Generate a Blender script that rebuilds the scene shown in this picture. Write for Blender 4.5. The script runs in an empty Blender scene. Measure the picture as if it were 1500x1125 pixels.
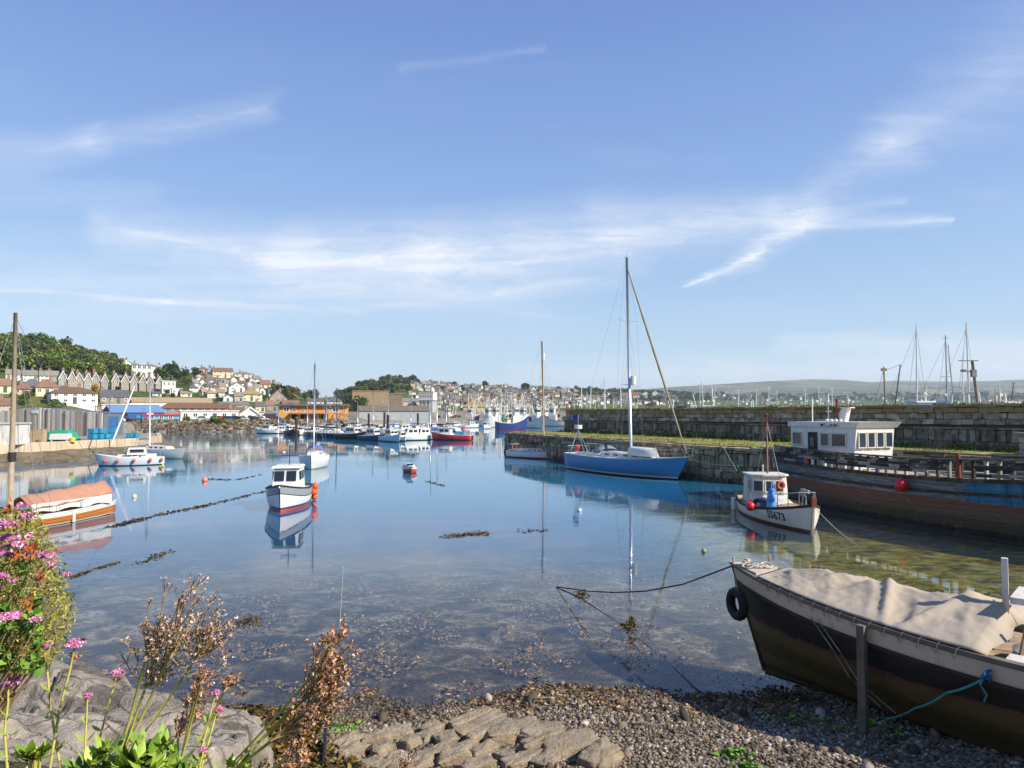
import bpy, math, random, bmesh
import numpy as np
from mathutils import Vector, Matrix, noise as mnoise
R = random.Random(11)
PI = math.pi
sc = bpy.context.scene
COL = sc.collection
# ------------------------------------------------------------------ camera
H = 4.8
PITCH = math.atan(0.0415)
cam = bpy.data.cameras.new('camera')
cam.sensor_width = 36.0; cam.lens = 24.0; cam.clip_start = 0.1; cam.clip_end = 30000
camo = bpy.data.objects.new('camera', cam); COL.objects.link(camo)
camo.location = (0, 0, H); camo.rotation_euler = (PI/2 + PITCH, 0, 0)
sc.camera = camo

def ray(px, py):
    """direction towards a point of the photograph (1500 x 1125 grid)"""
    cx = (px-750)/1000.0; cz = (562.5-py)/1000.0
    return Vector((cx, math.cos(PITCH)-cz*math.sin(PITCH), math.sin(PITCH)+cz*math.cos(PITCH)))
def P(px, py, z=0.0):
    d = ray(px, py); k = (z-H)/d.z
    return Vector((d.x*k, d.y*k, z))
def D(px, py, Y):
    d = ray(px, py); k = Y/d.y
    return Vector((d.x*k, Y, H+d.z*k))
def lerp(a, b, t): return a+(b-a)*t
def clamp(x, a=0.0, b=1.0): return max(a, min(b, x))
def sstep(a, b, x):
    t = clamp((x-a)/(b-a)); return t*t*(3-2*t)
def hexc(h):
    h = h.lstrip('#'); o = []
    for i in (0, 2, 4):
        c = int(h[i:i+2], 16)/255.0
        o.append(c/12.92 if c <= .04045 else ((c+.055)/1.055)**2.4)
    return (o[0], o[1], o[2], 1.0)

# ------------------------------------------------------------------ render set-up
sc.render.engine = 'CYCLES'
sc.view_settings.view_transform = 'Standard'
sc.view_settings.look = 'None'
sc.view_settings.gamma = 1.0
sc.view_settings.exposure = EXPOSURE = 0.85
HAZE = .00011
sc.cycles.use_denoising = True
sc.cycles.max_bounces = 8
sc.cycles.transparent_max_bounces = 24
sc.cycles.caustics_reflective = False
sc.cycles.caustics_refractive = False
SUN_AZ = math.radians(116); SUN_EL = math.radians(36)

# ------------------------------------------------------------------ node helper
class NT:
    def __init__(s, tree):
        s.t = tree; s.n = tree.nodes; s.l = tree.links
    def new(s, typ, **kw):
        n = s.n.new(typ)
        for k, v in kw.items(): setattr(n, k, v)
        return n
    def put(s, sock, v):
        if hasattr(v, 'is_linked'): s.l.new(v, sock)
        else: sock.default_value = v
    def math(s, op, a, b=None, c=None, cl=False):
        n = s.new('ShaderNodeMath', operation=op, use_clamp=cl)
        s.put(n.inputs[0], a)
        if b is not None: s.put(n.inputs[1], b)
        if c is not None: s.put(n.inputs[2], c)
        return n.outputs[0]
    def vmath(s, op, a, b=None, scale=None):
        n = s.new('ShaderNodeVectorMath', operation=op)
        s.put(n.inputs[0], a)
        if b is not None: s.put(n.inputs[1], b)
        if scale is not None: s.put(n.inputs[3], scale)
        return n.outputs['Value'] if op in ('DOT_PRODUCT', 'LENGTH', 'DISTANCE') else n.outputs['Vector']
    def noise(s, vec, scale, detail=4.0, rough=.55, dist=0.0):
        n = s.new('ShaderNodeTexNoise')
        if vec is not None: s.l.new(vec, n.inputs['Vector'])
        n.inputs['Scale'].default_value = scale; n.inputs['Detail'].default_value = detail
        n.inputs['Roughness'].default_value = rough; n.inputs['Distortion'].default_value = dist
        return n.outputs['Fac']
    def voro(s, vec, scale, out='Distance', feature='F1', rnd=1.0):
        n = s.new('ShaderNodeTexVoronoi', feature=feature)
        if vec is not None: s.l.new(vec, n.inputs['Vector'])
        n.inputs['Scale'].default_value = scale; n.inputs['Randomness'].default_value = rnd
        return n.outputs[out]
    def ramp(s, fac, stops, interp='LINEAR'):
        n = s.new('ShaderNodeValToRGB'); cr = n.color_ramp; cr.interpolation = interp
        while len(cr.elements) < len(stops): cr.elements.new(0.5)
        for e, (p, c) in zip(cr.elements, stops):
            e.position = p; e.color = c if len(c) == 4 else (*c, 1)
        s.put(n.inputs[0], fac); return n.outputs[0]
    def mix(s, fac, a, b, blend='MIX'):
        n = s.new('ShaderNodeMix', data_type='RGBA', blend_type=blend)
        s.put(n.inputs[0], fac); s.put(n.inputs[6], a); s.put(n.inputs[7], b)
        return n.outputs[2]
    def smooth(s, x, a, b):
        n = s.new('ShaderNodeMapRange', interpolation_type='SMOOTHSTEP')
        s.put(n.inputs[0], x); n.inputs[1].default_value = a; n.inputs[2].default_value = b
        return n.outputs[0]
    def scale3(s, vec, sx, sy, sz):
        return s.vmath('MULTIPLY', vec, (sx, sy, sz))
    def bump(s, h, strength, dist=.02):
        n = s.new('ShaderNodeBump'); n.inputs['Strength'].default_value = strength
        n.inputs['Distance'].default_value = dist; s.l.new(h, n.inputs['Height']); return n.outputs[0]

def new_mat(name):
    m = bpy.data.materials.new(name); m.use_nodes = True
    t = NT(m.node_tree); b = m.node_tree.nodes['Principled BSDF']
    return m, t, b
MATS = {}
def M(name, col, rough=.6, var=.18, scale=4.0, bump=0.0, dirt=None, dirt_amt=.35, metal=0.0, streak=False, spec=.4, rnd=0.0, dscale=1.5):
    """a weathered plain surface: base colour, noise variation, dirt patches or vertical streaks"""
    if name in MATS: return MATS[name]
    m, t, b = new_mat(name); MATS[name] = m
    c = hexc(col) if isinstance(col, str) else (*col, 1)
    tc = t.new('ShaderNodeTexCoord').outputs['Object']
    n = t.noise(tc, scale, 5, .6)
    lo = tuple(x*(1-var) for x in c[:3])+(1,); hi = tuple(min(1, x*(1+var)) for x in c[:3])+(1,)
    out = t.ramp(n, [(.3, lo), (.7, hi)])
    if rnd:
        oi = t.new('ShaderNodeObjectInfo').outputs['Random']
        hs = t.new('ShaderNodeHueSaturation')
        t.put(hs.inputs['Value'], t.math('MULTIPLY_ADD', oi, 2*rnd, 1-rnd))
        t.put(hs.inputs['Hue'], t.math('MULTIPLY_ADD', oi, rnd*.12, .5-rnd*.06))
        t.put(hs.inputs['Color'], out); out = hs.outputs[0]
    if dirt:
        dv = t.scale3(tc, 3, 3, .35) if streak else tc
        dn = t.noise(dv, dscale, 6, .7)
        out = t.mix(t.math('MULTIPLY', t.smooth(dn, .48, .75), dirt_amt*2), out, hexc(dirt))
    t.put(b.inputs['Base Color'], out)
    b.inputs['Roughness'].default_value = rough; b.inputs['Metallic'].default_value = metal
    b.inputs['Specular IOR Level'].default_value = spec
    if bump:
        t.put(b.inputs['Normal'], t.bump(t.noise(tc, scale*4, 5, .65), bump, .03))
    return m

# ------------------------------------------------------------------ mesh builder
class MB:
    def __init__(s): s.v = []; s.f = []; s.m = []; s.uv = None
    def add(s, vs, fs, m=0):
        o = len(s.v); s.v += [tuple(p) for p in vs]
        for f in fs: s.f.append(tuple(i+o for i in f)); s.m.append(m)
        return s
    def box(s, x, y, z0, sx, sy, sz, rz=0.0, m=0, tx=1.0, ty=1.0, jit=0.0, rx=0.0):
        vs = []
        for k, (z, a, b) in enumerate(((0, 1, 1), (sz, tx, ty))):
            for dx, dy in ((-1, -1), (1, -1), (1, 1), (-1, 1)):
                px, py, pz = dx*sx*.5*a, dy*sy*.5*b, z
                if jit: px += R.uniform(-jit, jit); py += R.uniform(-jit, jit); pz += R.uniform(-jit, jit)
                if rx: py, pz = py*math.cos(rx)-pz*math.sin(rx), py*math.sin(rx)+pz*math.cos(rx)
                c, q = math.cos(rz), math.sin(rz)
                vs.append((x+px*c-py*q, y+px*q+py*c, z0+pz))
        return s.add(vs, [(3, 2, 1, 0), (4, 5, 6, 7), (0, 1, 5, 4), (1, 2, 6, 5), (2, 3, 7, 6), (3, 0, 4, 7)], m)
    def tube(s, pts, r, n=6, m=0, r2=None, cap=True):
        pts = [Vector(p) for p in pts]; N = len(pts); rings = []
        for i, p in enumerate(pts):
            t = (pts[min(i+1, N-1)]-pts[max(i-1, 0)])
            t = t.normalized() if t.length > 1e-9 else Vector((0, 0, 1))
            a = Vector((0, 0, 1)) if abs(t.z) < .9 else Vector((1, 0, 0))
            u = t.cross(a).normalized(); w = t.cross(u)
            rr = r if r2 is None else lerp(r, r2, i/max(1, N-1))
            rings.append([p+(u*math.cos(2*PI*k/n)+w*math.sin(2*PI*k/n))*rr for k in range(n)])
        vs = [q for ring in rings for q in ring]; fs = []
        for i in range(N-1):
            for k in range(n):
                a, b = i*n+k, i*n+(k+1) % n
                fs.append((a, b, b+n, a+n))
        if cap: fs += [tuple(range(n)), tuple((N-1)*n+k for k in reversed(range(n)))]
        return s.add(vs, fs, m)
    def ell(s, c, r, nu=10, nv=6, m=0):
        if not hasattr(r, '__len__'): r = (r, r, r)
        vs = [(c[0], c[1], c[2]+r[2])]; fs = []
        for j in range(1, nv):
            a = PI*j/nv
            for i in range(nu):
                b = 2*PI*i/nu
                vs.append((c[0]+r[0]*math.sin(a)*math.cos(b), c[1]+r[1]*math.sin(a)*math.sin(b), c[2]+r[2]*math.cos(a)))
        vs.append((c[0], c[1], c[2]-r[2])); L = len(vs)-1
        for i in range(nu):
            k = (i+1) % nu
            fs.append((0, 1+i, 1+k))
            for j in range(nv-2):
                a = 1+j*nu
                fs.append((a+i, a+nu+i, a+nu+k, a+k))
            fs.append((1+(nv-2)*nu+i, L, 1+(nv-2)*nu+k))
        return s.add(vs, fs, m)
    def torus(s, c, Rr, r, axis=(0, 0, 1), n=24, k=10, m=0, a0=0.0, a1=2*PI):
        ax = Vector(axis).normalized(); q = Vector((0, 0, 1)) if abs(ax.z) < .9 else Vector((1, 0, 0))
        u = ax.cross(q).normalized(); w = u.cross(ax); c = Vector(c)
        full = abs(a1-a0-2*PI) < 1e-6; N = n if full else n+1; vs = []; fs = []
        for i in range(N):
            a = a0+(a1-a0)*i/n; d = u*math.cos(a)+w*math.sin(a)
            for j in range(k):
                b = 2*PI*j/k
                vs.append(c+d*(Rr+r*math.cos(b))+ax*r*math.sin(b))
        for i in range(n):
            i2 = (i+1) % N
            for j in range(k):
                fs.append((i*k+j, i2*k+j, i2*k+(j+1) % k, i*k+(j+1) % k))
        return s.add(vs, fs, m)
    def prism(s, poly, vec, m=0):
        n = len(poly); v = Vector(vec)
        vs = [Vector(p) for p in poly]+[Vector(p)+v for p in poly]
        fs = [tuple(reversed(range(n))), tuple(range(n, 2*n))]+[(i, (i+1) % n, n+(i+1) % n, n+i) for i in range(n)]
        return s.add(vs, fs, m)
    def grid(s, rows, m=0, closed=False):
        n = len(rows[0]); vs = [p for r in rows for p in r]; fs = []
        for i in range(len(rows)-1):
            for k in range(n if closed else n-1):
                k2 = (k+1) % n
                fs.append((i*n+k, i*n+k2, (i+1)*n+k2, (i+1)*n+k))
        return s.add(vs, fs, m)
    def build(s, name, mats, parent=None, smooth=False, fix=False):
        me = bpy.data.meshes.new(name); me.from_pydata([tuple(v) for v in s.v], [], s.f)
        for mt in (mats if isinstance(mats, (list, tuple)) else [mats]): me.materials.append(mt)
        if any(s.m): me.polygons.foreach_set('material_index', s.m)
        if smooth: me.polygons.foreach_set('use_smooth', [True]*len(me.polygons))
        if s.uv:
            ul = me.uv_layers.new(name='UVMap'); li = np.zeros(len(me.loops), dtype=np.int32)
            me.loops.foreach_get('vertex_index', li)
            ul.data.foreach_set('uv', np.array(s.uv, dtype=np.float32)[li].ravel())
        if fix:
            bm = bmesh.new(); bm.from_mesh(me); bmesh.ops.recalc_face_normals(bm, faces=bm.faces); bm.to_mesh(me); bm.free()
        me.update()
        o = bpy.data.objects.new(name, me); COL.objects.link(o)
        if parent: o.parent = parent
        return o

def tag(o, label=None, cat=None, group=None, kind=None):
    if label: o['label'] = label
    if cat: o['category'] = cat
    if group: o['group'] = group
    if kind: o['kind'] = kind
    return o
def thing(name, label, cat, loc=(0, 0, 0), rz=0.0, group=None):
    o = bpy.data.objects.new(name, None); COL.objects.link(o); o.empty_display_size = .2
    o.location = loc; o.rotation_euler = (0, 0, rz)
    return tag(o, label, cat, group)
def copy_tree(o, parent=None):
    c = o.copy(); COL.objects.link(c); c.parent = parent
    for ch in list(o.children): copy_tree(ch, c)
    return c
ORD = 'first second third fourth fifth sixth seventh eighth ninth tenth eleventh twelfth thirteenth fourteenth fifteenth sixteenth seventeenth eighteenth nineteenth twentieth'.split()
def ordw(n):
    """1 -> first"""
    if n <= 20: return ORD[n-1]
    tens = {2: 'twenty', 3: 'thirty', 4: 'forty', 5: 'fifty', 6: 'sixty'}
    return {2: 'twentieth', 3: 'thirtieth', 4: 'fortieth', 5: 'fiftieth', 6: 'sixtieth'}[n//10] if n % 10 == 0 else tens[n//10]+'-'+ORD[n % 10-1]

# ------------------------------------------------------------------ sky: Nishita + cirrus laid out in sky directions
def build_world():
    w = bpy.data.worlds.new('World'); sc.world = w; w.use_nodes = True
    t = NT(w.node_tree); bg = w.node_tree.nodes['Background']
    sky = t.new('ShaderNodeTexSky', sky_type='NISHITA'); sky.sun_disc = False
    sky.sun_elevation = SUN_EL; sky.sun_rotation = SUN_AZ
    sky.air_density = 1.0; sky.dust_density = .2; sky.ozone_density = 3.0; sky.altitude = 0
    d = t.new('ShaderNodeTexCoord').outputs['Generated']
    sp = t.new('ShaderNodeSeparateXYZ'); t.l.new(d, sp.inputs[0])
    yy = t.math('MAXIMUM', sp.outputs[1], .02)
    u = t.math('DIVIDE', sp.outputs[0], yy); v = t.math('DIVIDE', sp.outputs[2], yy)
    cb = t.new('ShaderNodeCombineXYZ'); t.l.new(u, cb.inputs[0]); t.l.new(v, cb.inputs[1])
    uv0 = cb.outputs[0]
    # ragged edges: warp the lookup
    wn = t.new('ShaderNodeTexNoise'); wn.inputs['Scale'].default_value = 9; wn.inputs['Detail'].default_value = 6; wn.inputs['Roughness'].default_value = .65
    t.l.new(t.scale3(uv0, .5, 2.0, 1), wn.inputs['Vector'])
    warp = t.vmath('MULTIPLY', t.vmath('SUBTRACT', wn.outputs['Color'], (.5, .5, .5)), (.16, .03, 0))
    uv = t.vmath('ADD', uv0, warp)
    def uvp(px, py):
        r = ray(px, py); return (r.x/r.y, r.z/r.y, 0)
    def seg(a, b, w0, w1, amp, rag=1.0):
        A = Vector(uvp(*a)); B = Vector(uvp(*b)); BA = B-A
        pa = t.vmath('SUBTRACT', uv if rag else uv0, tuple(A))
        h = t.math('DIVIDE', t.vmath('DOT_PRODUCT', pa, tuple(BA)), BA.length_squared, cl=False)
        hc = t.math('MINIMUM', t.math('MAXIMUM', h, 0.0), 1.0)
        q = t.vmath('SUBTRACT', pa, t.vmath('SCALE', tuple(BA), scale=hc))
        dist = t.vmath('LENGTH', q)
        wd = t.math('MULTIPLY_ADD', hc, 1.45*(w1-w0)/1000, 1.45*w0/1000)
        x = t.math('SUBTRACT', 1.0, t.math('DIVIDE', dist, wd), cl=True)
        return t.math('MULTIPLY', t.math('POWER', x, 1.35), amp)
    segs = [((150, 335), (430, 375), 32, 46, .5), ((430, 378), (640, 380), 54, 58, .56), ((640, 378), (900, 345), 58, 56, .56),
            ((900, 340), (1130, 318), 54, 40, .58), ((1130, 318), (1380, 326), 26, 8, .42), ((1150, 315), (1310, 292), 26, 10, .38),
            ((1010, 418), (1110, 375), 5, 20, .62), ((1110, 375), (1200, 315), 20, 30, .42), ((1180, 290), (1320, 205), 26, 50, .32),
            ((1320, 205), (1520, 70), 50, 80, .30), ((-40, 240), (140, 208), 38, 30, .40), ((140, 208), (400, 158), 30, 24, .34),
            ((-40, 425), (240, 438), 5, 7, .30), ((240, 438), (530, 456), 7, 4, .34), ((600, 102), (800, 70), 10, 8, .15), ((180, 338), (430, 382), 5, 10, .30), ((430, 384), (640, 372), 9, 12, .26), ((1016, 417), (1120, 368), 3, 9, .42), ((1170, 332), (1385, 325), 8, 3, .34), ((1120, 352), (1180, 322), 8, 9, .28), ((-20, 428), (250, 440), 3, 4, .3), ((520, 452), (880, 408), 8, 5, .22), ((700, 400), (1000, 352), 6, 8, .22),
            ((-50, 415), (760, 405), 70, 90, .42), ((500, 440), (900, 415), 14, 10, .16), ((0, 290), (230, 285), 24, 16, .16),
            ((-60, 470), (520, 440), 40, 30, .16), ((760, 552), (1600, 530), 26, 44, .42), ((1150, 500), (1600, 512), 14, 26, .34),
            ((1040, 545), (1600, 540), 20, 24, .30), ((1150, 492), (1280, 487), 6, 5, .22), ((760, 461), (860, 466), 3, 3, .2)]
    tot = None
    for s in segs:
        k = seg(*s); tot = k if tot is None else t.math('ADD', tot, k)
    fib = t.noise(t.vmath('ADD', t.scale3(uv0, 6, 44, 1), t.vmath('SCALE', warp, scale=40.0)), 1.0, 8, .62)
    puff = t.noise(t.scale3(uv0, 3, 7, 1), 1.6, 4, .55)
    m = t.math('MULTIPLY', t.math('MULTIPLY_ADD', t.smooth(fib, .28, .72), .62, .48), t.math('MULTIPLY_ADD', t.smooth(puff, .2, .75), .45, .62))
    veil = t.math('MULTIPLY', t.smooth(t.noise(t.scale3(uv0, 1.2, 5, 1), 1.5, 6, .6), .5, .8), t.math('SUBTRACT', .22, t.math('MULTIPLY', v, .3), cl=True))
    front = t.smooth(sp.outputs[1], .05, .3)
    fac = t.math('MULTIPLY', t.math('ADD', t.math('MULTIPLY', tot, m), veil), front, cl=True)
    hs = t.new('ShaderNodeHueSaturation'); t.l.new(sky.outputs[0], hs.inputs['Color'])
    hs.inputs['Saturation'].default_value = SKY_SAT; hs.inputs['Value'].default_value = 1.0
    col = hs.outputs[0]
    G = lambda r, g, b: tuple(hexc('%02x%02x%02x' % (r, g, b))[i]/(SKY_STR*2**EXPOSURE) for i in range(3))
    # clear-air gradient by elevation, blended with the Nishita sky
    gt = t.new('ShaderNodeMapRange'); t.put(gt.inputs[0], sp.outputs[2]); gt.inputs[2].default_value = .6
    grad = t.ramp(gt.outputs[0], [(0.0, G(204, 223, 234)), (.10, G(186, 212, 234)), (.28, G(166, 198, 233)), (.52, G(139, 174, 229)), (.85, G(112, 146, 214)), (1.0, G(100, 134, 206))])
    col = t.mix(.8, col, grad)
    col = t.mix(fac, col, CLOUD)
    w.cycles.sampling_method = 'MANUAL'; w.cycles.sample_map_resolution = 256
    t.put(bg.inputs['Color'], col); bg.inputs['Strength'].default_value = SKY_STR
    L = bpy.data.lights.new('sun', 'SUN'); L.energy = SUN_STR; L.angle = math.radians(.5); L.color = (1.0, .93, .82)
    so = bpy.data.objects.new('sun', L); COL.objects.link(so)
    s = Vector((math.sin(SUN_AZ)*math.cos(SUN_EL), math.cos(SUN_AZ)*math.cos(SUN_EL), math.sin(SUN_EL)))
    so.rotation_euler = s.to_track_quat('Z', 'Y').to_euler(); so.location = (60, -40, 80)
SKY_STR = .12; SUN_STR = 4.2; SKY_SAT = 1.0; CLOUD = (4.3, 4.5, 4.9, 1); HORIZON = (3.3, 4.3, 5.4, 1)
build_world()
# ================================================================== ground, sea bed, water
def wl(x):
    return 11.75 + .5*sstep(4, 7, x) - .5*sstep(-1.5, -3.5, x) + .25*math.sin(x*1.1)
def ground_z(x, y):
    w = wl(x)
    if y < w: z = min(.115*(w-y), .9)
    else:
        d = y-w; sh = sstep(5, 9, x)*(1-sstep(34, 46, y))
        deep = -.06*d if d < 14 else -.84-.045*(d-14)
        z = lerp(max(deep, -3.2), -.022*d-.05, sh)
    if y < 40:
        z += .05*mnoise.noise((x*.9, y*.9, 3.1))+.02*mnoise.noise((x*4, y*4, 1.7))
    return z
def build_ground():
    xs = sorted(set([-6000, -3000, -1500, -700, -300, -150, -80, -50, -38, -30, -24] + [round(-20+.16*i, 3) for i in range(250)] + [22, 26, 32, 45, 70, 120, 250, 600, 1500, 3000, 6000]))
    ys = sorted(set([-200, -60, -20, -5, 2, 5] + [round(6+.16*i, 3) for i in range(110)] + [24+.6*i for i in range(30)] + [45, 55, 70, 90, 120, 160, 220, 320, 600, 1500, 4000, 9000]))
    b = MB(); b.grid([[(x, y, ground_z(x, y)) for x in xs] for y in ys])
    m, t, s = new_mat('shingle_and_sea_bed')
    pos = t.new('ShaderNodeNewGeometry').outputs['Position']
    sp = t.new('ShaderNodeSeparateXYZ'); t.l.new(pos, sp.inputs[0]); X, Y, Z = sp.outputs
    # dry shingle
    vc = t.voro(pos, 22, 'Color'); vs = t.new('ShaderNodeSeparateXYZ'); t.l.new(vc, vs.inputs[0])
    dry = t.ramp(vs.outputs[0], [(0, hexc('#4c443b')), (.35, hexc('#6f665b')), (.7, hexc('#8a7f72')), (1, hexc('#a59c90'))])
    # wet bed: weed, sand, stones
    n1 = t.noise(pos, 1.1, 8, .68, .6); n2 = t.noise(pos, 6.5, 6, .7, .4); n3 = t.noise(pos, 24, 4, .7)
    bed = t.ramp(n1, [(.36, hexc('#1a170f')), (.45, hexc('#453a24')), (.53, hexc('#7c6a48')), (.63, hexc('#a4967a')), (.78, hexc('#cfc8b0'))])
    bed = t.mix(t.smooth(n2, .46, .62), bed, hexc('#453922'))
    bed = t.mix(t.math('MULTIPLY', t.smooth(n3, .60, .75), .7), bed, hexc('#9a8862'))
    # the weed belt below the tide line
    belt = t.math('MULTIPLY', t.smooth(Y, 16.5, 12.6), t.smooth(t.noise(t.scale3(pos, 1, 1.3, 1), 1.6, 7, .7, .5), .36, .56))
    bed = t.mix(t.math('MULTIPLY', belt, .82), bed, t.ramp(n3, [(.35, hexc('#17130b')), (.6, hexc('#3a2e19')), (.75, hexc('#6d5a38'))]))
    # green weed on the shallow mud below the wrecks
    ga = t.math('MULTIPLY', t.smooth(X, 4.0, 9.0), t.smooth(Y, 11, 14.5))
    green = t.ramp(t.noise(t.scale3(pos, .8, 1.6, 1), 2.0, 8, .66, .8), [(.32, hexc('#2a280c')), (.44, hexc('#575218')), (.56, hexc('#8a8232')), (.72, hexc('#aca256'))])
    bed = t.mix(ga, bed, green)
    # the deep sandy bed is painted teal for light scattered in the water
    bed = t.mix(t.smooth(Y, 19, 36), bed, t.mix(ga, t.ramp(t.noise(t.scale3(pos, .35, .5, 1), 1.0, 6, .6), [(.35, hexc('#2c5260')), (.6, hexc('#4d7c85'))]), green))
    wet = t.smooth(t.math('ADD', Z, t.math('MULTIPLY', n2, .10)), .16, .04)
    mn = t.new('ShaderNodeMapRange'); t.put(mn.inputs[0], t.math('ADD', Z, t.math('MULTIPLY', n2, .12)))
    mn.inputs[1].default_value = .16; mn.inputs[2].default_value = .02
    t.put(s.inputs['Base Color'], t.mix(mn.outputs[0], dry, bed))
    s.inputs['Roughness'].default_value = .85; s.inputs['Specular IOR Level'].default_value = .15
    h = t.math('ADD', t.voro(pos, 22, 'Distance'), t.math('MULTIPLY', n3, .6))
    t.put(s.inputs['Normal'], t.bump(h, .7, .04))
    tag(b.build('ground', m, smooth=True), kind='structure')
build_ground()

def build_water():
    m = bpy.data.materials.new('harbour_water'); m.use_nodes = True; nt = m.node_tree; t = NT(nt)
    nt.nodes.remove(nt.nodes['Principled BSDF']); out = nt.nodes['Material Output']
    pos = t.new('ShaderNodeNewGeometry').outputs['Position']
    sp = t.new('ShaderNodeSeparateXYZ'); t.l.new(pos, sp.inputs[0]); X, Y, Z = sp.outputs
    r1 = t.noise(t.scale3(pos, .9, 1.5, 1), 1.3, 3, .5, .4); r2 = t.noise(t.scale3(pos, 3.2, 4.5, 1), 2.2, 3, .5)
    calm = t.math('MULTIPLY_ADD', t.smooth(t.noise(t.scale3(pos, .03, .11, 1), 1.0, 4, .6), .42, .62), 1.0, .25)
    hgt = t.math('MULTIPLY', t.math('ADD', r1, t.math('MULTIPLY', r2, .28)), calm)
    bp = t.new('ShaderNodeBump'); bp.inputs['Strength'].default_value = .10; bp.inputs['Distance'].default_value = .045; t.l.new(hgt, bp.inputs['Height'])
    gl = t.new('ShaderNodeBsdfGlossy'); gl.inputs['Roughness'].default_value = .015; gl.inputs['Color'].default_value = (.97, .98, 1, 1); t.l.new(bp.outputs[0], gl.inputs['Normal'])
    tr = t.new('ShaderNodeBsdfTransparent'); 
    df = t.new('ShaderNodeBsdfDiffuse')
    # suspended silt: the water body scatters more where it is deep
    shallow = t.math('MULTIPLY', t.smooth(X, 4.0, 9.0), t.math('SUBTRACT', 1.0, t.smooth(Y, 30, 48)))
    t.put(tr.inputs['Color'], t.mix(t.math('MULTIPLY', t.smooth(Y, 13, 25), t.math('SUBTRACT', 1.0, shallow)), (.95, .96, .94, 1), (.58, .76, .86, 1)))
    deep = t.math('MULTIPLY', t.smooth(Y, 13, 42), t.math('SUBTRACT', 1.0, t.math('MULTIPLY', shallow, .8)))
    t.put(df.inputs['Color'], t.mix(t.smooth(Y, 14, 50), hexc('#2f5a94'), hexc('#2b7c9e')))
    mx = t.new('ShaderNodeMixShader'); t.put(mx.inputs[0], t.math('MULTIPLY_ADD', deep, .62, .03)); t.l.new(tr.outputs[0], mx.inputs[1]); t.l.new(df.outputs[0], mx.inputs[2])
    inc = t.new('ShaderNodeNewGeometry').outputs['Incoming']
    cs = t.math('ABSOLUTE', t.vmath('DOT_PRODUCT', inc, bp.outputs[0]))
    fr = t.math('MULTIPLY_ADD', t.math('POWER', t.math('SUBTRACT', 1.0, cs, cl=True), 5.0), .98, .02)
    m2 = t.new('ShaderNodeMixShader'); t.l.new(fr, m2.inputs[0]); t.l.new(mx.outputs[0], m2.inputs[1]); t.l.new(gl.outputs[0], m2.inputs[2])
    t.l.new(m2.outputs[0], out.inputs['Surface'])
    b = MB(); b.add([(-4000, -30, 0), (4000, -30, 0), (4000, 6000, 0), (-4000, 6000, 0)], [(0, 1, 2, 3)])
    tag(b.build('water', m), kind='structure')
build_water()

# ------------------------------------------------------------------ scatter helpers (numpy, one mesh each)
def raw_mesh(name, V, F, mats, mi=None, smooth=False, parent=None):
    me = bpy.data.meshes.new(name); nv = len(V); k = F.shape[1]; nf = len(F)
    me.vertices.add(nv); me.vertices.foreach_set('co', np.ascontiguousarray(V, np.float32).ravel())
    me.loops.add(nf*k); me.loops.foreach_set('vertex_index', np.ascontiguousarray(F, np.int32).ravel())
    me.polygons.add(nf); me.polygons.foreach_set('loop_start', np.arange(0, nf*k, k, dtype=np.int32))
    for mt in (mats if isinstance(mats, (list, tuple)) else [mats]): me.materials.append(mt)
    if mi is not None: me.polygons.foreach_set('material_index', np.ascontiguousarray(mi, np.int32))
    if smooth: me.polygons.foreach_set('use_smooth', np.ones(nf, dtype=bool))
    me.update(calc_edges=True)
    o = bpy.data.objects.new(name, me); COL.objects.link(o)
    if parent: o.parent = parent
    return o
NR = np.random.default_rng(5)
def rand_rot(n):
    q = NR.normal(size=(n, 4)); q /= np.linalg.norm(q, axis=1)[:, None]; w, x, y, z = q.T
    return np.stack([np.stack([1-2*(y*y+z*z), 2*(x*y-z*w), 2*(x*z+y*w)], -1), np.stack([2*(x*y+z*w), 1-2*(x*x+z*z), 2*(y*z-x*w)], -1), np.stack([2*(x*z-y*w), 2*(y*z+x*w), 1-2*(x*x+y*y)], -1)], 1)
def ico():
    bm = bmesh.new(); bmesh.ops.create_icosphere(bm, subdivisions=1, radius=1)
    V = np.array([v.co[:] for v in bm.verts]); F = np.array([[v.index for v in f.verts] for f in bm.faces]); bm.free(); return V, F
def island_mat(name, stops, rough=.85, bump=.3, scale=30, spec=.25):
    m, t, s = new_mat(name)
    ri = t.new('ShaderNodeNewGeometry').outputs['Random Per Island']
    tc = t.new('ShaderNodeTexCoord').outputs['Object']
    n = t.noise(tc, scale, 4, .6)
    c = t.ramp(ri, [(p, hexc(h)) for p, h in stops])
    t.put(s.inputs['Base Color'], t.mix(t.math('MULTIPLY', t.smooth(n, .35, .75), .35), c, hexc('#3d3832')))
    s.inputs['Roughness'].default_value = rough; s.inputs['Specular IOR Level'].default_value = spec
    if bump: t.put(s.inputs['Normal'], t.bump(n, bump, .02))
    return m
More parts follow.
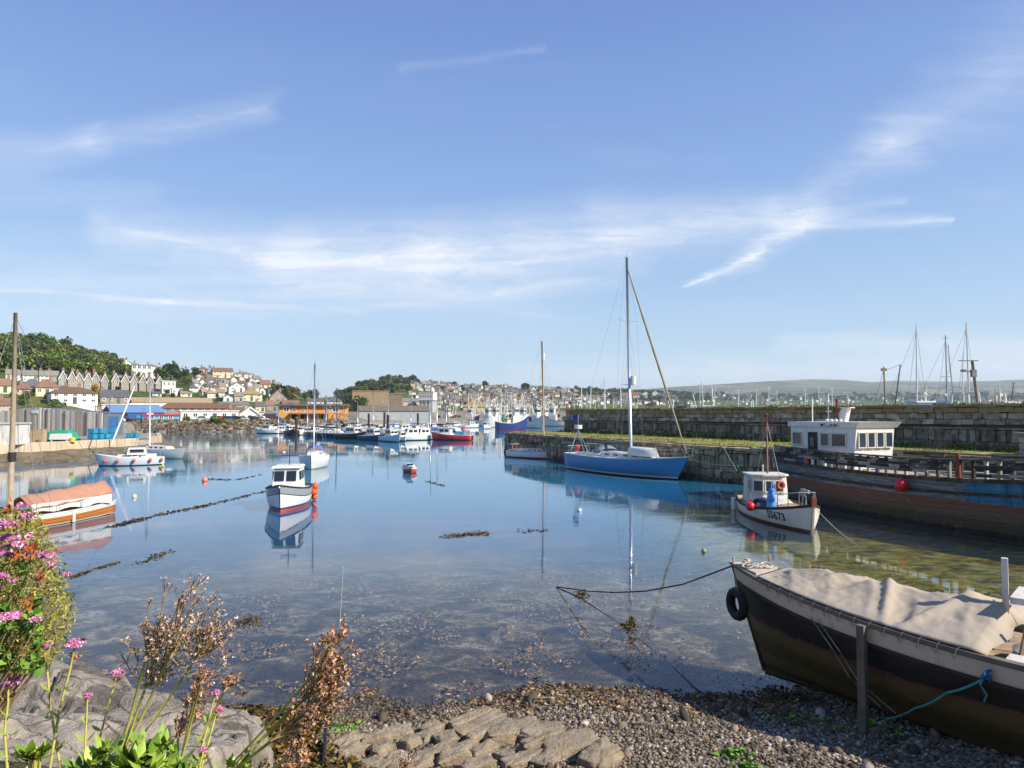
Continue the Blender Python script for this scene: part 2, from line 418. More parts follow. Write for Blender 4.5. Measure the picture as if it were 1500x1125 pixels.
def stones(name, pts, sizes, mat, flat=(.5, .9)):
    V0, F0 = ico(); n = len(pts)
    S = np.stack([NR.uniform(.8, 1.3, n), NR.uniform(.7, 1.1, n), NR.uniform(*flat, n)], 1)*np.array(sizes)[:, None]
    jit = 1+NR.uniform(-.18, .18, (n, len(V0), 1))
    a = NR.uniform(0, 2*PI, n); tl = NR.normal(0, .3, n)
    c, s = np.cos(a), np.sin(a)
    P0 = (V0[None]*jit)*S[:, None]
    x = P0[..., 0]*c[:, None]-P0[..., 1]*s[:, None]; y = P0[..., 0]*s[:, None]+P0[..., 1]*c[:, None]; z = P0[..., 2]+P0[..., 0]*np.sin(tl)[:, None]
    V = np.stack([x, y, z], -1)+np.array(pts)[:, None]
    F = (F0[None]+(np.arange(n)*len(V0))[:, None, None]).reshape(-1, 3)
    return raw_mesh(name, V.reshape(-1, 3), F, mat)
def leaves(pts, sizes, up=.0, aspect=2.2, normals=None):
    """bent two-quad leaves: returns V, F (quads)"""
    n = len(pts); pts = np.array(pts); Rm = rand_rot(n); L = np.array(sizes)[:, None]
    base = np.array([[-.5, -.5/aspect, 0], [-.5, .5/aspect, 0], [0, .62/aspect, .12], [0, -.62/aspect, .12], [.5, .12/aspect, 0], [.5, -.12/aspect, 0]])
    V = np.einsum('nij,kj->nki', Rm, base)*L[:, None]
    if up: V[..., 2] *= (1-up)
    V = V+pts[:, None]
    F = np.array([[0, 3, 2, 1], [3, 5, 4, 2]])
    F = (F[None]+(np.arange(n)*6)[:, None, None]).reshape(-1, 4)
    return V.reshape(-1, 3), F

# ------------------------------------------------------------------ shingle, weed, slip
def wet_pebbles(name, stops):
    m = island_mat(name, stops); t = NT(m.node_tree); s = m.node_tree.nodes['Principled BSDF']
    sp = t.new('ShaderNodeSeparateXYZ'); pos = t.new('ShaderNodeNewGeometry').outputs['Position']; t.l.new(pos, sp.inputs[0])
    mr = t.new('ShaderNodeMapRange'); t.put(mr.inputs[0], t.math('ADD', sp.outputs[2], t.math('MULTIPLY', t.noise(pos, 1.3, 5, .7), .16))); mr.inputs[1].default_value = .17; mr.inputs[2].default_value = .09
    old = s.inputs['Base Color'].links[0].from_socket
    c = t.mix(t.math('MULTIPLY', t.smooth(t.noise(pos, .9, 4, .6), .45, .65), .45), old, hexc('#4a3f31'))
    t.put(s.inputs['Base Color'], t.mix(t.math('MULTIPLY', mr.outputs[0], .7), c, hexc('#241e16')))
    t.put(s.inputs['Roughness'], t.math('MULTIPLY_ADD', mr.outputs[0], -.5, .85)); return m
PEB = wet_pebbles('pebbles', [(0, '#3a332a'), (.25, '#5a5042'), (.5, '#786a58'), (.7, '#8d745e'), (.88, '#9c8f7f'), (1, '#c2b8a8')])
def build_beach():
    pts = []; sz = []
    while len(pts) < 34000:
        x = R.uniform(-3.8, 9.5); y = R.uniform(7.4, 12.6)
        if x < -.4 + (y-9)*.0 and x < -2.9: continue
        z = ground_z(x, y)
        if y > wl(x)+.3 or (y > wl(x)-.5 and R.random() < .5): continue
        s = R.choice([.010, .013, .016, .018, .021, .025, .032])*(1.1 if R.random() > .015 else R.uniform(2, 3.4))
        pts.append((x, y, z+s*.25)); sz.append(s)
    tag(stones('shingle_pebbles', pts, sz, PEB), 'loose grey and brown pebbles covering the beach', 'pebbles', kind='stuff')
    # weed, on the bed and along the tide line
    p2 = []; s2 = []
    while len(p2) < 17000:
        x = R.uniform(-8, 9); y = R.uniform(10.6, 23)
        q = mnoise.noise((x*.55, y*.75, 9.0))+.5*mnoise.noise((x*1.7, y*1.9, 2.0))
        if q < .16-.12*(y < 14)+.1*max(0, y-17)/6 or (x > 3.5 and y > 14.5 and R.random() < .8): continue
        z = ground_z(x, y)
        if z > .12: continue
        p2.append((x, y, min(-.015 if z < -.03 else .3, z+R.uniform(.0, .22)) if z < -.03 else z+R.uniform(0, .04))); s2.append(R.uniform(.04, .12))
    V, F = leaves(p2, s2, .45, 2.6)
    m = island_mat('brown_weed', [(0, '#2b2114'), (.3, '#54401f'), (.65, '#7e6236'), (.9, '#a38250'), (1, '#bd9f70')], .5, 0)
    tag(raw_mesh('seaweed', V, F, m), 'brown seaweed growing over the shallow sea bed', 'seaweed', kind='stuff')
    m2 = island_mat('green_weed', [(0, '#2d4a0f'), (.5, '#4d7a1a'), (1, '#7aa83a')], .6, 0)
    g = []; gs = []
    for cx, cy, n, sp in ((P(1075, 1100, .35).x, P(1075, 1100, .35).y, 60, .10), (P(1098, 1122, .38).x, P(1098, 1122, .38).y, 50, .1), (P(500, 1060, .2).x, P(500, 1060, .2).y, 50, .12), (P(690, 1085, .3).x, P(690, 1085, .3).y, 20, .05), (P(1170, 1050, .2).x, P(1170, 1050, .2).y, 60, .25), (P(1290, 1075, .2).x, P(1290, 1075, .2).y, 60, .3)):
        for i in range(n):
            x, y = R.gauss(cx, sp), R.gauss(cy, sp); g.append((x, y, ground_z(x, y)+R.uniform(.02, .07))); gs.append(R.uniform(.05, .11))
    V, F = leaves(g, gs, .3, 2)
    tag(raw_mesh('green_seaweed', V, F, m2), 'small bright green weed tufts among the pebbles', 'seaweed', kind='stuff')
build_beach()

def rock_mesh(b, c, size, rz=0.0, seed=0, e=.45, tilt=0.0, m=0, nu=26, nv=14, rough=.12):
    sg = lambda a, p: math.copysign(abs(a)**p, a)
    rows = []
    for j in range(nv+1):
        a = -PI/2+PI*j/nv; row = []
        for i in range(nu):
            q = 2*PI*i/nu
            p = Vector((sg(math.cos(a), e)*sg(math.cos(q), e), sg(math.cos(a), e)*sg(math.sin(q), e), sg(math.sin(a), e)))
            k = 1+rough*mnoise.noise(p*1.6+Vector((seed*3.7, seed, 0)))+rough*.5*mnoise.noise(p*4.5+Vector((seed, seed*2.3, 4)))
            p = Vector((p.x*size[0]*k, p.y*size[1]*k, p.z*size[2]*k))
            p.z += p.x*tilt
            row.append((c[0]+p.x*math.cos(rz)-p.y*math.sin(rz), c[1]+p.x*math.sin(rz)+p.y*math.cos(rz), c[2]+p.z))
        rows.append(row)
    b.grid(rows, m, closed=True); return b
def rock_mat(name, a, c2, lich='#9b8a4a', lamt=.25, sc_=2.5, wetdark=False, crack=.8):
    m, t, s = new_mat(name); tc = t.new('ShaderNodeNewGeometry').outputs['Position']
    n = t.noise(tc, sc_, 8, .65, .3); n2 = t.noise(tc, sc_*7, 5, .7)
    vd = t.voro(t.scale3(tc, 1, 1.7, 1), sc_*.55, 'Distance', 'DISTANCE_TO_EDGE')
    col = t.ramp(n, [(.3, hexc(a)), (.7, hexc(c2))])
    col = t.mix(t.math('MULTIPLY', t.smooth(vd, .03, .0), crack), col, hexc('#2f2a24'))
    col = t.mix(t.math('MULTIPLY', t.smooth(n2, .5, .8), .5), col, hexc('#4a4238'))
    col = t.mix(t.math('MULTIPLY', t.smooth(t.noise(tc, sc_*1.7, 5, .7, .8), .56, .7), lamt*2), col, hexc(lich))
    if wetdark:
        col = t.mix(t.math('MULTIPLY', t.smooth(t.noise(t.scale3(tc, 1, 1.6, 1), 1.1, 7, .7, .6), .50, .62), .75), col, hexc('#5b554c'))
        col = t.mix(t.math('MULTIPLY', t.smooth(t.voro(tc, 5.5), .16, .06), t.smooth(n, .5, .6)), col, hexc('#d5d1c6'))
        col = t.mix(t.math('MULTIPLY', t.smooth(t.noise(tc, 26, 4, .75), .58, .7), .55), col, hexc('#3a342c'))
        sp = t.new('ShaderNodeSeparateXYZ'); t.l.new(tc, sp.inputs[0])
        col = t.mix(t.math('MULTIPLY', t.smooth(t.math('ADD', sp.outputs[2], t.math('MULTIPLY', n, .4)), .75, .35), .8), col, hexc('#2b2415'))
    t.put(s.inputs['Base Color'], col); s.inputs['Roughness'].default_value = .85; s.inputs['Specular IOR Level'].default_value = .25
    t.put(s.inputs['Normal'], t.bump(t.math('ADD', t.noise(tc, sc_*3, 6, .7), t.math('MULTIPLY', n2, .5)), 1.0, .07))
    return m
SLAB = rock_mat('slip_stone', '#857762', '#b09e86', '#6a6240', .12, 3, False, .0)
slabs = [(690, 1046, .42, .12, 'long narrow slab at the water end of the old stone slip'), (704, 1058, .48, .13, 'long slab second from the water on the old stone slip'), (716, 1071, .44, .11, 'thin slab between two wider slabs on the stone slip'),
         (748, 1072, .46, .22, 'broad rounded slab beside the pebbles on the slip'), (792, 1079, .34, .24, 'pitted tawny boulder at the pebble edge of the slip'), (797, 1097, .5, .12, 'narrow ridge-like slab near the outer end of the slip'),
         (835, 1101, .5, .25, 'large tilted slab at the outer end of the slip'), (880, 1122, .34, .2, 'pale slab furthest out along the pebble edge')]
for i, (px, py, a, bb, lab) in enumerate(slabs):
    p = P(px, py, .34); b = MB(); rock_mesh(b, (0, 0, 0), (a*(.92 if i < 3 else R.uniform(.7, .9)), bb*(.85 if i < 3 else R.uniform(.85, 1.15)), .11), 0, i+3, .26 if i < 3 else .34, .05, nu=40, nv=18, rough=.16 if i < 3 else .28)
    o = b.build('slip_slab', SLAB, smooth=True); o.location = (p.x, p.y, ground_z(p.x, p.y)+.07); o.rotation_euler = (R.uniform(-.06, .06), R.uniform(-.05, .05), math.radians(42+R.uniform(-6, 6)+(0 if i < 3 else R.uniform(-22, 14))))
    tag(o, lab, 'stone slab', 'slabs of the old stone slip')
k = 0
SP = MB(); SP.box(0, 0, 0, 1, 1, 1)
setts = [(505, 1078), (548, 1072), (585, 1060), (622, 1070), (655, 1078), (520, 1098), (560, 1092), (600, 1085), (640, 1096), (678, 1092), (500, 1118), (540, 1116), (582, 1108), (622, 1113), (664, 1112), (705, 1100), (738, 1104), (700, 1122), (752, 1122), (780, 1112), (800, 1122), (640, 1058), (560, 1122), (606, 1124)]
for (px, py) in setts:
    p = P(px+R.uniform(-6, 6), py+R.uniform(-3, 3), .36); b = MB()
    rock_mesh(b, (0, 0, 0), (R.uniform(.13, .25), R.uniform(.09, .14), R.uniform(.06, .10)), 0, k+20, .32, .04, nu=34, nv=16, rough=.3)
    o = b.build('slip_cobble', SLAB, smooth=True); o.location = (p.x, p.y, ground_z(p.x, p.y)+.03); o.rotation_euler = (R.uniform(-.1, .1), R.uniform(-.1, .1), math.radians(40+R.uniform(-25, 25)))
    tag(o, 'rounded grey-brown cobble bedded in the old stone slip', 'cobble', 'cobbles of the old stone slip'); k += 1

# rock ledge below the viewpoint
def ledge_h(x, y):
    xr = -2.75-1.2*sstep(8.2, 9.9, y)+.25*mnoise.noise((y*1.3, 0, 5)); yb = 9.75+.35*mnoise.noise((x*1.1, 2, 0))
    e = min(xr-x, yb-y)
    top = 1.08+.10*(9.8-y)+.30*sstep(-4, -8, x)
    st = lambda v, n: math.floor(v*n)/n+sstep(.72, 1, (v*n) % 1)/n
    q = mnoise.noise((x*.5+y*.25, y*1.0, 1.0)); top += .34*st(q, 2.6)
    q = mnoise.noise((x*1.3, y*2.4+x*.5, 20.0)); top += .11*st(q, 3)
    top += .025*mnoise.noise((x*5, y*6, 2))+.018*abs(mnoise.noise((x*14, y*16, 5)))
    cr = abs(mnoise.noise((x*.8+.4*y, y*1.5, 12.0))); c2 = abs(mnoise.noise((x*1.9-.6*y, y*3.2, 3.0)))
    top -= .16*(1-sstep(0, .03, cr))+.06*(1-sstep(0, .035, c2))
    skirt = .25+.10*mnoise.noise((x*2, y*2, 8))
    return lerp(skirt*sstep(-1.3, -.1, e)-.12*(1-sstep(-1.6, -.8, e)), top, sstep(-.05, .22, e+.08*mnoise.noise((x*3, y*3, 4))))
def build_ledge():
    xs = [-9.5+.045*i for i in range(178)]; ys = [3.6+.045*i for i in range(168)]
    b = MB(); b.grid([[(x, y, ledge_h(x, y)) for x in xs] for y in ys])
    tag(b.build('rock_ledge', rock_mat('ledge_rock', '#857c70', '#b0a596', '#948a5c', .14, 2.2, True), smooth=True), 'flat cracked grey rock ledge below the flowers', 'rock')
    p2 = []; s2 = []
    while len(p2) < 15000:
        x = R.uniform(-9, -1.6); y = R.uniform(6.2, 11.6); h = ledge_h(x, y)
        if h < -.05 or h > .62 or (h > .42 and R.random() < .6): continue
        if mnoise.noise((x*1.2, y*1.2, 6)) < -.25: continue
        p2.append((x, y, max(h, ground_z(x, y))+R.uniform(.0, .14))); s2.append(R.uniform(.05, .13))
    V, F = leaves(p2, s2, .3, 2.4)
    m = island_mat('wrack', [(0, '#221a0a'), (.4, '#473713'), (.75, '#6d561f'), (1, '#8f7a3c')], .45, 0)
    tag(raw_mesh('bladder_wrack', V, F, m), 'golden brown wrack hanging round the rock ledge', 'seaweed', kind='stuff')
build_ledge()

# floating weed
WEED = island_mat('floating_weed', [(0, '#2a2012'), (.5, '#54421f'), (1, '#7d683a')], .6, 0)
def weed_patch(label, pts, n, spread, size=(.05, .14), z=.0, name='floating_weed', zs=.015):
    p2 = []; s2 = []
    for i in range(n):
        t = R.random()*(len(pts)-1); k = int(t); a, c = Vector(pts[k]), Vector(pts[k+1]) if k+1 < len(pts) else Vector(pts[k])
        q = a.lerp(c, t-k)
        if len(pts) > 1 and mnoise.noise((q.x*1.1+3, q.y*1.1, 4)) < R.uniform(-.5, .25): continue
        p2.append((q.x+R.gauss(0, spread[0]), q.y+R.gauss(0, spread[1]), z+abs(R.gauss(0, zs)))); s2.append(R.uniform(*size))
    V, F = leaves(p2, s2, .5, 2.4)
    tag(raw_mesh(name, V, F, WEED), label, 'seaweed', kind='stuff')
weed_patch('long dark rope of weed trailing from the motor boat mooring', [P(388, 720), P(300, 741), P(220, 757), P(160, 773)], 900, (.12, .2), (.08, .25))
weed_patch('short weed strand floating behind the pink buoy', [P(385, 695), P(345, 703), P(300, 702)], 200, (.1, .25), (.1, .25))
weed_patch('broken line of brown weed floating off the flower bush', [P(178, 823), P(145, 832), P(105, 846)], 330, (.05, .07), (.05, .14))
weed_patch('pale weed raft floating off the varnished boat', [P(245, 808), P(205, 825)], 220, (.12, .2), (.05, .14))
weed_patch('small round brown weed clump near the rocks', [P(350, 913), P(375, 911)], 330, (.09, .12), (.04, .10), .0, zs=.06)
weed_patch('brown weed raft floating in mid harbour', [P(655, 786), P(685, 783), P(715, 782)], 300, (.1, .22), (.08, .2))
weed_patch('small weed raft below the sloop mast reflection', [P(760, 779), P(800, 777)], 120, (.1, .2), (.06, .18))
weed_patch('weedy rope end trailing from the red dinghy', [P(625, 705), P(650, 712)], 90, (.1, .2), (.1, .25))
weed_patch('dark wrack heaped along the tide line by the black boat', [P(1010, 1030), P(1080, 1030), P(1140, 1020), P(1240, 1040)], 700, (.25, .16), (.04, .11), .03)

# ================================================================== hillside terrain
TC = [(-1200, 60, 150, 4, 450, 498), (-300, 80, 160, 4, 430, 498), (0, 100, 190, 5, 420, 512), (100, 112, 200, 5, 420, 522), (170, 150, 220, 4, 430, 538), (205, 166, 232, 4, 440, 540), (240, 166, 240, 4, 450, 546),
      (300, 166, 250, 4, 470, 546), (350, 168, 255, 4, 480, 552), (400, 170, 260, 3, 500, 562), (430, 170, 280, 3, 520, 576), (470, 175, 280, 3, 600, 583), (500, 180, 290, 3, 650, 580),
      (540, 190, 300, 3, 680, 566), (580, 205, 320, 3, 700, 558), (620, 225, 350, 3, 850, 562), (700, 240, 400, 3, 900, 567), (780, 250, 420, 3, 950, 570), (850, 255, 430, 3, 1000, 572),
      (910, 420, 560, 3, 1150, 575), (1000, 700, 850, 3, 1400, 579), (1100, 900, 1050, 4, 2000, 579), (1300, 1000, 1200, 4, 2300, 579), (1500, 1000, 1200, 4, 2300, 578), (2100, 900, 1100, 4, 2200, 576)]
def tcol(px):
    for a, b in zip(TC, TC[1:]):
        if a[0] <= px <= b[0]:
            t = (px-a[0])/(b[0]-a[0]); return [lerp(a[i], b[i], t) for i in range(1, 6)]
    return list(TC[0][1:] if px < TC[0][0] else TC[-1][1:])
def tz(px, Y, c=None):
    Y0, Yf, zf, Y1, sky = c or tcol(px)
    z1 = H+Y1*(604-sky)/1000.0
    if Y < Y0: return lerp(-2.5, 0, clamp((Y-Y0+6)/6))
    if Y < Y0+5: return 2.3*(Y-Y0)/5
    if Y < Yf: return lerp(2.3, zf, (Y-Y0-5)/(Yf-Y0-5))
    if Y < Y1: return zf+(z1-zf)*((Y-Yf)/(Y1-Yf))**.92
    return lerp(z1, z1*.55, clamp((Y-Y1)/(Y1*.8)))
def ground_at(px, py):
    """where the line of sight (px,py) meets the town's ground; clamps to the skyline"""
    c = tcol(px); d = ray(px, py); best = None
    Y = c[0]
    while Y < c[3]:
        if H+d.z/d.y*Y <= tz(px, Y, c): break
        Y += (c[3]-c[0])/160
    return Vector((d.x/d.y*Y, Y, tz(px, Y, c)))
def build_terrain():
    cols = [TC[0][0]+12*i for i in range(int((TC[-1][0]-TC[0][0])/12)+1)]; rows = []
    for px in cols:
        c = tcol(px); Y0, Yf, zf, Y1, sky = c; dx = ray(px, 604); row = []
        ys = [Y0-8, Y0-3, Y0, Y0+2.5, Y0+5, (Y0+Yf)/2, Yf]+[lerp(Yf, Y1, (i/22)) for i in range(1, 23)]+[Y1*1.2, Y1*1.5, Y1*1.8]
        for Y in ys:
            z = tz(px, Y, c)
            if Yf < Y < Y1*.97: z += (Y-Yf)/(Y1-Yf)*1.2*mnoise.noise((px*.03, Y*.02, 0))
            row.append((dx.x/dx.y*Y, Y, z))
        rows.append(row)
    b = MB(); b.grid(rows)
    m, t, s = new_mat('hillside'); pos = t.new('ShaderNodeNewGeometry').outputs['Position']
    n = t.noise(pos, .05, 6, .65); n2 = t.noise(pos, .3, 5, .7)
    col = t.ramp(n, [(.3, hexc('#2f3d1c')), (.5, hexc('#49572a')), (.62, hexc('#6b6a3c')), (.75, hexc('#7d7660'))])
    col = t.mix(t.math('MULTIPLY', t.smooth(n2, .45, .7), .6), col, hexc('#27331a'))
    sp = t.new('ShaderNodeSeparateXYZ'); t.l.new(pos, sp.inputs[0])
    flat = t.ramp(t.noise(pos, .4, 5, .6), [(.3, hexc('#6d655a')), (.7, hexc('#8d857a'))])
    mr = t.new('ShaderNodeMapRange'); t.put(mr.inputs[0], sp.outputs[2]); mr.inputs[1].default_value = 6.5; mr.inputs[2].default_value = 4.5
    t.put(s.inputs['Base Color'], t.mix(mr.outputs[0], col, flat)); s.inputs['Roughness'].default_value = 1; s.inputs['Specular IOR Level'].default_value = .1
    tag(b.build('hillside_terrain', m, smooth=True, fix=False), kind='structure')
build_terrain()
def build_far_hills():
    prof = [(500, 592), (620, 578), (760, 574), (850, 572), (940, 570), (1000, 566), (1050, 563), (1100, 560), (1150, 557), (1190, 555.5), (1240, 556.5), (1275, 560), (1310, 557.5), (1340, 558), (1400, 559), (1450, 558), (1500, 556), (1600, 557), (1800, 560), (2200, 566)]
    rows = []
    for i in range(0, 171):
        px = 500+10*i
        for a, c in zip(prof, prof[1:]):
            if a[0] <= px <= c[0]: sky = lerp(a[1], c[1], (px-a[0])/(c[0]-a[0])); break
        d = ray(px, 604); row = []; Y1 = 5200; z1 = H+Y1*(604-sky)/1000
        for k in range(15):
            u = k/11.0; Y = lerp(2700, Y1, u) if u <= 1 else Y1+(u-1)*4000
            z = 4+(z1-4)*(u**1.15) if u <= 1 else z1*(1-.5*(u-1))
            z += 10*mnoise.noise((px*.02, Y*.0016, 3))*clamp(u*(1.0-u)*4)
            row.append((d.x/d.y*Y, Y, z))
        rows.append(row)
    b = MB(); b.grid(rows)
    m, t, s = new_mat('moorland'); pos = t.new('ShaderNodeNewGeometry').outputs['Position']
    v = t.voro(t.scale3(pos, 1, 1, 0), .006, 'Color'); vs = t.new('ShaderNodeSeparateXYZ'); t.l.new(v, vs.inputs[0])
    col = t.ramp(vs.outputs[0], [(0, hexc('#3c4a2a')), (.35, hexc('#56613a')), (.6, hexc('#7d7a4e')), (.8, hexc('#6a5f4c')), (1, hexc('#8f8a60'))])
    col = t.mix(t.smooth(t.noise(pos, .004, 6, .7), .45, .62), col, hexc('#3a4230'))
    t.put(s.inputs['Base Color'], col); s.inputs['Roughness'].default_value = 1; s.inputs['Specular IOR Level'].default_value = 0
    tag(b.build('far_hills', m, smooth=True), kind='structure')
build_far_hills()
# ================================================================== stone walls and quays
def stone_mat(name, stops, lichen=None, lich_z=None, weed_z=None, green=None):
    m, t, s = new_mat(name)
    ri = t.new('ShaderNodeNewGeometry').outputs['Random Per Island']
    pos = t.new('ShaderNodeNewGeometry').outputs['Position']
    sp = t.new('ShaderNodeSeparateXYZ'); t.l.new(pos, sp.inputs[0]); Z = sp.outputs[2]
    n = t.noise(pos, 2.2, 7, .68); n2 = t.noise(pos, 9, 5, .7)
    c = t.ramp(ri, [(p, hexc(h)) for p, h in stops])
    c = t.mix(t.math('MULTIPLY', t.smooth(n, .40, .70), .75), c, hexc('#2e2a22'))
    c = t.mix(t.math('MULTIPLY', t.smooth(n2, .56, .78), .6), c, hexc('#b3a58f'))
    if lichen:
        k = t.smooth(t.math('ADD', Z, t.math('MULTIPLY', t.noise(t.scale3(pos, 1, 1, .4), .9, 6, .7), 1.6)), lich_z, lich_z+.5)
        c = t.mix(t.math('MULTIPLY', k, .6), c, hexc(lichen))
    if weed_z is not None:
        mr = t.new('ShaderNodeMapRange'); t.put(mr.inputs[0], t.math('ADD', Z, t.math('MULTIPLY', n, .7))); mr.inputs[1].default_value = weed_z+.9; mr.inputs[2].default_value = weed_z+.3
        c = t.mix(t.math('MULTIPLY', mr.outputs[0], .9), c, hexc('#1d1c10'))
    t.put(s.inputs['Base Color'], c); s.inputs['Roughness'].default_value = .9; s.inputs['Specular IOR Level'].default_value = .2
    t.put(s.inputs['Normal'], t.bump(t.math('ADD', n2, n), .6, .05))
    return m
def courses(b, L, z0, z1, h, w, jit, depth=.5, m=0, gap=.03, y0=0.0, x0=0.0, slope=0.0):
    """irregular masonry: every stone a slightly skewed block standing out of the wall by its own amount"""
    z = z0
    while z < z1-.08:
        hh = min(R.uniform(*h), z1-z)
        if z1-z-hh < .12: hh = z1-z
        x = x0-R.uniform(0, w[0])
        while x < x0+L:
            ww = R.uniform(*w); xa, xb = max(x, x0), min(x+ww, x0+L)
            if xb-xa > .1:
                o = R.uniform(0, jit); vs = []
                sl = slope*(xa-x0)/L
                for yy, g in ((y0-o, gap), (y0+depth, 0)):
                    for xx, zz in ((xa+g, z+g), (xb-g, z+g), (xb-g, z+hh-g), (xa+g, z+hh-g)):
                        vs.append((xx+R.uniform(-.035, .035), yy+R.uniform(-.03, .03), zz+sl+R.uniform(-.035, .035)))
                b.add(vs, [(0, 1, 2, 3), (1, 0, 4, 5), (2, 1, 5, 6), (3, 2, 6, 7), (0, 3, 7, 4)], m)
            x += ww
        z += hh
    return b
ST_DARK = stone_mat('sea_wall_lower_stone', [(0, '#665e53'), (.4, '#766d60'), (.8, '#8a8073'), (1, '#a3998c')])
ST_UP = stone_mat('sea_wall_upper_stone', [(0, '#8a7e6c'), (.4, '#998d7a'), (.8, '#aa9f8e'), (1, '#c0b6a6')], '#86703f', 5.2)
ST_QUAY = stone_mat('quay_stone', [(0, '#81725c'), (.4, '#94846b'), (.8, '#a7977d'), (1, '#c2b296')], None, None, 0.0)
MORT = M('dark_mortar', '#4a4238', .95, .3, 3)
GRASSM, tt, ss = new_mat('quay_turf')
_p = tt.new('ShaderNodeNewGeometry').outputs['Position']
_c = tt.ramp(tt.noise(_p, .8, 8, .7, .3), [(.3, hexc('#4c5520')), (.45, hexc('#73743a')), (.56, hexc('#98905a')), (.7, hexc('#a89a78'))])
tt.put(ss.inputs['Base Color'], tt.mix(tt.math('MULTIPLY', tt.smooth(tt.noise(_p, 6, 4, .7), .5, .7), .6), _c, hexc('#56602a')))
ss.inputs['Roughness'].default_value = 1; ss.inputs['Specular IOR Level'].default_value = .1
tt.put(ss.inputs['Normal'], tt.bump(tt.noise(_p, 8, 5, .7), .8, .06))
BLADE = island_mat('grass_blades', [(0, '#3d4a18'), (.4, '#5f6b26'), (.75, '#8a8643'), (1, '#b5a767')], .8, 0)
def tufts(name, label, pts, hgt=(.12, .4), w=.03, mat=None, kind='stuff'):
    n = len(pts); p = np.array(pts); a = NR.uniform(0, 2*PI, n); h = NR.uniform(hgt[0], hgt[1], n); ln = NR.normal(0, .35, (n, 2))*h[:, None]
    dx, dy = np.cos(a)*w, np.sin(a)*w
    V = np.stack([p+np.stack([-dx, -dy, 0*a], 1), p+np.stack([dx, dy, 0*a], 1), p+np.stack([ln[:, 0]*.4+dx*.6, ln[:, 1]*.4+dy*.6, h*.6], 1), p+np.stack([ln[:, 0], ln[:, 1], h], 1)], 1)
    F = np.arange(n*4).reshape(n, 4)
    return tag(raw_mesh(name, V.reshape(-1, 3), F, mat or BLADE), label, 'grass', kind=kind)

QZ = 2.45
def build_sea_wall():
    A = Vector((6.3, 81.8, 0)); B = Vector((46, 12, 0)); d = B-A; L = d.length; rz = math.atan2(d.y, d.x)
    w = thing('sea_wall', 'tall dark stone sea wall behind the grassy quay', 'wall', (A.x, A.y, 0), rz)
    b = MB(); courses(b, L, QZ-.1, 3.72, (.4, .8), (.22, .6), .17, .5, 0, .02); b.build('lower_masonry', ST_DARK, w)
    b = MB(); courses(b, L, 3.72, 3.86, (.14, .14), (.9, 1.8), .05, .6, 0, .015, -.14); b.build('ledge_course', ST_DARK, w)
    b = MB(); courses(b, L, 3.86, 4.95, (.2, .42), (.4, 1.2), .12, .5, 0, .018, .18, 0, .3); courses(b, L, 4.95, 5.16, (.2, .21), (.9, 1.7), .06, 1.6, 0, .015, .1, 0, .3); b.build('upper_masonry', ST_UP, w)
    b = MB(); b.box(L/2, 1.2, 1.0, L, 2.2, 2.75); b.box(L/2, 1.45, 3.75, L, 2.3, 1.25); b.box(L/2, 9, 1, L, 13.5, 2.4); b.build('core', MORT, w)
    pts = []; dn = d.normalized(); nn = Vector((-dn.y, dn.x, 0))
    for i in range(5200):
        s = R.random()*L; q = A+dn*s+nn*R.uniform(.2, 1.5)
        if mnoise.noise((s*.35, 0, 2)) > -.05: pts.append((q.x, q.y, 5.13+.3*s/L))
    tufts('wall_top_grass', 'dry grass growing along the top of the sea wall', pts, (.05, .22))
    pts = []
    for i in range(9000):
        s = R.random()*L; q = A+dn*s-nn*abs(R.gauss(.1, .8))
        if mnoise.noise((s*.5, 1, 2)) > -.25: pts.append((q.x, q.y, QZ))
    tufts('wall_foot_grass', 'rough green grass along the foot of the sea wall', pts, (.1, .5), .04, island_mat('shade_grass', [(0, '#2f4215'), (.6, '#51691f'), (1, '#7a8a3a')], .8, 0))  # darker green than the open turf: the wall's shade is put into the colour
    # square stub of masonry on the right
    p = P(1492, 668, QZ); b = MB(); courses(b, 1.6, 0, 1.15, (.3, .4), (.5, .9), .05, .5); b.box(.8, .8, 0, 1.5, 1.2, 1.1, 0, 0); b.box(.8, .55, 1.12, 1.8, 1.6, .14, 0, 0)
    o = b.build('stone_block_pier', ST_UP); o.location = p; o.rotation_euler = (0, 0, rz); tag(o, 'short capped pier of pale masonry at the foot of the sea wall', 'pier')
build_sea_wall()
QF = [(-.8, 82.5), (2.4, 73), (6.6, 64), (10.9, 55), (14.3, 47.2), (24.3, 38.8), (34, 24), (40, 10)]
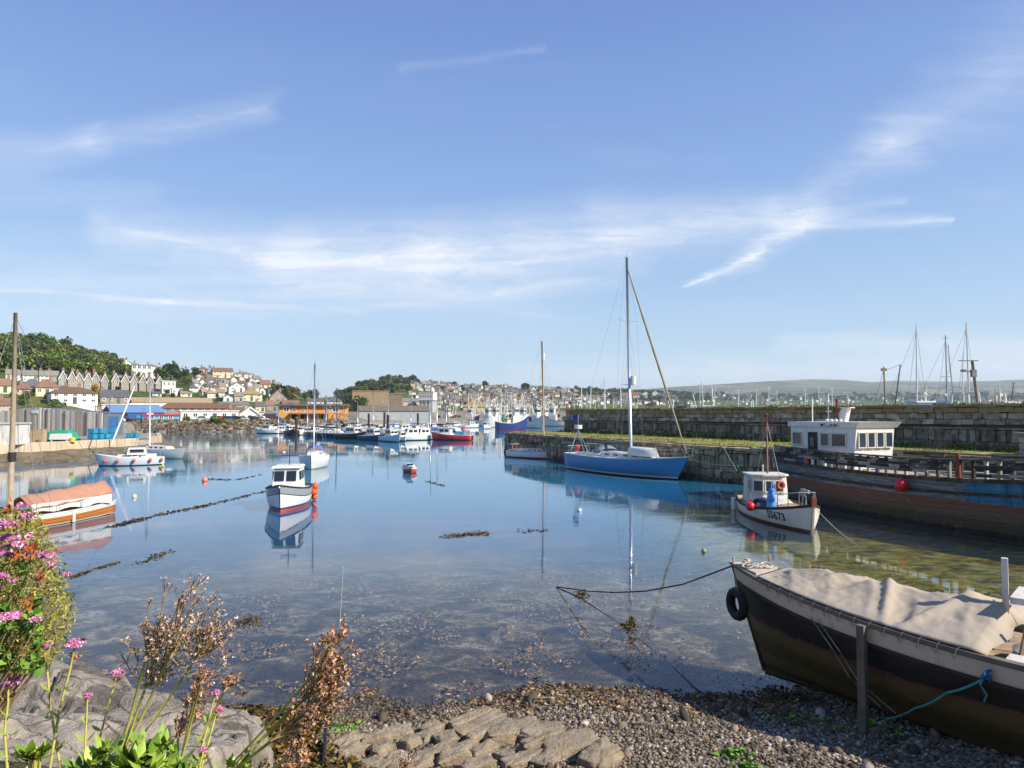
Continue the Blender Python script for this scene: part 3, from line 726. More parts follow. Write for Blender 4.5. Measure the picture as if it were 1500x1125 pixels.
def build_quay():
    w = thing('stone_quay', 'low stone quay with a grassy top beside the moored yachts', 'quay', (0, 0, 0))
    mas = MB()
    for (a, c) in zip([(8.5, 86)]+QF, QF):
        a, c = Vector((*a, 0)), Vector((*c, 0)); d = c-a; L = d.length; rz = math.atan2(d.y, d.x)
        b = MB(); courses(b, L, -1.2, QZ-.28, (.35, .95), (.2, .55), .2, .5, 0, .02)
        courses(b, L, QZ-.28, QZ-.02, (.26, .26), (.7, 1.6), .1, .9, 0, .02, -.06)
        cs, sn = math.cos(rz), math.sin(rz)
        mas.add([(a.x+x*cs-y*sn, a.y+x*sn+y*cs, z) for x, y, z in b.v], b.f, 0)
    mas.build('masonry', ST_QUAY, w)
    poly = [(8.5, 86)]+QF+[(60, 8), (34, 60), (14, 90)]
    # inset core so that the facing stones stand proud
    b = MB(); off = []
    for i, (x, y) in enumerate(poly): off.append((x+.28, y+.12, -3))
    b.prism(off, (0, 0, QZ-.06+3)); b.build('core', MORT, w)
    b = MB(); n = 40; rows = []
    for i in range(n+1):
        t = i/n*(len(QF)-1); k = min(int(t), len(QF)-2); f = Vector((*QF[k], 0)).lerp(Vector((*QF[k+1], 0)), t-k)
        s = clamp((82-f.y)/70); g = Vector((7.6, 79.5, 0)).lerp(Vector((46, 12, 0)), s)
        row = []
        for j in range(9):
            q = (f+Vector((.5, .25, 0))).lerp(g, j/8); row.append((q.x, q.y, QZ+.02+(.06*mnoise.noise((q.x*.4, q.y*.4, 0))+.04 if 0 < j < 8 else 0)))
        rows.append(row)
    b.grid(rows); b.build('turf', GRASSM, w, smooth=True)
    pts = []
    for i in range(14000):
        t = R.random()*(len(QF)-2); k = int(t); f = Vector((*QF[k], 0)).lerp(Vector((*QF[k+1], 0)), t-k); s = clamp((82-f.y)/70); g = Vector((7.6, 79.5, 0)).lerp(Vector((46, 12, 0)), s)
        q = f.lerp(g, R.random()**.8)
        if mnoise.noise((q.x*.3, q.y*.3, 5)) > -.1: pts.append((q.x, q.y, QZ+.03))
    tufts('quay_grass', 'sunlit yellow-green grass covering the stone quay', pts, (.04, .16), .03)
build_quay()

CONC = M('quay_concrete', '#b9a88e', .9, .14, .8, .2, '#6f5d45', .3, streak=True)
def build_west_quay():
    w = thing('concrete_quay', 'pale concrete quay edge in front of the grey shed', 'quay', (0, 0, 0))
    pl = [(-58, 30), (-52, 50), (-48.2, 64), (-43.6, 79.5), (-45, 88), (-52, 101)]
    b = MB()
    for i, (a, c) in enumerate(zip(pl, pl[1:])):
        a, c = Vector((*a, 0)), Vector((*c, 0)); d = c-a; L = d.length; rz = math.atan2(d.y, d.x); n = max(1, int(L/2.4))
        for k in range(n):
            q = a+d*((k+.5)/n); nx = Vector((-math.sin(rz), math.cos(rz), 0))
            q = q+nx*.3
            b.box(q.x, q.y, .75+R.uniform(-.02, .02), L/n-.04, .6, 1.05, rz, 0, 1, 1, .015)
    b.build('edge_panels', CONC, w)
    b = MB(); b.prism([(x-.45, y+.1, -2) for x, y in pl]+[(-120, 110, -2), (-130, 30, -2)], (0, 0, 3.72)); b.build('deck', M('quay_deck', '#8f8576', .95, .2, .5, .2), w)
    for px, py in ((51, 661), (104, 655)):
        b = MB(); p = P(px, py, .9); b.box(p.x+.3, p.y, -1, .35, .35, 3.0); b.build('timber_fender', M('fender_wood', '#6a5a48', .9, .3, 3), w)
    # weedy foreshore below it
    rows = []
    for i in range(60):
        t = i/59*(len(pl)-1); k = min(int(t), len(pl)-2); e = Vector((*pl[k], 0)).lerp(Vector((*pl[k+1], 0)), t-k); row = []
        for j in range(10):
            u = j/9; q = e+Vector((u*6.5, -u*3.0, 0)); row.append((q.x, q.y, lerp(.95, -.6, u)+.14*mnoise.noise((q.x*.8, q.y*.8, 0))))
        rows.append(row)
    b = MB(); b.grid(rows); tag(b.build('mud_bank', rock_mat('foreshore', '#4b4231', '#8b7b60', '#4a4420', .5, .9), smooth=True), kind='structure')
build_west_quay()

# boulders of the far shore
def build_rip_rap():
    pts = []; sz = []
    for i in range(1700):
        px = R.uniform(196, 500); c = tcol(px); u = R.random(); Y = c[0]-1.5+u*6.5; d = ray(px, 604)
        pts.append((d.x/d.y*Y, Y, tz(px, min(Y, c[0]+5), c)+R.uniform(-.1, .35))); sz.append(R.uniform(.35, .8))
    tag(stones('rock_armour', pts, sz, island_mat('armour_stone', [(0, '#3d352c'), (.4, '#5e5346'), (.8, '#786c59'), (1, '#988b76')], .9, .4, 3), (.6, .9)), 'bank of brown boulders along the far shore', 'boulders', kind='stuff')
    pts = []
    for i in range(9000):
        px = R.uniform(200, 500); c = tcol(px); Y = c[0]+R.uniform(4, 9); d = ray(px, 604)
        if mnoise.noise((px*.05, 0, 1)) > -.15: pts.append((d.x/d.y*Y, Y, tz(px, Y, c)))
    tufts('bank_grass', 'yellow-green grass on top of the boulder bank', pts, (.2, .9), .12)
build_rip_rap()
# ================================================================== trees
def leaf_mat(name, stops, hue=.06):
    m, t, s = new_mat(name)
    ri = t.new('ShaderNodeNewGeometry').outputs['Random Per Island']; oi = t.new('ShaderNodeObjectInfo').outputs['Random']
    c = t.ramp(ri, [(p, hexc(h)) for p, h in stops])
    hs = t.new('ShaderNodeHueSaturation'); t.put(hs.inputs['Hue'], t.math('MULTIPLY_ADD', oi, -hue, .5+hue*.35)); t.put(hs.inputs['Value'], t.math('MULTIPLY_ADD', t.math('FRACT', t.math('MULTIPLY', oi, 7.3)), .7, .68)); t.put(hs.inputs['Color'], c)
    t.put(s.inputs['Base Color'], hs.outputs[0]); s.inputs['Roughness'].default_value = .7; s.inputs['Specular IOR Level'].default_value = .2
    return m
LEAF = leaf_mat('tree_leaves', [(0, '#2d3c14'), (.4, '#47591f'), (.75, '#61722e'), (1, '#80904a')])
LEAFD = leaf_mat('dark_leaves', [(0, '#22301a'), (.5, '#364723'), (1, '#55653a')])
LEAFY = leaf_mat('golden_leaves', [(0, '#6d5a14'), (.5, '#a08420'), (1, '#c2a83a')], .02)
LEAFB = leaf_mat('bronze_leaves', [(0, '#3f3519'), (.5, '#655630'), (1, '#84764a')], .03)
BARK = M('bark', '#4f4234', .95, .3, 6)
def tree_meshes(n, leafn, lsz, shape):
    out = []
    for k in range(n):
        pts = []; sz = []
        blobs = []
        for i in range(15):
            a = R.uniform(0, 2*PI); e = R.uniform(-.75, 1); r = R.uniform(.5, 1)
            blobs.append((.30*shape[0]*r*math.cos(a)*math.sqrt(max(.1, 1-e*e)), .30*shape[0]*r*math.sin(a)*math.sqrt(max(.1, 1-e*e)), shape[1]+.27*shape[2]*e, R.uniform(.13, .22)*shape[0]**.5))
        for i in range(leafn):
            b = R.choice(blobs); v = Vector((R.gauss(0, 1), R.gauss(0, 1), R.gauss(.15, 1))).normalized()*b[3]*(R.random()**.35)
            pts.append((b[0]+v.x, b[1]+v.y, b[2]+v.z*.85)); sz.append(lsz*R.uniform(.6, 1.4))
        V, F = leaves(pts, sz, 0, 1.5)
        o = raw_mesh('crown', V, F, LEAF)
        t = MB(); t.tube([(0, 0, -.05), (.01, 0, .2), (.02, .01, shape[1])], .035, 6, 0, .012)
        for i in range(4):
            b = blobs[i]; t.tube([(.01, 0, .22+.05*i), (b[0]*.6, b[1]*.6, b[2]*.8), (b[0], b[1], b[2])], .014, 5, 0, .004)
        tr = t.build('trunk', BARK)
        out.append((o.data, tr.data)); bpy.data.objects.remove(o); bpy.data.objects.remove(tr)
    return out
TREE = tree_meshes(6, 900, .075, (1, .58, 1.0))
WIDE = tree_meshes(4, 900, .085, (1.5, .5, 1.0))
SLIM = tree_meshes(2, 700, .06, (.62, .55, 1.25))
def tree(loc, h, label, group=None, kind=TREE, mat=LEAF, name='tree', wide=1.0):
    cm, tm = R.choice(kind)
    t = thing(name, label, 'shrub' if name == 'shrub' else 'tree', loc, R.uniform(0, 6.28), group)
    for nm, me in (('crown', cm), ('trunk', tm)):
        o = bpy.data.objects.new(nm, me); COL.objects.link(o); o.parent = t; o.scale = (h*wide, h*wide, h)
        if nm == 'crown' and mat is not LEAF:
            o.material_slots[0].link = 'OBJECT'; o.material_slots[0].material = mat
    return t
def tree_px(px, py, hpx, *a, **k):
    p = ground_at(px, py); return tree(p-Vector((0, 0, .3)), hpx*p.y/1000*1.05, *a, **k)
def sky_row(px): return tcol(px)[4]
wl_ = 'leafy broadleaf tree in the wood above the stone terrace'
for r_ in range(5):
    px = -40+R.uniform(0, 5)
    while px < 182:
        s = sky_row(px); lim = lerp(546, 552, clamp(px/180))
        py = lerp(s+1.5, lim, (r_/4)**.9)+R.uniform(-1.5, 1.5)
        if not (px > 168 and r_ < 2):
            tree_px(px, py, R.uniform(23, 33)*lerp(1, .72, clamp((px-60)/120)), wl_, 'trees of the hillside wood', WIDE if R.random() < .5 else TREE, R.choice([LEAF, LEAF, LEAFD, LEAFB if 90 < px < 165 and r_ < 2 else LEAF]))
        px += R.uniform(9, 14)
for px, py, h, kd, mt, lab in [(139, 590, 27, SLIM, LEAFY, 'golden conical tree beside the large white hipped house'), (237, 563, 26, TREE, LEAF, 'green tree behind the white cube house'), (250, 560, 31, TREE, LEAFD, 'tallest dark tree on the hill crest above the white cube house'), (263, 561, 27, WIDE, LEAFD, 'broad dark tree on the hill crest beside the tallest one'), (275, 565, 15, WIDE, LEAF, 'low round tree under the hill crest trees'),
        (286, 555, 17, TREE, LEAFD, 'dark tree on the crest next to the first hill houses'), (293, 556, 14, TREE, LEAFD, 'small dark tree touching the first hill houses'), (188, 594, 11, TREE, LEAF, 'small round tree at the end of the slate roofed grey house'), (408, 588, 28, WIDE, LEAFD, 'dark spreading tree above the stone gable'), (421, 588, 25, WIDE, LEAFB, 'bronze leaved tree behind the orange building'), (433, 588, 21, TREE, LEAFB, 'bronze tinted tree next along behind the orange building'),
        (446, 588, 15, TREE, LEAFD, 'dark slim tree behind the orange building roof'), (458, 588, 20, WIDE, LEAF, 'bright green round tree above the orange building'), (527, 603, 25, WIDE, LEAF, 'large round green tree between the orange building and the grey shed'), (513, 598, 20, WIDE, LEAFD, 'dark tree behind the boatyard gangway'),
        (710, 572, 14, TREE, LEAFD, 'dark tree standing on the far town skyline'), (769, 574, 14, WIDE, LEAFD, 'round dark tree alone on the far town ridge'), (612, 565, 10, TREE, LEAFD, 'small dark tree at the foot of the wooded knoll'), (401, 562, 7, TREE, LEAF, 'lone small tree on the hill skyline above the last houses'), (290, 600, 12, TREE, LEAF, 'small tree behind the brown roofed warehouse'), (318, 590, 14, SLIM, LEAF, 'pale green tree between the low white shed and the hill houses')]:
    tree_px(px, py, h, lab, None, kd, mt)
sl = 'green garden shrub below the bungalows near the shed'
for i in range(26):
    px = R.uniform(-20, 102); py = lerp(584, 602, R.random()); tree_px(px, py, R.uniform(8, 15), sl, 'shrubs above the grey shed', WIDE, R.choice([LEAF, LEAF, LEAFD]), 'shrub')
for i, (px, py, h) in enumerate([(273, 622, 11), (316, 624, 16), (324, 623, 12)]):
    tree_px(px, py, h, ['rounded bush on the bank beside the blue kiosk', 'big rounded bush on the boulder bank', 'smaller bush against the big one on the boulder bank'][i], None, WIDE, LEAF, 'shrub')
# wooded knoll in the middle
kl = 'broadleaf tree on the wooded knoll beyond the marina'
for r_ in range(5):
    px = 494+R.uniform(0, 4)
    while px < 606:
        s = sky_row(px); py = lerp(s+1, 590, (r_/4)**1.1)+R.uniform(-1, 1)
        if not (r_ > 2 and px > 575): tree_px(px, py, R.uniform(10, 15), kl, 'trees of the wooded knoll', WIDE if R.random() < .6 else TREE, R.choice([LEAF, LEAFD, LEAFD]))
        px += R.uniform(6.5, 9.5)
tl = 'small tree standing among the houses of the far town'
for i in range(50):
    px = R.uniform(598, 850); s = sky_row(px); py = s+abs(R.gauss(0, 12))+1
    if py < 596: tree_px(px, py, R.uniform(5, 8.5), tl, 'trees of the far town', R.choice([TREE, WIDE]), R.choice([LEAF, LEAFD]))
hl = 'small tree growing among the houses of the near hillside'
for i in range(34):
    px = R.uniform(170, 430); s = sky_row(px); py = R.uniform(s+4, 592)
    tree_px(px, py, R.uniform(6, 10), hl, 'trees of the near hillside', R.choice([TREE, WIDE]), R.choice([LEAF, LEAF, LEAFD]))
def far_woods():
    Vs, Fs, o = [], [], 0
    src = [TREE[i][0] for i in range(6)]+[WIDE[i][0] for i in range(4)]
    cache = []
    for me in src:
        v = np.zeros(len(me.vertices)*3, np.float32); me.vertices.foreach_get('co', v); f = np.zeros(len(me.loops), np.int32); me.loops.foreach_get('vertex_index', f); cache.append((v.reshape(-1, 3), f.reshape(-1, 4)))
    for i in range(560):
        px = R.uniform(838, 1580) if i % 3 else R.uniform(845, 1040); s = sky_row(px)
        py = s+abs(R.gauss(0, 7.0)) if px < 1010 else R.uniform(s, s+9)
        p = ground_at(px, min(py, 596)); h = (R.uniform(6, 12) if px < 1010 else R.uniform(4, 9))*p.y/1000
        v, f = R.choice(cache); k = int(len(f)*.4)//2*2; v = v[:k*3]; f = f[:k]
        a = R.uniform(0, 6.28); w = R.uniform(1, 1.6); x = v[:, 0]*math.cos(a)-v[:, 1]*math.sin(a); y = v[:, 0]*math.sin(a)+v[:, 1]*math.cos(a)
        Vs.append(np.stack([x*h*w+p.x, y*h*w+p.y, (v[:, 2]-.25)*h+p.z], 1)); Fs.append(f+o); o += len(v)
    tag(raw_mesh('far_woods', np.concatenate(Vs), np.concatenate(Fs), LEAFD), 'dark belts of woodland on the far shore behind the sea wall', 'woods', kind='stuff')
far_woods()

# ================================================================== buildings
GLASS = M('window_glass', '#2e3a44', .12, .3, 1, spec=.6)
WFRAME = M('window_frame', '#d9d6cd', .5, .05)
WCOL = {'white': '#dcd8cf', 'cream': '#d8c9a6', 'pink': '#d3b3a3', 'grey': '#97938c', 'stone': '#948a7c', 'pale': '#c9c4b8', 'blue': '#7d97b5', 'tan': '#b5a48b', 'brick': '#8f6a55'}
RCOL = {'slate': '#54565a', 'grey': '#77756f', 'brown': '#6d5645', 'red': '#80604f', 'lichen': '#8a7850', 'tan': '#8d7a63', 'blue': '#5d7fa6', 'white': '#cfcdc8', 'dark': '#38383a'}
RNAME = {'slate': 'slate', 'grey': 'grey', 'brown': 'brown', 'red': 'red-brown', 'lichen': 'lichened yellow', 'tan': 'tan', 'blue': 'blue', 'white': 'white', 'dark': 'dark'}
def wallm(c): return M('wall_'+c, WCOL.get(c, c), .85, .07, .6, 0, '#8a8274', .16, streak=True, rnd=.08)
def roofm(c): return M('roof_'+c, RCOL.get(c, c), .8, .2, 1.5, 0, '#7a6a48', .22, rnd=.12)
_win = {}
def window_mesh(w, h):
    k = (round(w, 1), round(h, 1))
    if k not in _win:
        w, h = k; b = MB(); f = .12*min(w, h)+.03
        b.box(0, .02, 0, w, .10, h, 0, 1)
        b.box(-w/2+f/2, -.06, 0, f, .08, h, 0, 0); b.box(w/2-f/2, -.06, 0, f, .08, h, 0, 0)
        b.box(0, -.06, 0, w-2*f, .08, f, 0, 0); b.box(0, -.06, h-f, w-2*f, .08, f, 0, 0)
        if w > .7: b.box(0, -.05, f, f*.7, .06, h-2*f, 0, 0)
        o = b.build('window', [WFRAME, GLASS]); _win[k] = o.data; bpy.data.objects.remove(o)
    return _win[k]
def add_window(par, x, y, z, w, h, rz=0.0):
    o = bpy.data.objects.new('window', window_mesh(w, h)); COL.objects.link(o); o.parent = par
    o.location = (x, y, z); o.rotation_euler = (0, 0, rz); return o
def building(loc, W, Dp, hw, hr, kind, wall, roof, rz, label, group=None, cols=3, storeys=2, chim=1, trim=False, name='house', cat='house', side=True, winscale=1.0, door=True):
    """W wide, Dp deep, eaves at hw, ridge hr above them"""
    t = thing(name, label, cat, loc, rz, group); b = MB(); x, y = W/2, Dp/2
    base = -4.0
    b.box(0, 0, base, W, Dp, hw-base)
    ov = .25
    r = MB(); th = .18
    if kind == 'side':
        b.add([(-x, -y, hw), (-x, y, hw), (-x, 0, hw+hr), (x, -y, hw), (x, y, hw), (x, 0, hw+hr)], [(0, 2, 1), (3, 4, 5)])
        for s in (-1, 1):
            e = hw-ov*hr/y
            r.prism([(-x-ov, s*(y+ov), e), (-x-ov, 0, hw+hr), (-x-ov, 0, hw+hr+th), (-x-ov, s*(y+ov), e+th)], (W+2*ov, 0, 0))
    elif kind == 'gable':
        b.add([(-x, -y, hw), (x, -y, hw), (0, -y, hw+hr), (-x, y, hw), (x, y, hw), (0, y, hw+hr)], [(0, 1, 2), (3, 5, 4)])
        for s in (-1, 1):
            e = hw-ov*hr/x
            r.prism([(s*(x+ov), -y-ov, e), (0, -y-ov, hw+hr), (0, -y-ov, hw+hr+th), (s*(x+ov), -y-ov, e+th)], (0, Dp+2*ov, 0))
    elif kind == 'hip':
        xr = max(.1, x-y); ov = .4
        r.add([(-x-ov, -y-ov, hw), (x+ov, -y-ov, hw), (x+ov, y+ov, hw), (-x-ov, y+ov, hw), (-xr, 0, hw+hr), (xr, 0, hw+hr), (-x-ov, -y-ov, hw-.15), (x+ov, -y-ov, hw-.15), (x+ov, y+ov, hw-.15), (-x-ov, y+ov, hw-.15)],
              [(0, 1, 5, 4), (1, 2, 5), (2, 3, 4, 5), (3, 0, 4), (6, 7, 1, 0), (7, 8, 2, 1), (8, 9, 3, 2), (9, 6, 0, 3), (9, 8, 7, 6)])
    else:
        r.box(0, 0, hw, W+.5, Dp+.5, .3+hr)
    b.build('wall', wallm(wall), t); ro = r.build('roof', roofm(roof), t)
    if trim and kind == 'gable':
        q = MB()
        for s in (-1, 1):
            e = hw-ov*hr/x
            q.prism([(s*(x+ov), -y-ov-.12, e-.35), (0, -y-ov-.12, hw+hr-.4), (0, -y-ov-.12, hw+hr+.1), (s*(x+ov), -y-ov-.12, e+.15)], (0, .1, 0))
        q.build('gable_trim', WFRAME, t)
    if chim and kind != 'flat':
        for i in range(chim):
            cx = (-x*.8 if i == 0 else x*.8) if kind == 'side' else R.choice([-.3, .3])*x
            c = MB(); zt = hw+hr+.9; c.box(cx, 0, hw*.9, .8, .6, zt-hw*.9); c.box(cx, 0, zt, .95, .75, .15); c.tube([(cx, 0, zt+.15), (cx, 0, zt+.6)], .13, 6)
            c.build('chimney', M('chimney_brick', '#8a7060', .9, .2), ro)
    wh = min(1.4, hw/storeys*.5)*winscale; ww = min(1.2, W/cols*.5)*winscale
    for s in range(storeys):
        z = hw/storeys*(s+.36)
        for c in range(cols):
            wx = -x+W*(c+.5)/cols
            if door and s == 0 and c == cols//2: 
                d = MB(); d.box(wx, -y-.03, 0, min(1.0, ww), .12, min(2.1, hw*.8)); d.build('door', M('door_paint', '#4a5660', .5, .2, rnd=.3), t); continue
            add_window(t, wx, -y, z, ww, wh)
        if side and Dp > 4:
            for c in range(2): add_window(t, x, -y+Dp*(c+.5)/2, z, ww, wh, PI/2)
    if kind == 'gable' and hr > 2: add_window(t, 0, -y, hw+hr*.18, ww*.8, wh*.8)
    return t
def face(p): return -math.atan2(p.x, p.y)
def site(px, py, off=None):
    p = ground_at(px, py)
    if off:
        c = tcol(px); Y = c[0]+off; d = ray(px, 604); p = Vector((d.x/d.y*Y, Y, tz(px, Y, c)))
    return p
def bld(px, py, wpx, hpx, kind, wall, roof, label, group=None, yaw=.12, rfrac=.42, dep=.7, off=None, **k):
    p = site(px, py, off); s = p.y/1000
    W = wpx*s; Hh = hpx*s; hr = Hh*rfrac if kind != 'flat' else 0.0
    return building(p, W, max(3, min(W*dep, 11)), Hh-hr, hr, kind, wall, roof, face(p)+yaw, label, group, **k)
# the white terrace under the wood
for i in range(6):
    bld(16+12.3*i, 557.5+.5*i, 12.3, 15.5, 'side', 'white' if i != 5 else 'stone', 'grey', 'white terraced house with grey roof, %s in its row counting from the wooden mast' % ordw(i+1) if i != 5 else 'stone end house of the white terrace beside the twin gables', 'white terrace under the wood', 0, .4, .8, cols=2, door=False, side=False)
for row, (xs, yb) in enumerate([((90, 103.5, 114, 127.5, 139, 151.5), 568), ((168, 182, 194.5, 208, 219, 232), 572)]):
    for i, px in enumerate(xs):
        bld(px+R.uniform(-.6, .6), yb+.4*i, R.uniform(8.8, 10.2), 24.8-.4*i+R.uniform(-1.2, .8), 'gable', 'stone' if (i+row) % 3 else 'grey', 'slate', 'tall gabled stone house with white bargeboards, %s in the %s terrace' % (ordw(i+1), 'upper' if row == 0 else 'lower'), 'gabled stone terraces', .18, .42, 1.0, cols=2, storeys=2, trim=True, door=False)
        if i < 5: bld(px+6.4, yb-1.2+.4*i, 7.5, 19.5-.4*i+R.uniform(-1, .6), 'side', 'stone' if i % 2 else 'pale', R.choice(['slate', 'grey']), 'recessed slate roofed house, %s between the gables of the %s terrace' % (ordw(i+1), 'upper' if row == 0 else 'lower'), 'gabled stone terraces', .18, .5, .9, cols=2, door=False, side=False, chim=i % 2)
for i, (px, py, w, h, wc, rc, lab) in enumerate([(6, 576, 34, 21, 'cream', 'red', 'hip roofed cream bungalow partly behind the wooden mast'), (34, 578, 20, 17, 'tan', 'red', 'tan bungalow between two larger hip roofed ones'), (47, 576, 24, 21, 'pink', 'slate', 'pinkish bungalow with grey hipped roof and white bay'), (68, 580, 28, 24, 'cream', 'red', 'yellowish bungalow with tall red-brown hipped roof'), (92, 574, 20, 9, 'white', 'brown', 'low white cottage under the gabled terrace')]):
    bld(px, py, w, h, 'hip', wc, rc, lab, None, .1, .5, .7, storeys=1, cols=3)
DET = [(106, 592, 57, 25, 'hip', 'white', 'brown', 'large white house with long hipped brown roof', dict(cols=5, rfrac=.36)), (166, 592, 37, 20, 'side', 'stone', 'slate', 'stone house with long dark slate roof by the golden tree', dict(cols=4, storeys=1, rfrac=.5)),
 (182, 542, 17, 16, 'gable', 'white', 'slate', 'white gabled house high at the edge of the wood', dict(cols=2)), (171, 527, 8, 7, 'gable', 'white', 'slate', 'tiny white gable peeping over the wood', dict(cols=1, chim=0)), (196, 543, 13, 8, 'side', 'white', 'slate', 'low white annexe beside the high gabled house', dict(cols=2, storeys=1, chim=0)), (194, 532, 19, 9, 'hip', 'cream', 'grey', 'cream bungalow on the crest behind the white gable', dict(cols=3, storeys=1)),
 (220, 537, 20, 10, 'hip', 'cream', 'grey', 'bungalow with wide grey hipped roof on the crest', dict(cols=3, storeys=1)), (232, 539, 8, 11, 'gable', 'white', 'slate', 'narrow white house on the crest before the big trees', dict(cols=1)), (206, 553, 26, 17, 'flat', 'white', 'slate', 'modern house with a band of large windows', dict(cols=4, storeys=2, winscale=1.5)), (224, 554, 14, 16, 'flat', 'white', 'grey', 'white modern block beside the house with the window band', dict(cols=2)), (190, 550, 12, 9, 'hip', 'pale', 'slate', 'slate roofed villa behind the lower stone terrace', dict(cols=2, storeys=1)),
 (246, 577, 18, 18, 'flat', 'white', 'white', 'white cube house beside the stone terrace', dict(cols=3)), (258, 580, 13, 10, 'flat', 'white', 'white', 'low white cube wing next to the cube house', dict(cols=2, storeys=1)), (229, 580, 12, 6, 'side', 'white', 'slate', 'small white cottage in front of the cube house', dict(cols=2, storeys=1)), (272, 581, 15, 7, 'side', 'white', 'tan', 'white bungalow with sandy roof right of the cube house'.replace('right of', 'next past'), dict(cols=2, storeys=1)),
 (367, 588, 29, 17, 'hip', 'cream', 'lichen', 'big cream house with lichened hip roof on the lower hill', dict(cols=3)), (349, 588, 12, 13, 'side', 'tan', 'grey', 'tan annexe of the lichened house', dict(cols=2)), (333, 588, 13, 9, 'gable', 'white', 'grey', 'low white gable in front of the lichened house', dict(cols=1, chim=0)), (406, 589, 26, 17, 'gable', 'stone', 'tan', 'stone hall with a steep gable under the bronze trees', dict(cols=3, storeys=1, rfrac=.75)), (384, 578, 8, 10, 'gable', 'white', 'slate', 'narrow white gable above the stone hall', dict(cols=1)), (346, 577, 22, 16, 'gable', 'white', 'grey', 'broad white gable end in the middle of the hill', dict(cols=2, chim=0)),
 (325, 553, 28, 14, 'side', 'cream', 'brown', 'long cream house with dormers on the hill crest', dict(cols=4)), (308, 550, 9, 13, 'gable', 'blue', 'slate', 'blue gabled house on the hill crest', dict(cols=1)), (355, 552, 24, 9, 'hip', 'pale', 'grey', 'grey hipped bungalow past the cream dormer house', dict(cols=3, storeys=1)), (388, 572, 14, 15, 'side', 'cream', 'red', 'tall cream house at the end of the hill', dict(cols=2)), (297, 545, 12, 9, 'hip', 'pink', 'brown', 'first pinkish house after the crest trees', dict(cols=2, storeys=1))]
for px, py, w, h, kd, wc, rc, lab, kw in DET: bld(px, py, w, h, kd, wc, rc, lab, None, kw.pop('yaw', .15), **kw)
rows = [(553, 300, 420, 10), (558, 292, 425, 10), (563, 288, 430, 9.5), (568.5, 284, 432, 10), (574, 280, 425, 10), (581, 298, 420, 11)]
for r_, (py, x0, x1, st) in enumerate(rows):
    px = x0+R.uniform(0, 4); i = 0
    while px < x1:
        if py > sky_row(px)+4 and not any(abs(px-q[0]) < (q[2]+9)/2*.8 and abs(py-q[1]) < 8 for q in DET):
            i += 1; wc = R.choice(['white', 'white', 'white', 'cream', 'pale', 'white', 'white']); rc = R.choice(['slate', 'brown', 'tan', 'grey', 'slate', 'grey'])
            bld(px, py+R.uniform(-1.5, 1.5), R.uniform(8.5, 12), R.uniform(8.5, 12), R.choice(['side', 'side', 'gable', 'hip']), wc, rc, '%s house, %s roof, %s along the %s row down the near hill' % (wc, RNAME[rc], ordw(i), ordw(r_+1)), 'houses stepped down the near hill', R.uniform(-.3, .6), cols=2, storeys=2, side=False, door=False)
        px += st*R.uniform(.85, 1.35)
# the far town above the trawlers
rows = [(563.5, 606), (566.5, 604), (569.5, 600), (573, 612), (577, 640), (581, 642), (585.5, 640), (590, 652), (594, 655)]
for r_, (py, x0) in enumerate(rows):
    px = x0+R.uniform(0, 6); i = 0
    while px < 852:
        y = py+R.uniform(-.8, .8)+2.0*clamp((px-700)/150)
        if y > sky_row(px)+.8 and not (r_ > 5 and 812 < px):
            i += 1; wc = R.choice(['white', 'white', 'pale', 'cream', 'grey', 'white', 'stone'] if r_ < 3 else ['white', 'pale', 'cream', 'grey', 'stone', 'stone', 'tan']); rc = R.choice(['slate', 'grey', 'brown', 'tan', 'grey', 'slate', 'slate'])
            bld(px, y, R.uniform(6, 9), R.uniform(5.5, 8), R.choice(['side', 'side', 'gable']), wc, rc, '%s house with %s roof, %s in the %s row of the far town' % (wc, RNAME[rc], ordw(i), ordw(r_+1)), 'houses of the far town', R.uniform(-.5, .7), cols=2, storeys=1 if r_ < 4 else 2, chim=1 if R.random() < .5 else 0, side=False, door=False)
        px += R.uniform(7.2, 10.5)
# across the bay, over the sea wall
i = 0
for px in [862, 874, 886, 899, 915, 931, 946, 960, 972, 985]:
    i += 1; wc = R.choice(['white', 'pale', 'pink', 'grey']); bld(px, 585+R.uniform(-4, 3), R.uniform(8, 13), R.uniform(7, 11), R.choice(['side', 'gable']), wc, R.choice(['slate', 'brown', 'red']), '%s house seen through the yacht rigging, %s beyond the sea wall' % (wc, ordw(i)), 'houses beyond the sea wall', .1, cols=2, side=False, door=False)
i = 0; px = 1085
while px < 1520:
    i += 1; wc = R.choice(['white', 'white', 'pale', 'cream']); w = R.uniform(6, 15)
    bld(px, 584+R.uniform(-4, 4), w, R.uniform(3.5, 6.5), R.choice(['side', 'flat', 'side']), wc, R.choice(['slate', 'grey', 'brown']), '%s building across the bay, %s from the twin trawlers' % (wc, ordw(i)), 'buildings across the bay', .1, cols=3, storeys=1, chim=0, side=False, door=False)
    px += w+R.uniform(3, 9)
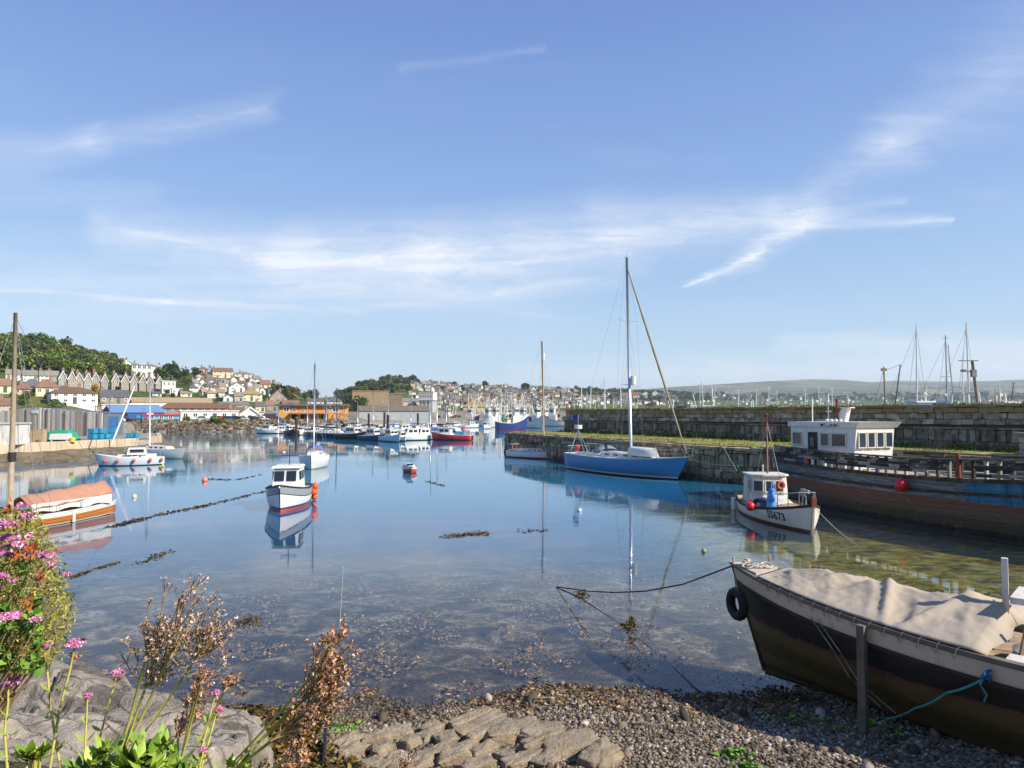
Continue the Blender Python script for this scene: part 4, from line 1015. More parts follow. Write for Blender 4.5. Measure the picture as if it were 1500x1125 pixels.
# harbour-side buildings
HB = [(240, 598, 128, 15, 'side', 'white', 'tan', 'very long low white market shed with a sandy roof', dict(cols=3, storeys=1, chim=0, dep=.12, winscale=.5, door=False), 'shed'), (190, 604, 72, 10, 'flat', 'pale', 'white', 'low pale unit with white flat roof behind the blue shed', dict(cols=4, storeys=1), 'unit'),
 (292, 610, 102, 23, 'hip', '#897a72', '#6f5541', 'long brick warehouse with brown hipped roof and a row of upper windows', dict(off=34, cols=10, storeys=2, chim=0, rfrac=.32, winscale=.8, door=False, dep=.2), 'warehouse'), (306, 620, 76, 13, 'flat', 'white', 'white', 'long white single storey shop in front of the brick warehouse', dict(off=20, cols=6, storeys=1), 'shop'), (366, 617, 27, 20, 'gable', 'white', 'slate', 'white gabled quayside building with three dark windows', dict(off=20, cols=3, storeys=1, rfrac=.52, chim=0, trim=True), 'building'), (346, 616, 20, 18, 'side', 'cream', 'brown', 'cream wing with brown roof joined to the white gable', dict(off=22, cols=2, storeys=1, rfrac=.5), 'building'),
 (342, 600, 40, 10, 'side', 'grey', 'grey', 'grey flat-pitched store behind the white gable', dict(cols=3, storeys=1, chim=0), 'store'), (392, 615, 22, 9, 'flat', 'white', 'white', 'low white kiosk between the white gable and the orange building', dict(off=22, cols=3, storeys=1), 'kiosk'), (381, 603, 13, 14, 'side', 'cream', 'slate', 'cream house peeking over the low white kiosk', dict(cols=2), 'house'), (398, 602, 16, 14, 'side', 'stone', 'red', 'stone house with red-brown roof beside the orange building', dict(cols=2), 'house'), (425, 596, 24, 9, 'side', 'tan', 'red', 'row house with a red-brown roof over the orange building', dict(cols=3, storeys=1, chim=1), 'house'), (462, 594, 22, 10, 'side', 'white', 'slate', 'white house with slate roof over the orange building', dict(cols=3, storeys=1, chim=1), 'house'), (489, 596, 22, 14, 'hip', 'pale', 'slate', 'pale house with dark pyramid roof over the orange building', dict(cols=3, storeys=1, chim=1), 'house'),
 (542, 600, 52, 26, 'flat', '#94805f', '#a08a62', 'large brown blockwork factory in front of the knoll', dict(cols=3, storeys=1, winscale=.6), 'factory'), (572, 602, 32, 24, 'flat', '#7a6c56', '#9a8460', 'dark fronted factory wing with a red doorway', dict(cols=2, storeys=1), 'factory'), (576, 615, 98, 20, 'side', '#a3a8a6', '#6e6353', 'long grey clad fish shed with a brown roof', dict(off=16, cols=2, storeys=1, chim=0, rfrac=.35, door=False, winscale=.3), 'shed'), (603, 596, 34, 12, 'side', 'pale', 'grey', 'row of pale sheds with grey roofs beside the tower', dict(cols=4, storeys=1, chim=0), 'shed'),
 (697, 602, 38, 15, 'hip', 'tan', 'lichen', 'low building with bright lichened roof behind the trawlers', dict(cols=3, storeys=1, chim=0, rfrac=.6), 'building'), (10, 606, 18, 22, 'side', 'tan', 'brown', 'tan cottage behind the grey shed by the wooden mast', dict(cols=2), 'cottage'), (142, 607, 17, 17, 'gable', 'white', 'white', 'white rendered gable at the end of the grey shed', dict(off=16, cols=1, storeys=1), 'store'), (118, 607, 96, 9, 'flat', 'pale', 'white', 'long pale flat roofed store behind the grey shed', dict(off=20, cols=3, storeys=1, winscale=.6), 'store')]
for px, py, w, h, kd, wc, rc, lab, kw, cat in HB: bld(px, py, w, h, kd, wc, rc, lab, None, kw.pop('yaw', .06), name=cat, cat=cat, **kw)
# blue boat shed and kiosk
p = site(196, 626, 17); s = p.y/1000
t = thing('boat_shed', 'blue metal boat shed with dark open end and pale blue roof', 'shed', p, face(p)+.25)
b = MB(); W, Dp, hw, hr = 68*s, 9, 13*s, 8*s; b.box(0, 0, -3, W, Dp, 3+hw); b.add([(-W/2, -Dp/2, hw), (-W/2, Dp/2, hw), (-W/2, 0, hw+hr)], [(0, 2, 1)]); b.build('wall', M('blue_cladding', '#2b4f80', .6, .1), t)
r = MB()
for q in (-1, 1): r.prism([(-W/2-.3, q*(Dp/2+.3), hw-.2), (-W/2-.3, 0, hw+hr), (-W/2-.3, 0, hw+hr+.15), (-W/2-.3, q*(Dp/2+.3), hw-.05)], (W+.6, 0, 0))
r.build('roof', M('blue_roofing', '#6683ab', .5, .1), t)
b = MB(); b.box(-W*.32, -Dp/2-.04, 0, W*.22, .1, hw*.8); b.build('door', M('dark_opening', '#1c1e22', .9), t)
b = MB(); b.box(W*.05, -Dp/2-.05, 0, W*.2, .12, hw*.62); b.build('shutter', M('teal_shutter', '#2a7a9c', .5), t)
b = MB(); b.box(W*.22, -Dp/2-.05, 0, W*.13, .12, hw*.85); b.build('shutter', M('white_shutter', '#d8d6d0', .5), t)
p = site(235, 624, 9); s = p.y/1000
t = thing('kiosk', 'sky blue cabin with a red fascia roof by the water', 'kiosk', p, face(p)+.1)
W = 48*s; b = MB(); b.box(0, 0, -2, W, 4, 2+9*s); b.build('wall', M('sky_blue', '#5f9fc4', .6, .12, 2), t)
b = MB(); b.box(0, 0, 9*s, W+.5, 4.6, 1.9*s); b.build('roof', M('red_fascia', '#b03038', .5, .1), t)
for k in range(3): add_window(t, -W*.25+W*.25*k, -2, 3.5*s, 1.1, 1.1)
b = MB(); b.box(-W*.42, -2.03, 0, 1.0, .1, 7*s); b.build('door', M('red_door', '#8f2833', .5), t)
# orange timber building
p = site(459, 617, 16); s = p.y/1000; rz = face(p)+.05
t = thing('timber_building', 'two storey orange timber clad building behind the pontoons', 'building', p, rz)
W = 95*s; hw = 22*s
m_, t_, s_ = new_mat('orange_boards'); tc_ = t_.new('ShaderNodeTexCoord').outputs['Object']
c_ = t_.ramp(t_.noise(t_.scale3(tc_, 5, 5, .4), 1, 4, .6), [(.3, hexc('#b9752a')), (.7, hexc('#dd9a3e'))]); t_.put(s_.inputs['Base Color'], c_); s_.inputs['Roughness'].default_value = .7
b = MB(); b.box(0, 0, -3, W, 10, 3+hw); b.build('wall', m_, t)
b = MB(); b.box(-.5, -.3, hw, W+1.6, 11.5, .5); b.build('roof', roofm('slate'), t)
b = MB(); b.box(-W*.08, -5.9, hw*.46, W*.56, 1.8, .25)
b.build('balcony', M('balcony_wood', '#6b4426', .7), t)
for k in range(5):
    b = MB(); b.box(-W*.34+k*W*.13, -6.7, 0, .25, .25, hw*.46); b.build('post', M('balcony_wood', '#6b4426'), t)
for k in range(4):
    b = MB(); b.box(-W*.30+k*W*.15, -5.05, .4, W*.10, .15, hw*.36); b.build('ground_opening', M('dark_opening', '#1c1e22'), t)
for k, (x, w, h) in enumerate([(-.40, .09, .36), (-.29, .06, .26), (-.16, .05, .22), (-.08, .03, .2), (.2, .05, .18), (.31, .1, .28), (.44, .04, .2)]): add_window(t, W*x, -5, hw*.58, W*w, hw*h)
# white harbour tower
p = site(627, 603); s = p.y/1000
t = thing('ice_tower', 'white blocky harbour tower with a band of square windows', 'tower', p, face(p)-.35)
W = 20*s; b = MB(); b.box(0, 0, -3, W, W*.9, 3+16*s, 0, 0); b.build('lower_wall', M('tower_grey', '#a9adb0', .6, .2, 1, 0, '#3c444a', .5), t)
b = MB(); b.box(.2, -.3, 16*s, W*1.12, W, 11*s); b.build('upper_wall', wallm('white'), t)
b = MB(); b.box(.2, -.3, 27*s, W*1.18, W*1.05, .35); b.build('roof', roofm('white'), t)
for k in range(5): add_window(t, .2-W*.44+k*W*.22, -W*.5-.3, 20.5*s, W*.15, 4*s)
for k in range(3):
    b = MB(); b.box(-W*.3+k*W*.3, -W*.45-.06, 1, W*.12, .14, 14*s); b.build('panel', wallm('white'), t)
# grey boarded shed on the west quay
A = Vector((-69.5, 92, 1.72)); B = Vector((-53.0, 88.5, 1.72)); d = B-A; L = d.length; rz = math.atan2(d.y, d.x)
t = thing('boarded_shed', 'weathered grey boarded shed with a shallow curved gable on the quay', 'shed', A, rz)
b = MB(); n = 46
prof = lambda u: 3.0+.75*(1-abs(u-.36)/.64)**1.0 if u > .36 else 3.0+.75*(u/.36)**.8
for i in range(n):
    x0, x1 = L*i/n, L*(i+1)/n; u = (i+.5)/n; o = R.uniform(0, .05)
    b.box((x0+x1)/2, -o, 0, L/n-.03, .08+o, prof(u)+R.uniform(-.04, .02))
b.build('board_front', island_mat('grey_boards', [(0, '#9a9084'), (.3, '#b8aea2'), (.7, '#cac1b4'), (1, '#d6cfc4')], .9, .2, 8), t)
b = MB(); rows_ = []
for j in (0, 3.5):
    rows_.append([(L*i/20-.0, j+.08, prof(i/20)-.02) for i in range(21)])
b.grid(rows_); b.box(L-.1, 1.8, 0, .2, 3.4, prof(1)-.1); b.box(.1, 1.8, 0, .2, 3.4, prof(0)-.1); b.build('roof', M('shed_roof', '#5a6470', .7, .2), t)
for u in (.3, .49, .66, .86):
    b = MB(); b.box(L*u, -.13, 0, .16, .1, prof(u)-.1); b.build('batten', M('dark_batten', '#5d564d', .9, .2), t)
b = MB(); b.box(L*.38, -.13, 2.95, 1.0, .08, .42); b.build('notice', M('notice_white', '#d9d7d2', .5), t)
t = thing('site_cabin', 'white portable cabin on the quay behind the wooden mast', 'cabin', (D(4, 652, 66).x, 66, 1.72), .25)
b = MB(); b.box(0, 0, 0, 3.6, 2.4, 1.95); b.build('wall', M('cabin_white', '#cfccc4', .6, .1, 2, 0, '#8b8170', .4, streak=True), t); b = MB(); b.box(0, 0, 1.95, 3.8, 2.6, .15); b.build('roof', M('cabin_roof', '#b8b4aa'), t)
# quay clutter
m_b = M('bin_blue', '#2f86a8', .5, .15, 2, 0, '#1d5a75', .3)
for i, (px, lab) in enumerate([(136, 'first'), (146, 'second'), (155, 'third'), (164, 'fourth'), (175, 'fifth'), (184, 'sixth')]):
    Y = 78+.6*i; q = D(px, 644, Y); t = thing('fish_bin', 'blue plastic fish bin on the concrete quay, %s in the line from the shed' % lab, 'bin', (min(q.x, -44.6), Y+(2 if i > 3 else 0), 1.72), R.uniform(-.2, .2), 'blue bins on the quay')
    for lv in range(2 if i in (0, 1, 3) else 1):
        z = lv*.62; b = MB(); w = .74
        for (x, y, sx, sy) in ((0, -.36, w, .06), (0, .36, w, .06), (-.36, 0, .06, .66), (.36, 0, .06, .66)): b.box(x, y, z+.08, sx, sy, .52)
        b.box(0, 0, z+.08, .66, .66, .05); b.box(-.25, 0, z, .1, .7, .08); b.box(.25, 0, z, .1, .7, .08); b.box(0, 0, z+.56, .8, .8, .05) if lv == 1 else None
        b.build('tub', m_b, t)
p = D(62, 648, 73); b = MB(); rows_ = []
for i in range(16):
    rows_.append([(-2.2+4.6*i/15, -1+2*j/9, max(0, (.85+.08*math.sin(i*.9)+.45*i/15)*min(1, math.sin(PI*j/9)*2)*min(1, 2.5*math.sin(PI*i/15)+.15)+.12*mnoise.noise((i*.6, j*.7, 2)))) for j in range(10)])
b.grid(rows_); o = b.build('tarpaulin', M('green_tarp', '#2c8f72', .5, .15, 3), smooth=True); o.location = (p.x+1.2, 73, 1.72); tag(o, 'crumpled green tarpaulin over gear in front of the grey shed', 'tarpaulin')
p = D(42, 651, 70); t = thing('crate_stack', 'weathered tan pallet boxes beside the green tarpaulin', 'crates', (p.x, 70, 1.72), .2)
for k in range(3): b = MB(); b.box(-.9+.95*k, 0, 0, .9, .9, 1.1+.1*k); b.box(-.9+.95*k, 0, 1.12+.1*k, .95, .95, .05); b.build('crate', M('tan_box', '#a58d70', .9, .2, 3), t)
p = D(89, 652, 70); t = thing('water_tank', 'white moulded tank lying on legs on the quay', 'tank', (p.x-1.0, 71.5, 1.72), .1)
b = MB(); b.box(0, 0, .25, 1.9, .8, .6, 0, 0, .94, .9); b.build('tank_body', M('tank_white', '#d6d3cc', .4, .05), t)
for k in (-1, 1): b = MB(); b.box(.75*k, 0, 0, .12, .7, .25); b.build('leg', M('tank_white', '#d6d3cc'), t)
p = D(106, 650, 71.5); t = thing('yellow_drum', 'small yellow drum beside the white tank', 'drum', (p.x, 71.5, 1.72)); b = MB(); b.tube([(0, 0, 0), (0, 0, .42)], .28, 12); b.torus((0, 0, .14), .28, .02, n=12, k=5); b.torus((0, 0, .3), .28, .02, n=12, k=5); b.build('barrel', M('drum_yellow', '#c9b23c', .5), t); b = MB(); b.tube([(0, 0, .42), (0, 0, .47)], .2, 10); b.build('lid', M('drum_yellow', '#c9b23c'), t)
# information board, lamp posts
p = D(162, 655, 80); t = thing('notice_board', 'blue notice board on a post at the quay end', 'sign', (-46.6, 80, 1.72), .2); b = MB(); b.box(0, 0, 1.1, 1.0, .08, 1.5); b.build('panel', M('board_blue', '#3f6d9e', .5, .2, 2), t); b = MB(); b.box(0, .06, 0, .1, .06, 2.2); b.build('post', M('grey_post', '#77756f'), t)
for i, (px, pb, pt, lab) in enumerate([(139, 634, 594, 'slim wooden pole behind the blue bins'), (159.5, 640, 581, 'tall grey pole at the quay end by the blue shed')]):
    Y = 92 if i == 0 else 84; a = D(px, pb, Y); c = D(px, pt, Y); t = thing('utility_pole', lab, 'pole', (a.x, Y, 1.72)); b = MB(); b.tube([(0, 0, 0), (0, 0, c.z-1.72)], .09, 8, 0, .06); b.build('shaft', M('grey_post', '#77756f'), t); b = MB(); b.box(0, 0, c.z-1.9, .5, .08, .08); b.build('crossarm', M('grey_post', '#77756f'), t)
# parked cars along the far quay
CARC = [('#c8c8c6', 'silver'), ('#2b3038', 'dark grey'), ('#e0dfda', 'white'), ('#7a1f22', 'red'), ('#284a78', 'blue'), ('#15171a', 'black')]
def car(loc, rz, col, label):
    t = thing('parked_car', label, 'car', loc, rz, 'cars parked along the far quay'); b = MB(); prof = [(-2.1, .35), (-2.1, .8), (-1.75, .92), (-1.2, 1.42), (.4, 1.45), (1.05, .95), (2.0, .8), (2.1, .4)]
    b.prism([(x, -.85, z) for x, z in prof], (0, 1.7, 0)); b.build('body', M('car_'+col, col, .25, .05, spec=.6), t)
    b = MB()
    for s in (-1, 1): b.prism([(x, s*.855, z) for x, z in [(-1.45, .98), (-1.08, 1.34), (.33, 1.36), (.8, .98)]], (0, s*.01, 0))
    b.build('window', GLASS, t)
    for x in (-1.3, 1.3):
        for s in (-1, 1):
            w = MB(); w.tube([(x, s*.72, .32), (x, s*.88, .32)], .32, 12); w.build('wheel', M('tyre_black', '#17171a', .9), t)
k = 0
for px in (168, 182, 300, 322, 333, 343, 354, 372, 384, 394, 405):
    c = tcol(px); Y = c[0]+11; d = ray(px, 604); col, cn = CARC[k % 6]; where = 'by the blue boat shed' if px < 200 else 'before the white shop' if px < 348 else 'near the white gable' if px < 390 else 'beside the orange building'
    car((d.x/d.y*Y, Y, tz(px, Y, c)), R.choice([0, PI])+R.uniform(-.1, .1), col, '%s car parked %s on the far quay' % (cn, where)); k += 1
# ================================================================== boats: hull maker
class Hull:
    """local axes: +X bow, z=0 waterline"""
    def __init__(s, L, B, fb, fm, fs, keel=-.4, tr=.7, rake=.5, e0=.45, e1=1.15, e2=1.0, srake=0.0, tm=.42, pw=2.2):
        s.__dict__.update(locals())
    def sheer(s, t):
        return s.fm+(s.fs-s.fm)*((s.tm-t)/s.tm)**2 if t < s.tm else s.fm+(s.fb-s.fm)*((t-s.tm)/(1-s.tm))**2
    def half(s, t):
        k = s.tm
        if t < k: return s.B/2*(s.tr+(1-s.tr)*math.sin(PI/2*t/k))
        return s.B/2*max(.012, (1-((t-k)/(1-k))**s.pw))**.85
    def zk(s, t): return s.keel
    def uz(s, t, z):
        zs = s.sheer(t); return math.asin(clamp((zs-z)/(zs-s.keel))**(1/s.e2))/(PI/2)
    def pt(s, t, u, side=-1, off=0.0):
        a = u*PI/2; k = sstep(.45, 1, t); e = lerp(s.e0, s.e1, k)
        zs = s.sheer(t); z = zs-(zs-s.keel)*math.sin(a)**s.e2
        w = s.half(t)*max(0.0, math.cos(a))**e
        x = -s.L/2+s.L*t-s.rake*k*k*(zs-z)/(s.fb-s.keel)+s.srake*(1-t)**4*(zs-z)
        return Vector((x, side*(w+off), z))
    def at(s, x, z, side=-1, off=0.0):
        """point of the shell at a given length and height"""
        lo, hi = 0.0, 1.0
        for i in range(24):
            m = (lo+hi)/2
            if s.pt(m, s.uz(m, z), side).x < x: lo = m
            else: hi = m
        return s.pt(lo, s.uz(lo, z), side, off)
    def shell(s, name, mat, parent, nt=30, nu=12):
        b = MB(); b.uv = []; n = 2*nu+1
        for i in range(nt+1):
            t = 1-(1-i/nt)**1.15
            for j in range(n):
                side = -1 if j <= nu else 1; u = j/nu if j <= nu else (2*nu-j)/nu
                p = s.pt(t, u, side); b.v.append(tuple(p)); b.uv.append((p.x, (s.sheer(t)-p.z)))
        for i in range(nt):
            for j in range(n-1):
                a = i*n+j; b.f.append((a, a+1, a+n+1, a+n)); b.m.append(0)
        b.f.append(tuple(reversed(range(n)))); b.m.append(0)
        return b.build(name, mat, parent, smooth=False, fix=True) if nt < 12 else s._smooth(b, name, mat, parent)
    def _smooth(s, b, name, mat, parent):
        o = b.build(name, mat, parent, smooth=True, fix=True); o.data.polygons[len(o.data.polygons)-1].use_smooth = False; return o
    def deck(s, name, mat, parent, drop=.12, nt=22, inset=.03, t1=.985, crown=.0):
        rows = []
        for i in range(nt+1):
            t = i/nt*t1; w = max(.005, s.half(t)-inset); z = s.sheer(t)-drop; x = -s.L/2+s.L*t-(0 if t < .9 else 0)
            rows.append([(x, w*q, z+crown*(1-q*q)) for q in (-1, -.5, 0, .5, 1)])
        b = MB(); b.grid(rows)
        return b.build(name, mat, parent, smooth=True)
    def rail(s, name, mat, parent, w=.05, h=.05, out=.02, z=0.0, t0=0.0, t1=1.0, nt=26, stern=True):
        """strake following the sheer on both sides"""
        b = MB()
        for side in (-1, 1):
            rows = []
            for i in range(nt+1):
                t = lerp(t0, t1, i/nt); zs = s.sheer(t)+z; hw = s.half(t); x = -s.L/2+s.L*t
                if abs(z) > .1: q = s.at(x if t < .97 else x-.1, zs, side); hw = abs(q.y); x = q.x
                rows.append([(x, side*(hw+out), zs-h/2), (x, side*(hw+out), zs+h/2), (x, side*max(.0, hw-w), zs+h/2), (x, side*max(0., hw-w), zs-h/2)])
            b.grid(rows, 0, closed=True)
        if stern and t0 == 0: b.box(-s.L/2-.01, 0, s.sheer(0)+z-h/2, .05, 2*s.half(0), h)
        return b.build(name, mat, parent, fix=True)

def hull_mat(name, sheer_bands, z_bands=(), rough=.45, wear=.25, wearcol='#8a8172', planks=False, stain=None, patch=None, nb=1.0, zn=None):
    """sheer_bands: [(metres below the sheer, colour)], z_bands: [(below this height, colour)] from high to low"""
    if name in MATS: return MATS[name]
    m, t, s = new_mat(name); MATS[name] = m
    uvn = t.new('ShaderNodeTexCoord'); uv = uvn.outputs['UV']; ob = uvn.outputs['Object']
    su = t.new('ShaderNodeSeparateXYZ'); t.l.new(uv, su.inputs[0]); so = t.new('ShaderNodeSeparateXYZ'); t.l.new(ob, so.inputs[0])
    n = t.noise(ob, 3*nb, 6, .65); n2 = t.noise(t.scale3(ob, 1, 1, 3), 4*nb, 6, .7)
    c = t.ramp(t.math('DIVIDE', su.outputs[1], 4.0), [(min(.999, v/4.0), hexc(h)) for v, h in sheer_bands], 'CONSTANT')
    if patch: c = patch(t, c, su, so, n, n2, ob)
    zz = t.math('MULTIPLY_ADD', n, .08*nb if wear > .2 else .02, t.math('SUBTRACT', so.outputs[2], .04*nb if wear > .2 else .01))
    if zn: zz = t.math('ADD', so.outputs[2], t.math('MULTIPLY_ADD', t.noise(t.scale3(ob, .8, 1, 2.5), 2.2, 6, .7), zn, -zn/2))
    for z, h in z_bands: c = t.mix(t.math('LESS_THAN', zz, z), c, hexc(h))
    if wear: c = t.mix(t.math('MULTIPLY', t.smooth(n2, .54, .78), wear*1.6), c, hexc(wearcol))
    if stain:
        st = t.noise(t.scale3(ob, 4, 4, .35), 1.5, 5, .7); c = t.mix(t.math('MULTIPLY', t.smooth(st, .52, .75), stain[1]), c, hexc(stain[0]))
    t.put(s.inputs['Base Color'], c); s.inputs['Roughness'].default_value = rough; s.inputs['Specular IOR Level'].default_value = .4
    h = n2
    if planks:
        w = t.math('PINGPONG', su.outputs[1], planks/2); h = t.math('MULTIPLY_ADD', t.smooth(w, 0, .02), 1.2, t.math('MULTIPLY', n2, .6))
        t.put(s.inputs['Normal'], t.bump(h, .8, .02))
    return m
GRP = M('gelcoat_white', '#d6d3cb', .35, .05, 1, 0, '#9a927f', .12)
TEAK = M('teak', '#8d7355', .8, .2, 5, .1)
ALU = M('alloy', '#b9bcc0', .3, .08, 3, metal=.6)
STEEL = M('stainless', '#c4c7ca', .25, .05, 3, metal=.8)
WIRE = M('rigging_wire', '#8e9297', .4, .05, 3, metal=.5)
VARN = M('varnished_spar', '#a07a4c', .45, .18, 2)
ROPE = M('rope_pale', '#a39b88', .9, .2, 20)
ROPED = M('rope_dark', '#3b3428', .9, .3, 20)
TEAL = M('rope_teal', '#3f8d86', .8, .2, 20)
BLACKR = M('rubber_black', '#17171a', .8, .2, 6, .2)
REDB = M('buoy_red', '#d8232f', .35, .1, 4)
ORB = M('buoy_orange', '#e85a1c', .4, .1, 4)
CANV = M('canvas_beige', '#a2958450'[:7], .95, .1, 3, .3, '#7f735f', .35)
RUST = M('rust_red', '#7a3b2a', .9, .3, 6, .2)
WPAINT = M('old_white_paint', '#cbc6bb', .6, .1, 2, .1, '#7d6a54', .35, streak=True, dscale=2.5)
def wire(b, a, c, r=.008, n=4, sag=0.0, m=0, k=8):
    a, c = Vector(a), Vector(c)
    if not sag: return b.tube([a, c], r, n, m)
    return b.tube([a.lerp(c, i/k)-Vector((0, 0, sag*4*(i/k)*(1-i/k))) for i in range(k+1)], r, n, m)
def heading(bow, stern): return math.atan2(bow.y-stern.y, bow.x-stern.x)
def cabin_trunk(b, x0, x1, w0, w1, z0, h, slope=.25, m=0):
    vs = [(x0, -w0, z0), (x1, -w1, z0), (x1, w1, z0), (x0, w0, z0), (x0+.03, -w0*.86, z0+h), (x1-slope, -w1*.82, z0+h*.86), (x1-slope, w1*.82, z0+h*.86), (x0+.03, w0*.86, z0+h), (x0+.03, 0, z0+h*1.1), (x1-slope, 0, z0+h*.94)]
    return b.add(vs, [(0, 1, 5, 4), (1, 2, 6, 9, 5), (2, 3, 7, 6), (3, 0, 4, 8, 7), (4, 5, 9, 8), (8, 9, 6, 7)], m)
DARKW = M('tinted_window', '#20282e', .1, .2, 2, spec=.6)

def yacht(name, label, loc, rz, L, B, hm, mast_h, group=None, fb=1.2, fm=.9, fs=.95, mast_m=None, boom_m=None, cover=None, jib=None, deckm=None, tmast=.55, detail=2, canopy=None, mast_r=.07, cab=True, rake=.9, tr=.62, reach=.0):
    t = thing(name, label, 'yacht' if L > 5.5 else 'boat', loc, rz, group)
    h = Hull(L, B, fb, fm, fs, -.45, tr, rake, .6, 1.2)
    h.shell('hull', hm, t, 26 if detail > 1 else 14, 10 if detail > 1 else 6)
    h.deck('deck', deckm or GRP, t, .04, crown=.05)
    dz = h.sheer(.5)-.02
    if cab:
        b = MB(); x0, x1 = -L*.14, L*.22; hh = .38 if L > 7 else .33
        cabin_trunk(b, x0, x1, B*.30, B*.2, dz-.02, hh, .35)
        c = b.build('cabin', GRP, t)
        nw = 4 if L > 9 else 3
        for sd in (-1, 1):
            for i in range(nw):
                w = MB(); u = (i+.5)/nw; xx = lerp(x0+.15, x1-.6, u); yy = lerp(B*.30, B*.2, (xx-x0)/(x1-x0))*.935
                w.box(xx, sd*yy, dz+hh*.36, (x1-x0)/nw*.42, .03, hh*.32); w.build('window', DARKW, c)
        b = MB(); b.box(-L*.27, 0, dz-.02, L*.2, B*.46, .16); b.box(-L*.27, -B*.25, dz, L*.22, .1, .26); b.box(-L*.27, B*.25, dz, L*.22, .1, .26); b.build('cockpit', GRP, t)
    xm = -L/2+L*tmast; zt = mast_h
    if mast_h:
        b = MB(); b.tube([(xm, 0, dz), (xm-.012*mast_h, 0, dz+mast_h*.5), (xm-.02*mast_h, 0, zt)], mast_r, 8, 0, mast_r*.75); ms = b.build('mast', mast_m or ALU, t, smooth=True)
        top = Vector((xm-.02*mast_h, 0, zt)); spz = [.56] if mast_h < 11 else [.36, .68]
        for f in spz:
            q = MB(); z = dz+(zt-dz)*f; q.tube([(xm-.02*mast_h*f, -B*.26, z+.05), (xm-.02*mast_h*f, 0, z), (xm-.02*mast_h*f, B*.26, z+.05)], .025, 5); q.build('spreader', ALU, ms)
        if detail > 1:
            q = MB(); q.tube([top, top+Vector((-.05, 0, .55))], .012, 4); q.box(top.x-.1, 0, top.z+.05, .4, .03, .03); q.build('masthead_aerial', WIRE, ms)
        zb = dz+(.95 if L > 7 else .8); xb = max(-L*.42, xm-L*.42)
        b = MB(); b.tube([(xm-.05, 0, zb), (xb, 0, zb-.03)], .05, 6); b.build('boom', boom_m or ALU, t)
        if cover:
            rows = []
            for i in range(15):
                u = i/14; x = lerp(xm-.02, xb+.1, u); r1 = lerp(.20, .09, u)*(1+.12*math.sin(i*2.1)); rows.append([(x, r1*.6*math.cos(a), zb+.07+r1*math.sin(a)) for a in [2*PI*k/8 for k in range(8)]])
            b = MB(); b.grid(rows, closed=True); b.build('sail_cover', cover, t, smooth=True)
        b = MB(); wr = .007 if detail > 1 else .012
        bw = Vector((L*.48, 0, h.sheer(.97))); st = Vector((-L*.5, 0, h.sheer(0)))
        if not jib: wire(b, top-Vector((0, 0, .3)), bw, wr)
        wire(b, top, st, wr)
        for sd in (-1, 1):
            f = spz[-1]; z = dz+(zt-dz)*f; sp = Vector((xm-.02*mast_h*f, sd*B*.26, z+.05)); ch = Vector((xm-.1, sd*B*.44, dz+.02))
            b.tube([top, sp, ch], wr, 4)
            if len(spz) > 1:
                z0 = dz+(zt-dz)*spz[0]; b.tube([(xm-.02*mast_h*spz[1], 0, dz+(zt-dz)*spz[1]), (xm-.02*mast_h*spz[0], sd*B*.26, z0), ch], wr, 4)
            wire(b, (xm-.02*mast_h*.5, 0, dz+(zt-dz)*.55), ch+Vector((.4, 0, 0)), wr); wire(b, (xm-.02*mast_h*.5, 0, dz+(zt-dz)*.55), ch-Vector((.5, 0, 0)), wr)
        b.build('rigging', WIRE, t)
        if jib:
            b = MB(); a = top-Vector((0, 0, mast_h*.04)); n = 40; pts = [a.lerp(bw+Vector((0, 0, .25)), i/n) for i in range(n+1)]
            rows = []
            for i, p in enumerate(pts):
                r_ = (.045+.05*math.sin(PI*min(1, i/n*1.02)))*(1+.1*math.sin(i*1.7)); rows.append([(p.x+r_*math.cos(q), p.y+r_*math.sin(q), p.z) for q in [2*PI*k/7 for k in range(7)]])
            b.grid(rows, closed=True); b.build('furled_jib', jib, t, smooth=True)
    if detail > 0:
        b = MB()
        for sd in (-1, 1):
            pts = []
            for i in range(9):
                tt_ = .06+.88*i/8; p = Vector((-L/2+L*tt_, sd*(h.half(tt_)-.06), h.sheer(tt_))); pts.append(p+Vector((0, 0, .55))); b.tube([p, p+Vector((0, 0, .55))], .012, 4)
            b.tube(pts, .006, 3); b.tube([p-Vector((0, 0, .27)) for p in pts], .006, 3)
        b.tube([(L*.44, -h.half(.94)+.06, h.sheer(.94)+.55), (L*.53, 0, h.sheer(1)+.6), (L*.44, h.half(.94)-.06, h.sheer(.94)+.55)], .018, 5)
        b.tube([(L*.52, 0, h.sheer(1)), (L*.53, 0, h.sheer(1)+.6)], .018, 5)
        b.tube([(-L*.44, -h.half(.06)+.06, h.sheer(.06)+.55), (-L*.49, -h.half(0)*.7, h.sheer(0)+.58), (-L*.49, h.half(0)*.7, h.sheer(0)+.58), (-L*.44, h.half(.06)-.06, h.sheer(.06)+.55)], .018, 5)
        b.build('guard_rail', STEEL, t)
    if canopy:
        rows = []
        for i in range(6):
            x = -L*.14-.05-i*.18; r_ = [0.35, .55, .62, .62, .58, .5][i]
            rows.append([(x, B*.30*math.cos(a), dz+.25+r_*math.sin(a)) for a in [PI*k/10 for k in range(11)]])
        b = MB(); b.grid(rows); b.build('spray_hood', canopy, t, smooth=True)
    return t, h, dz

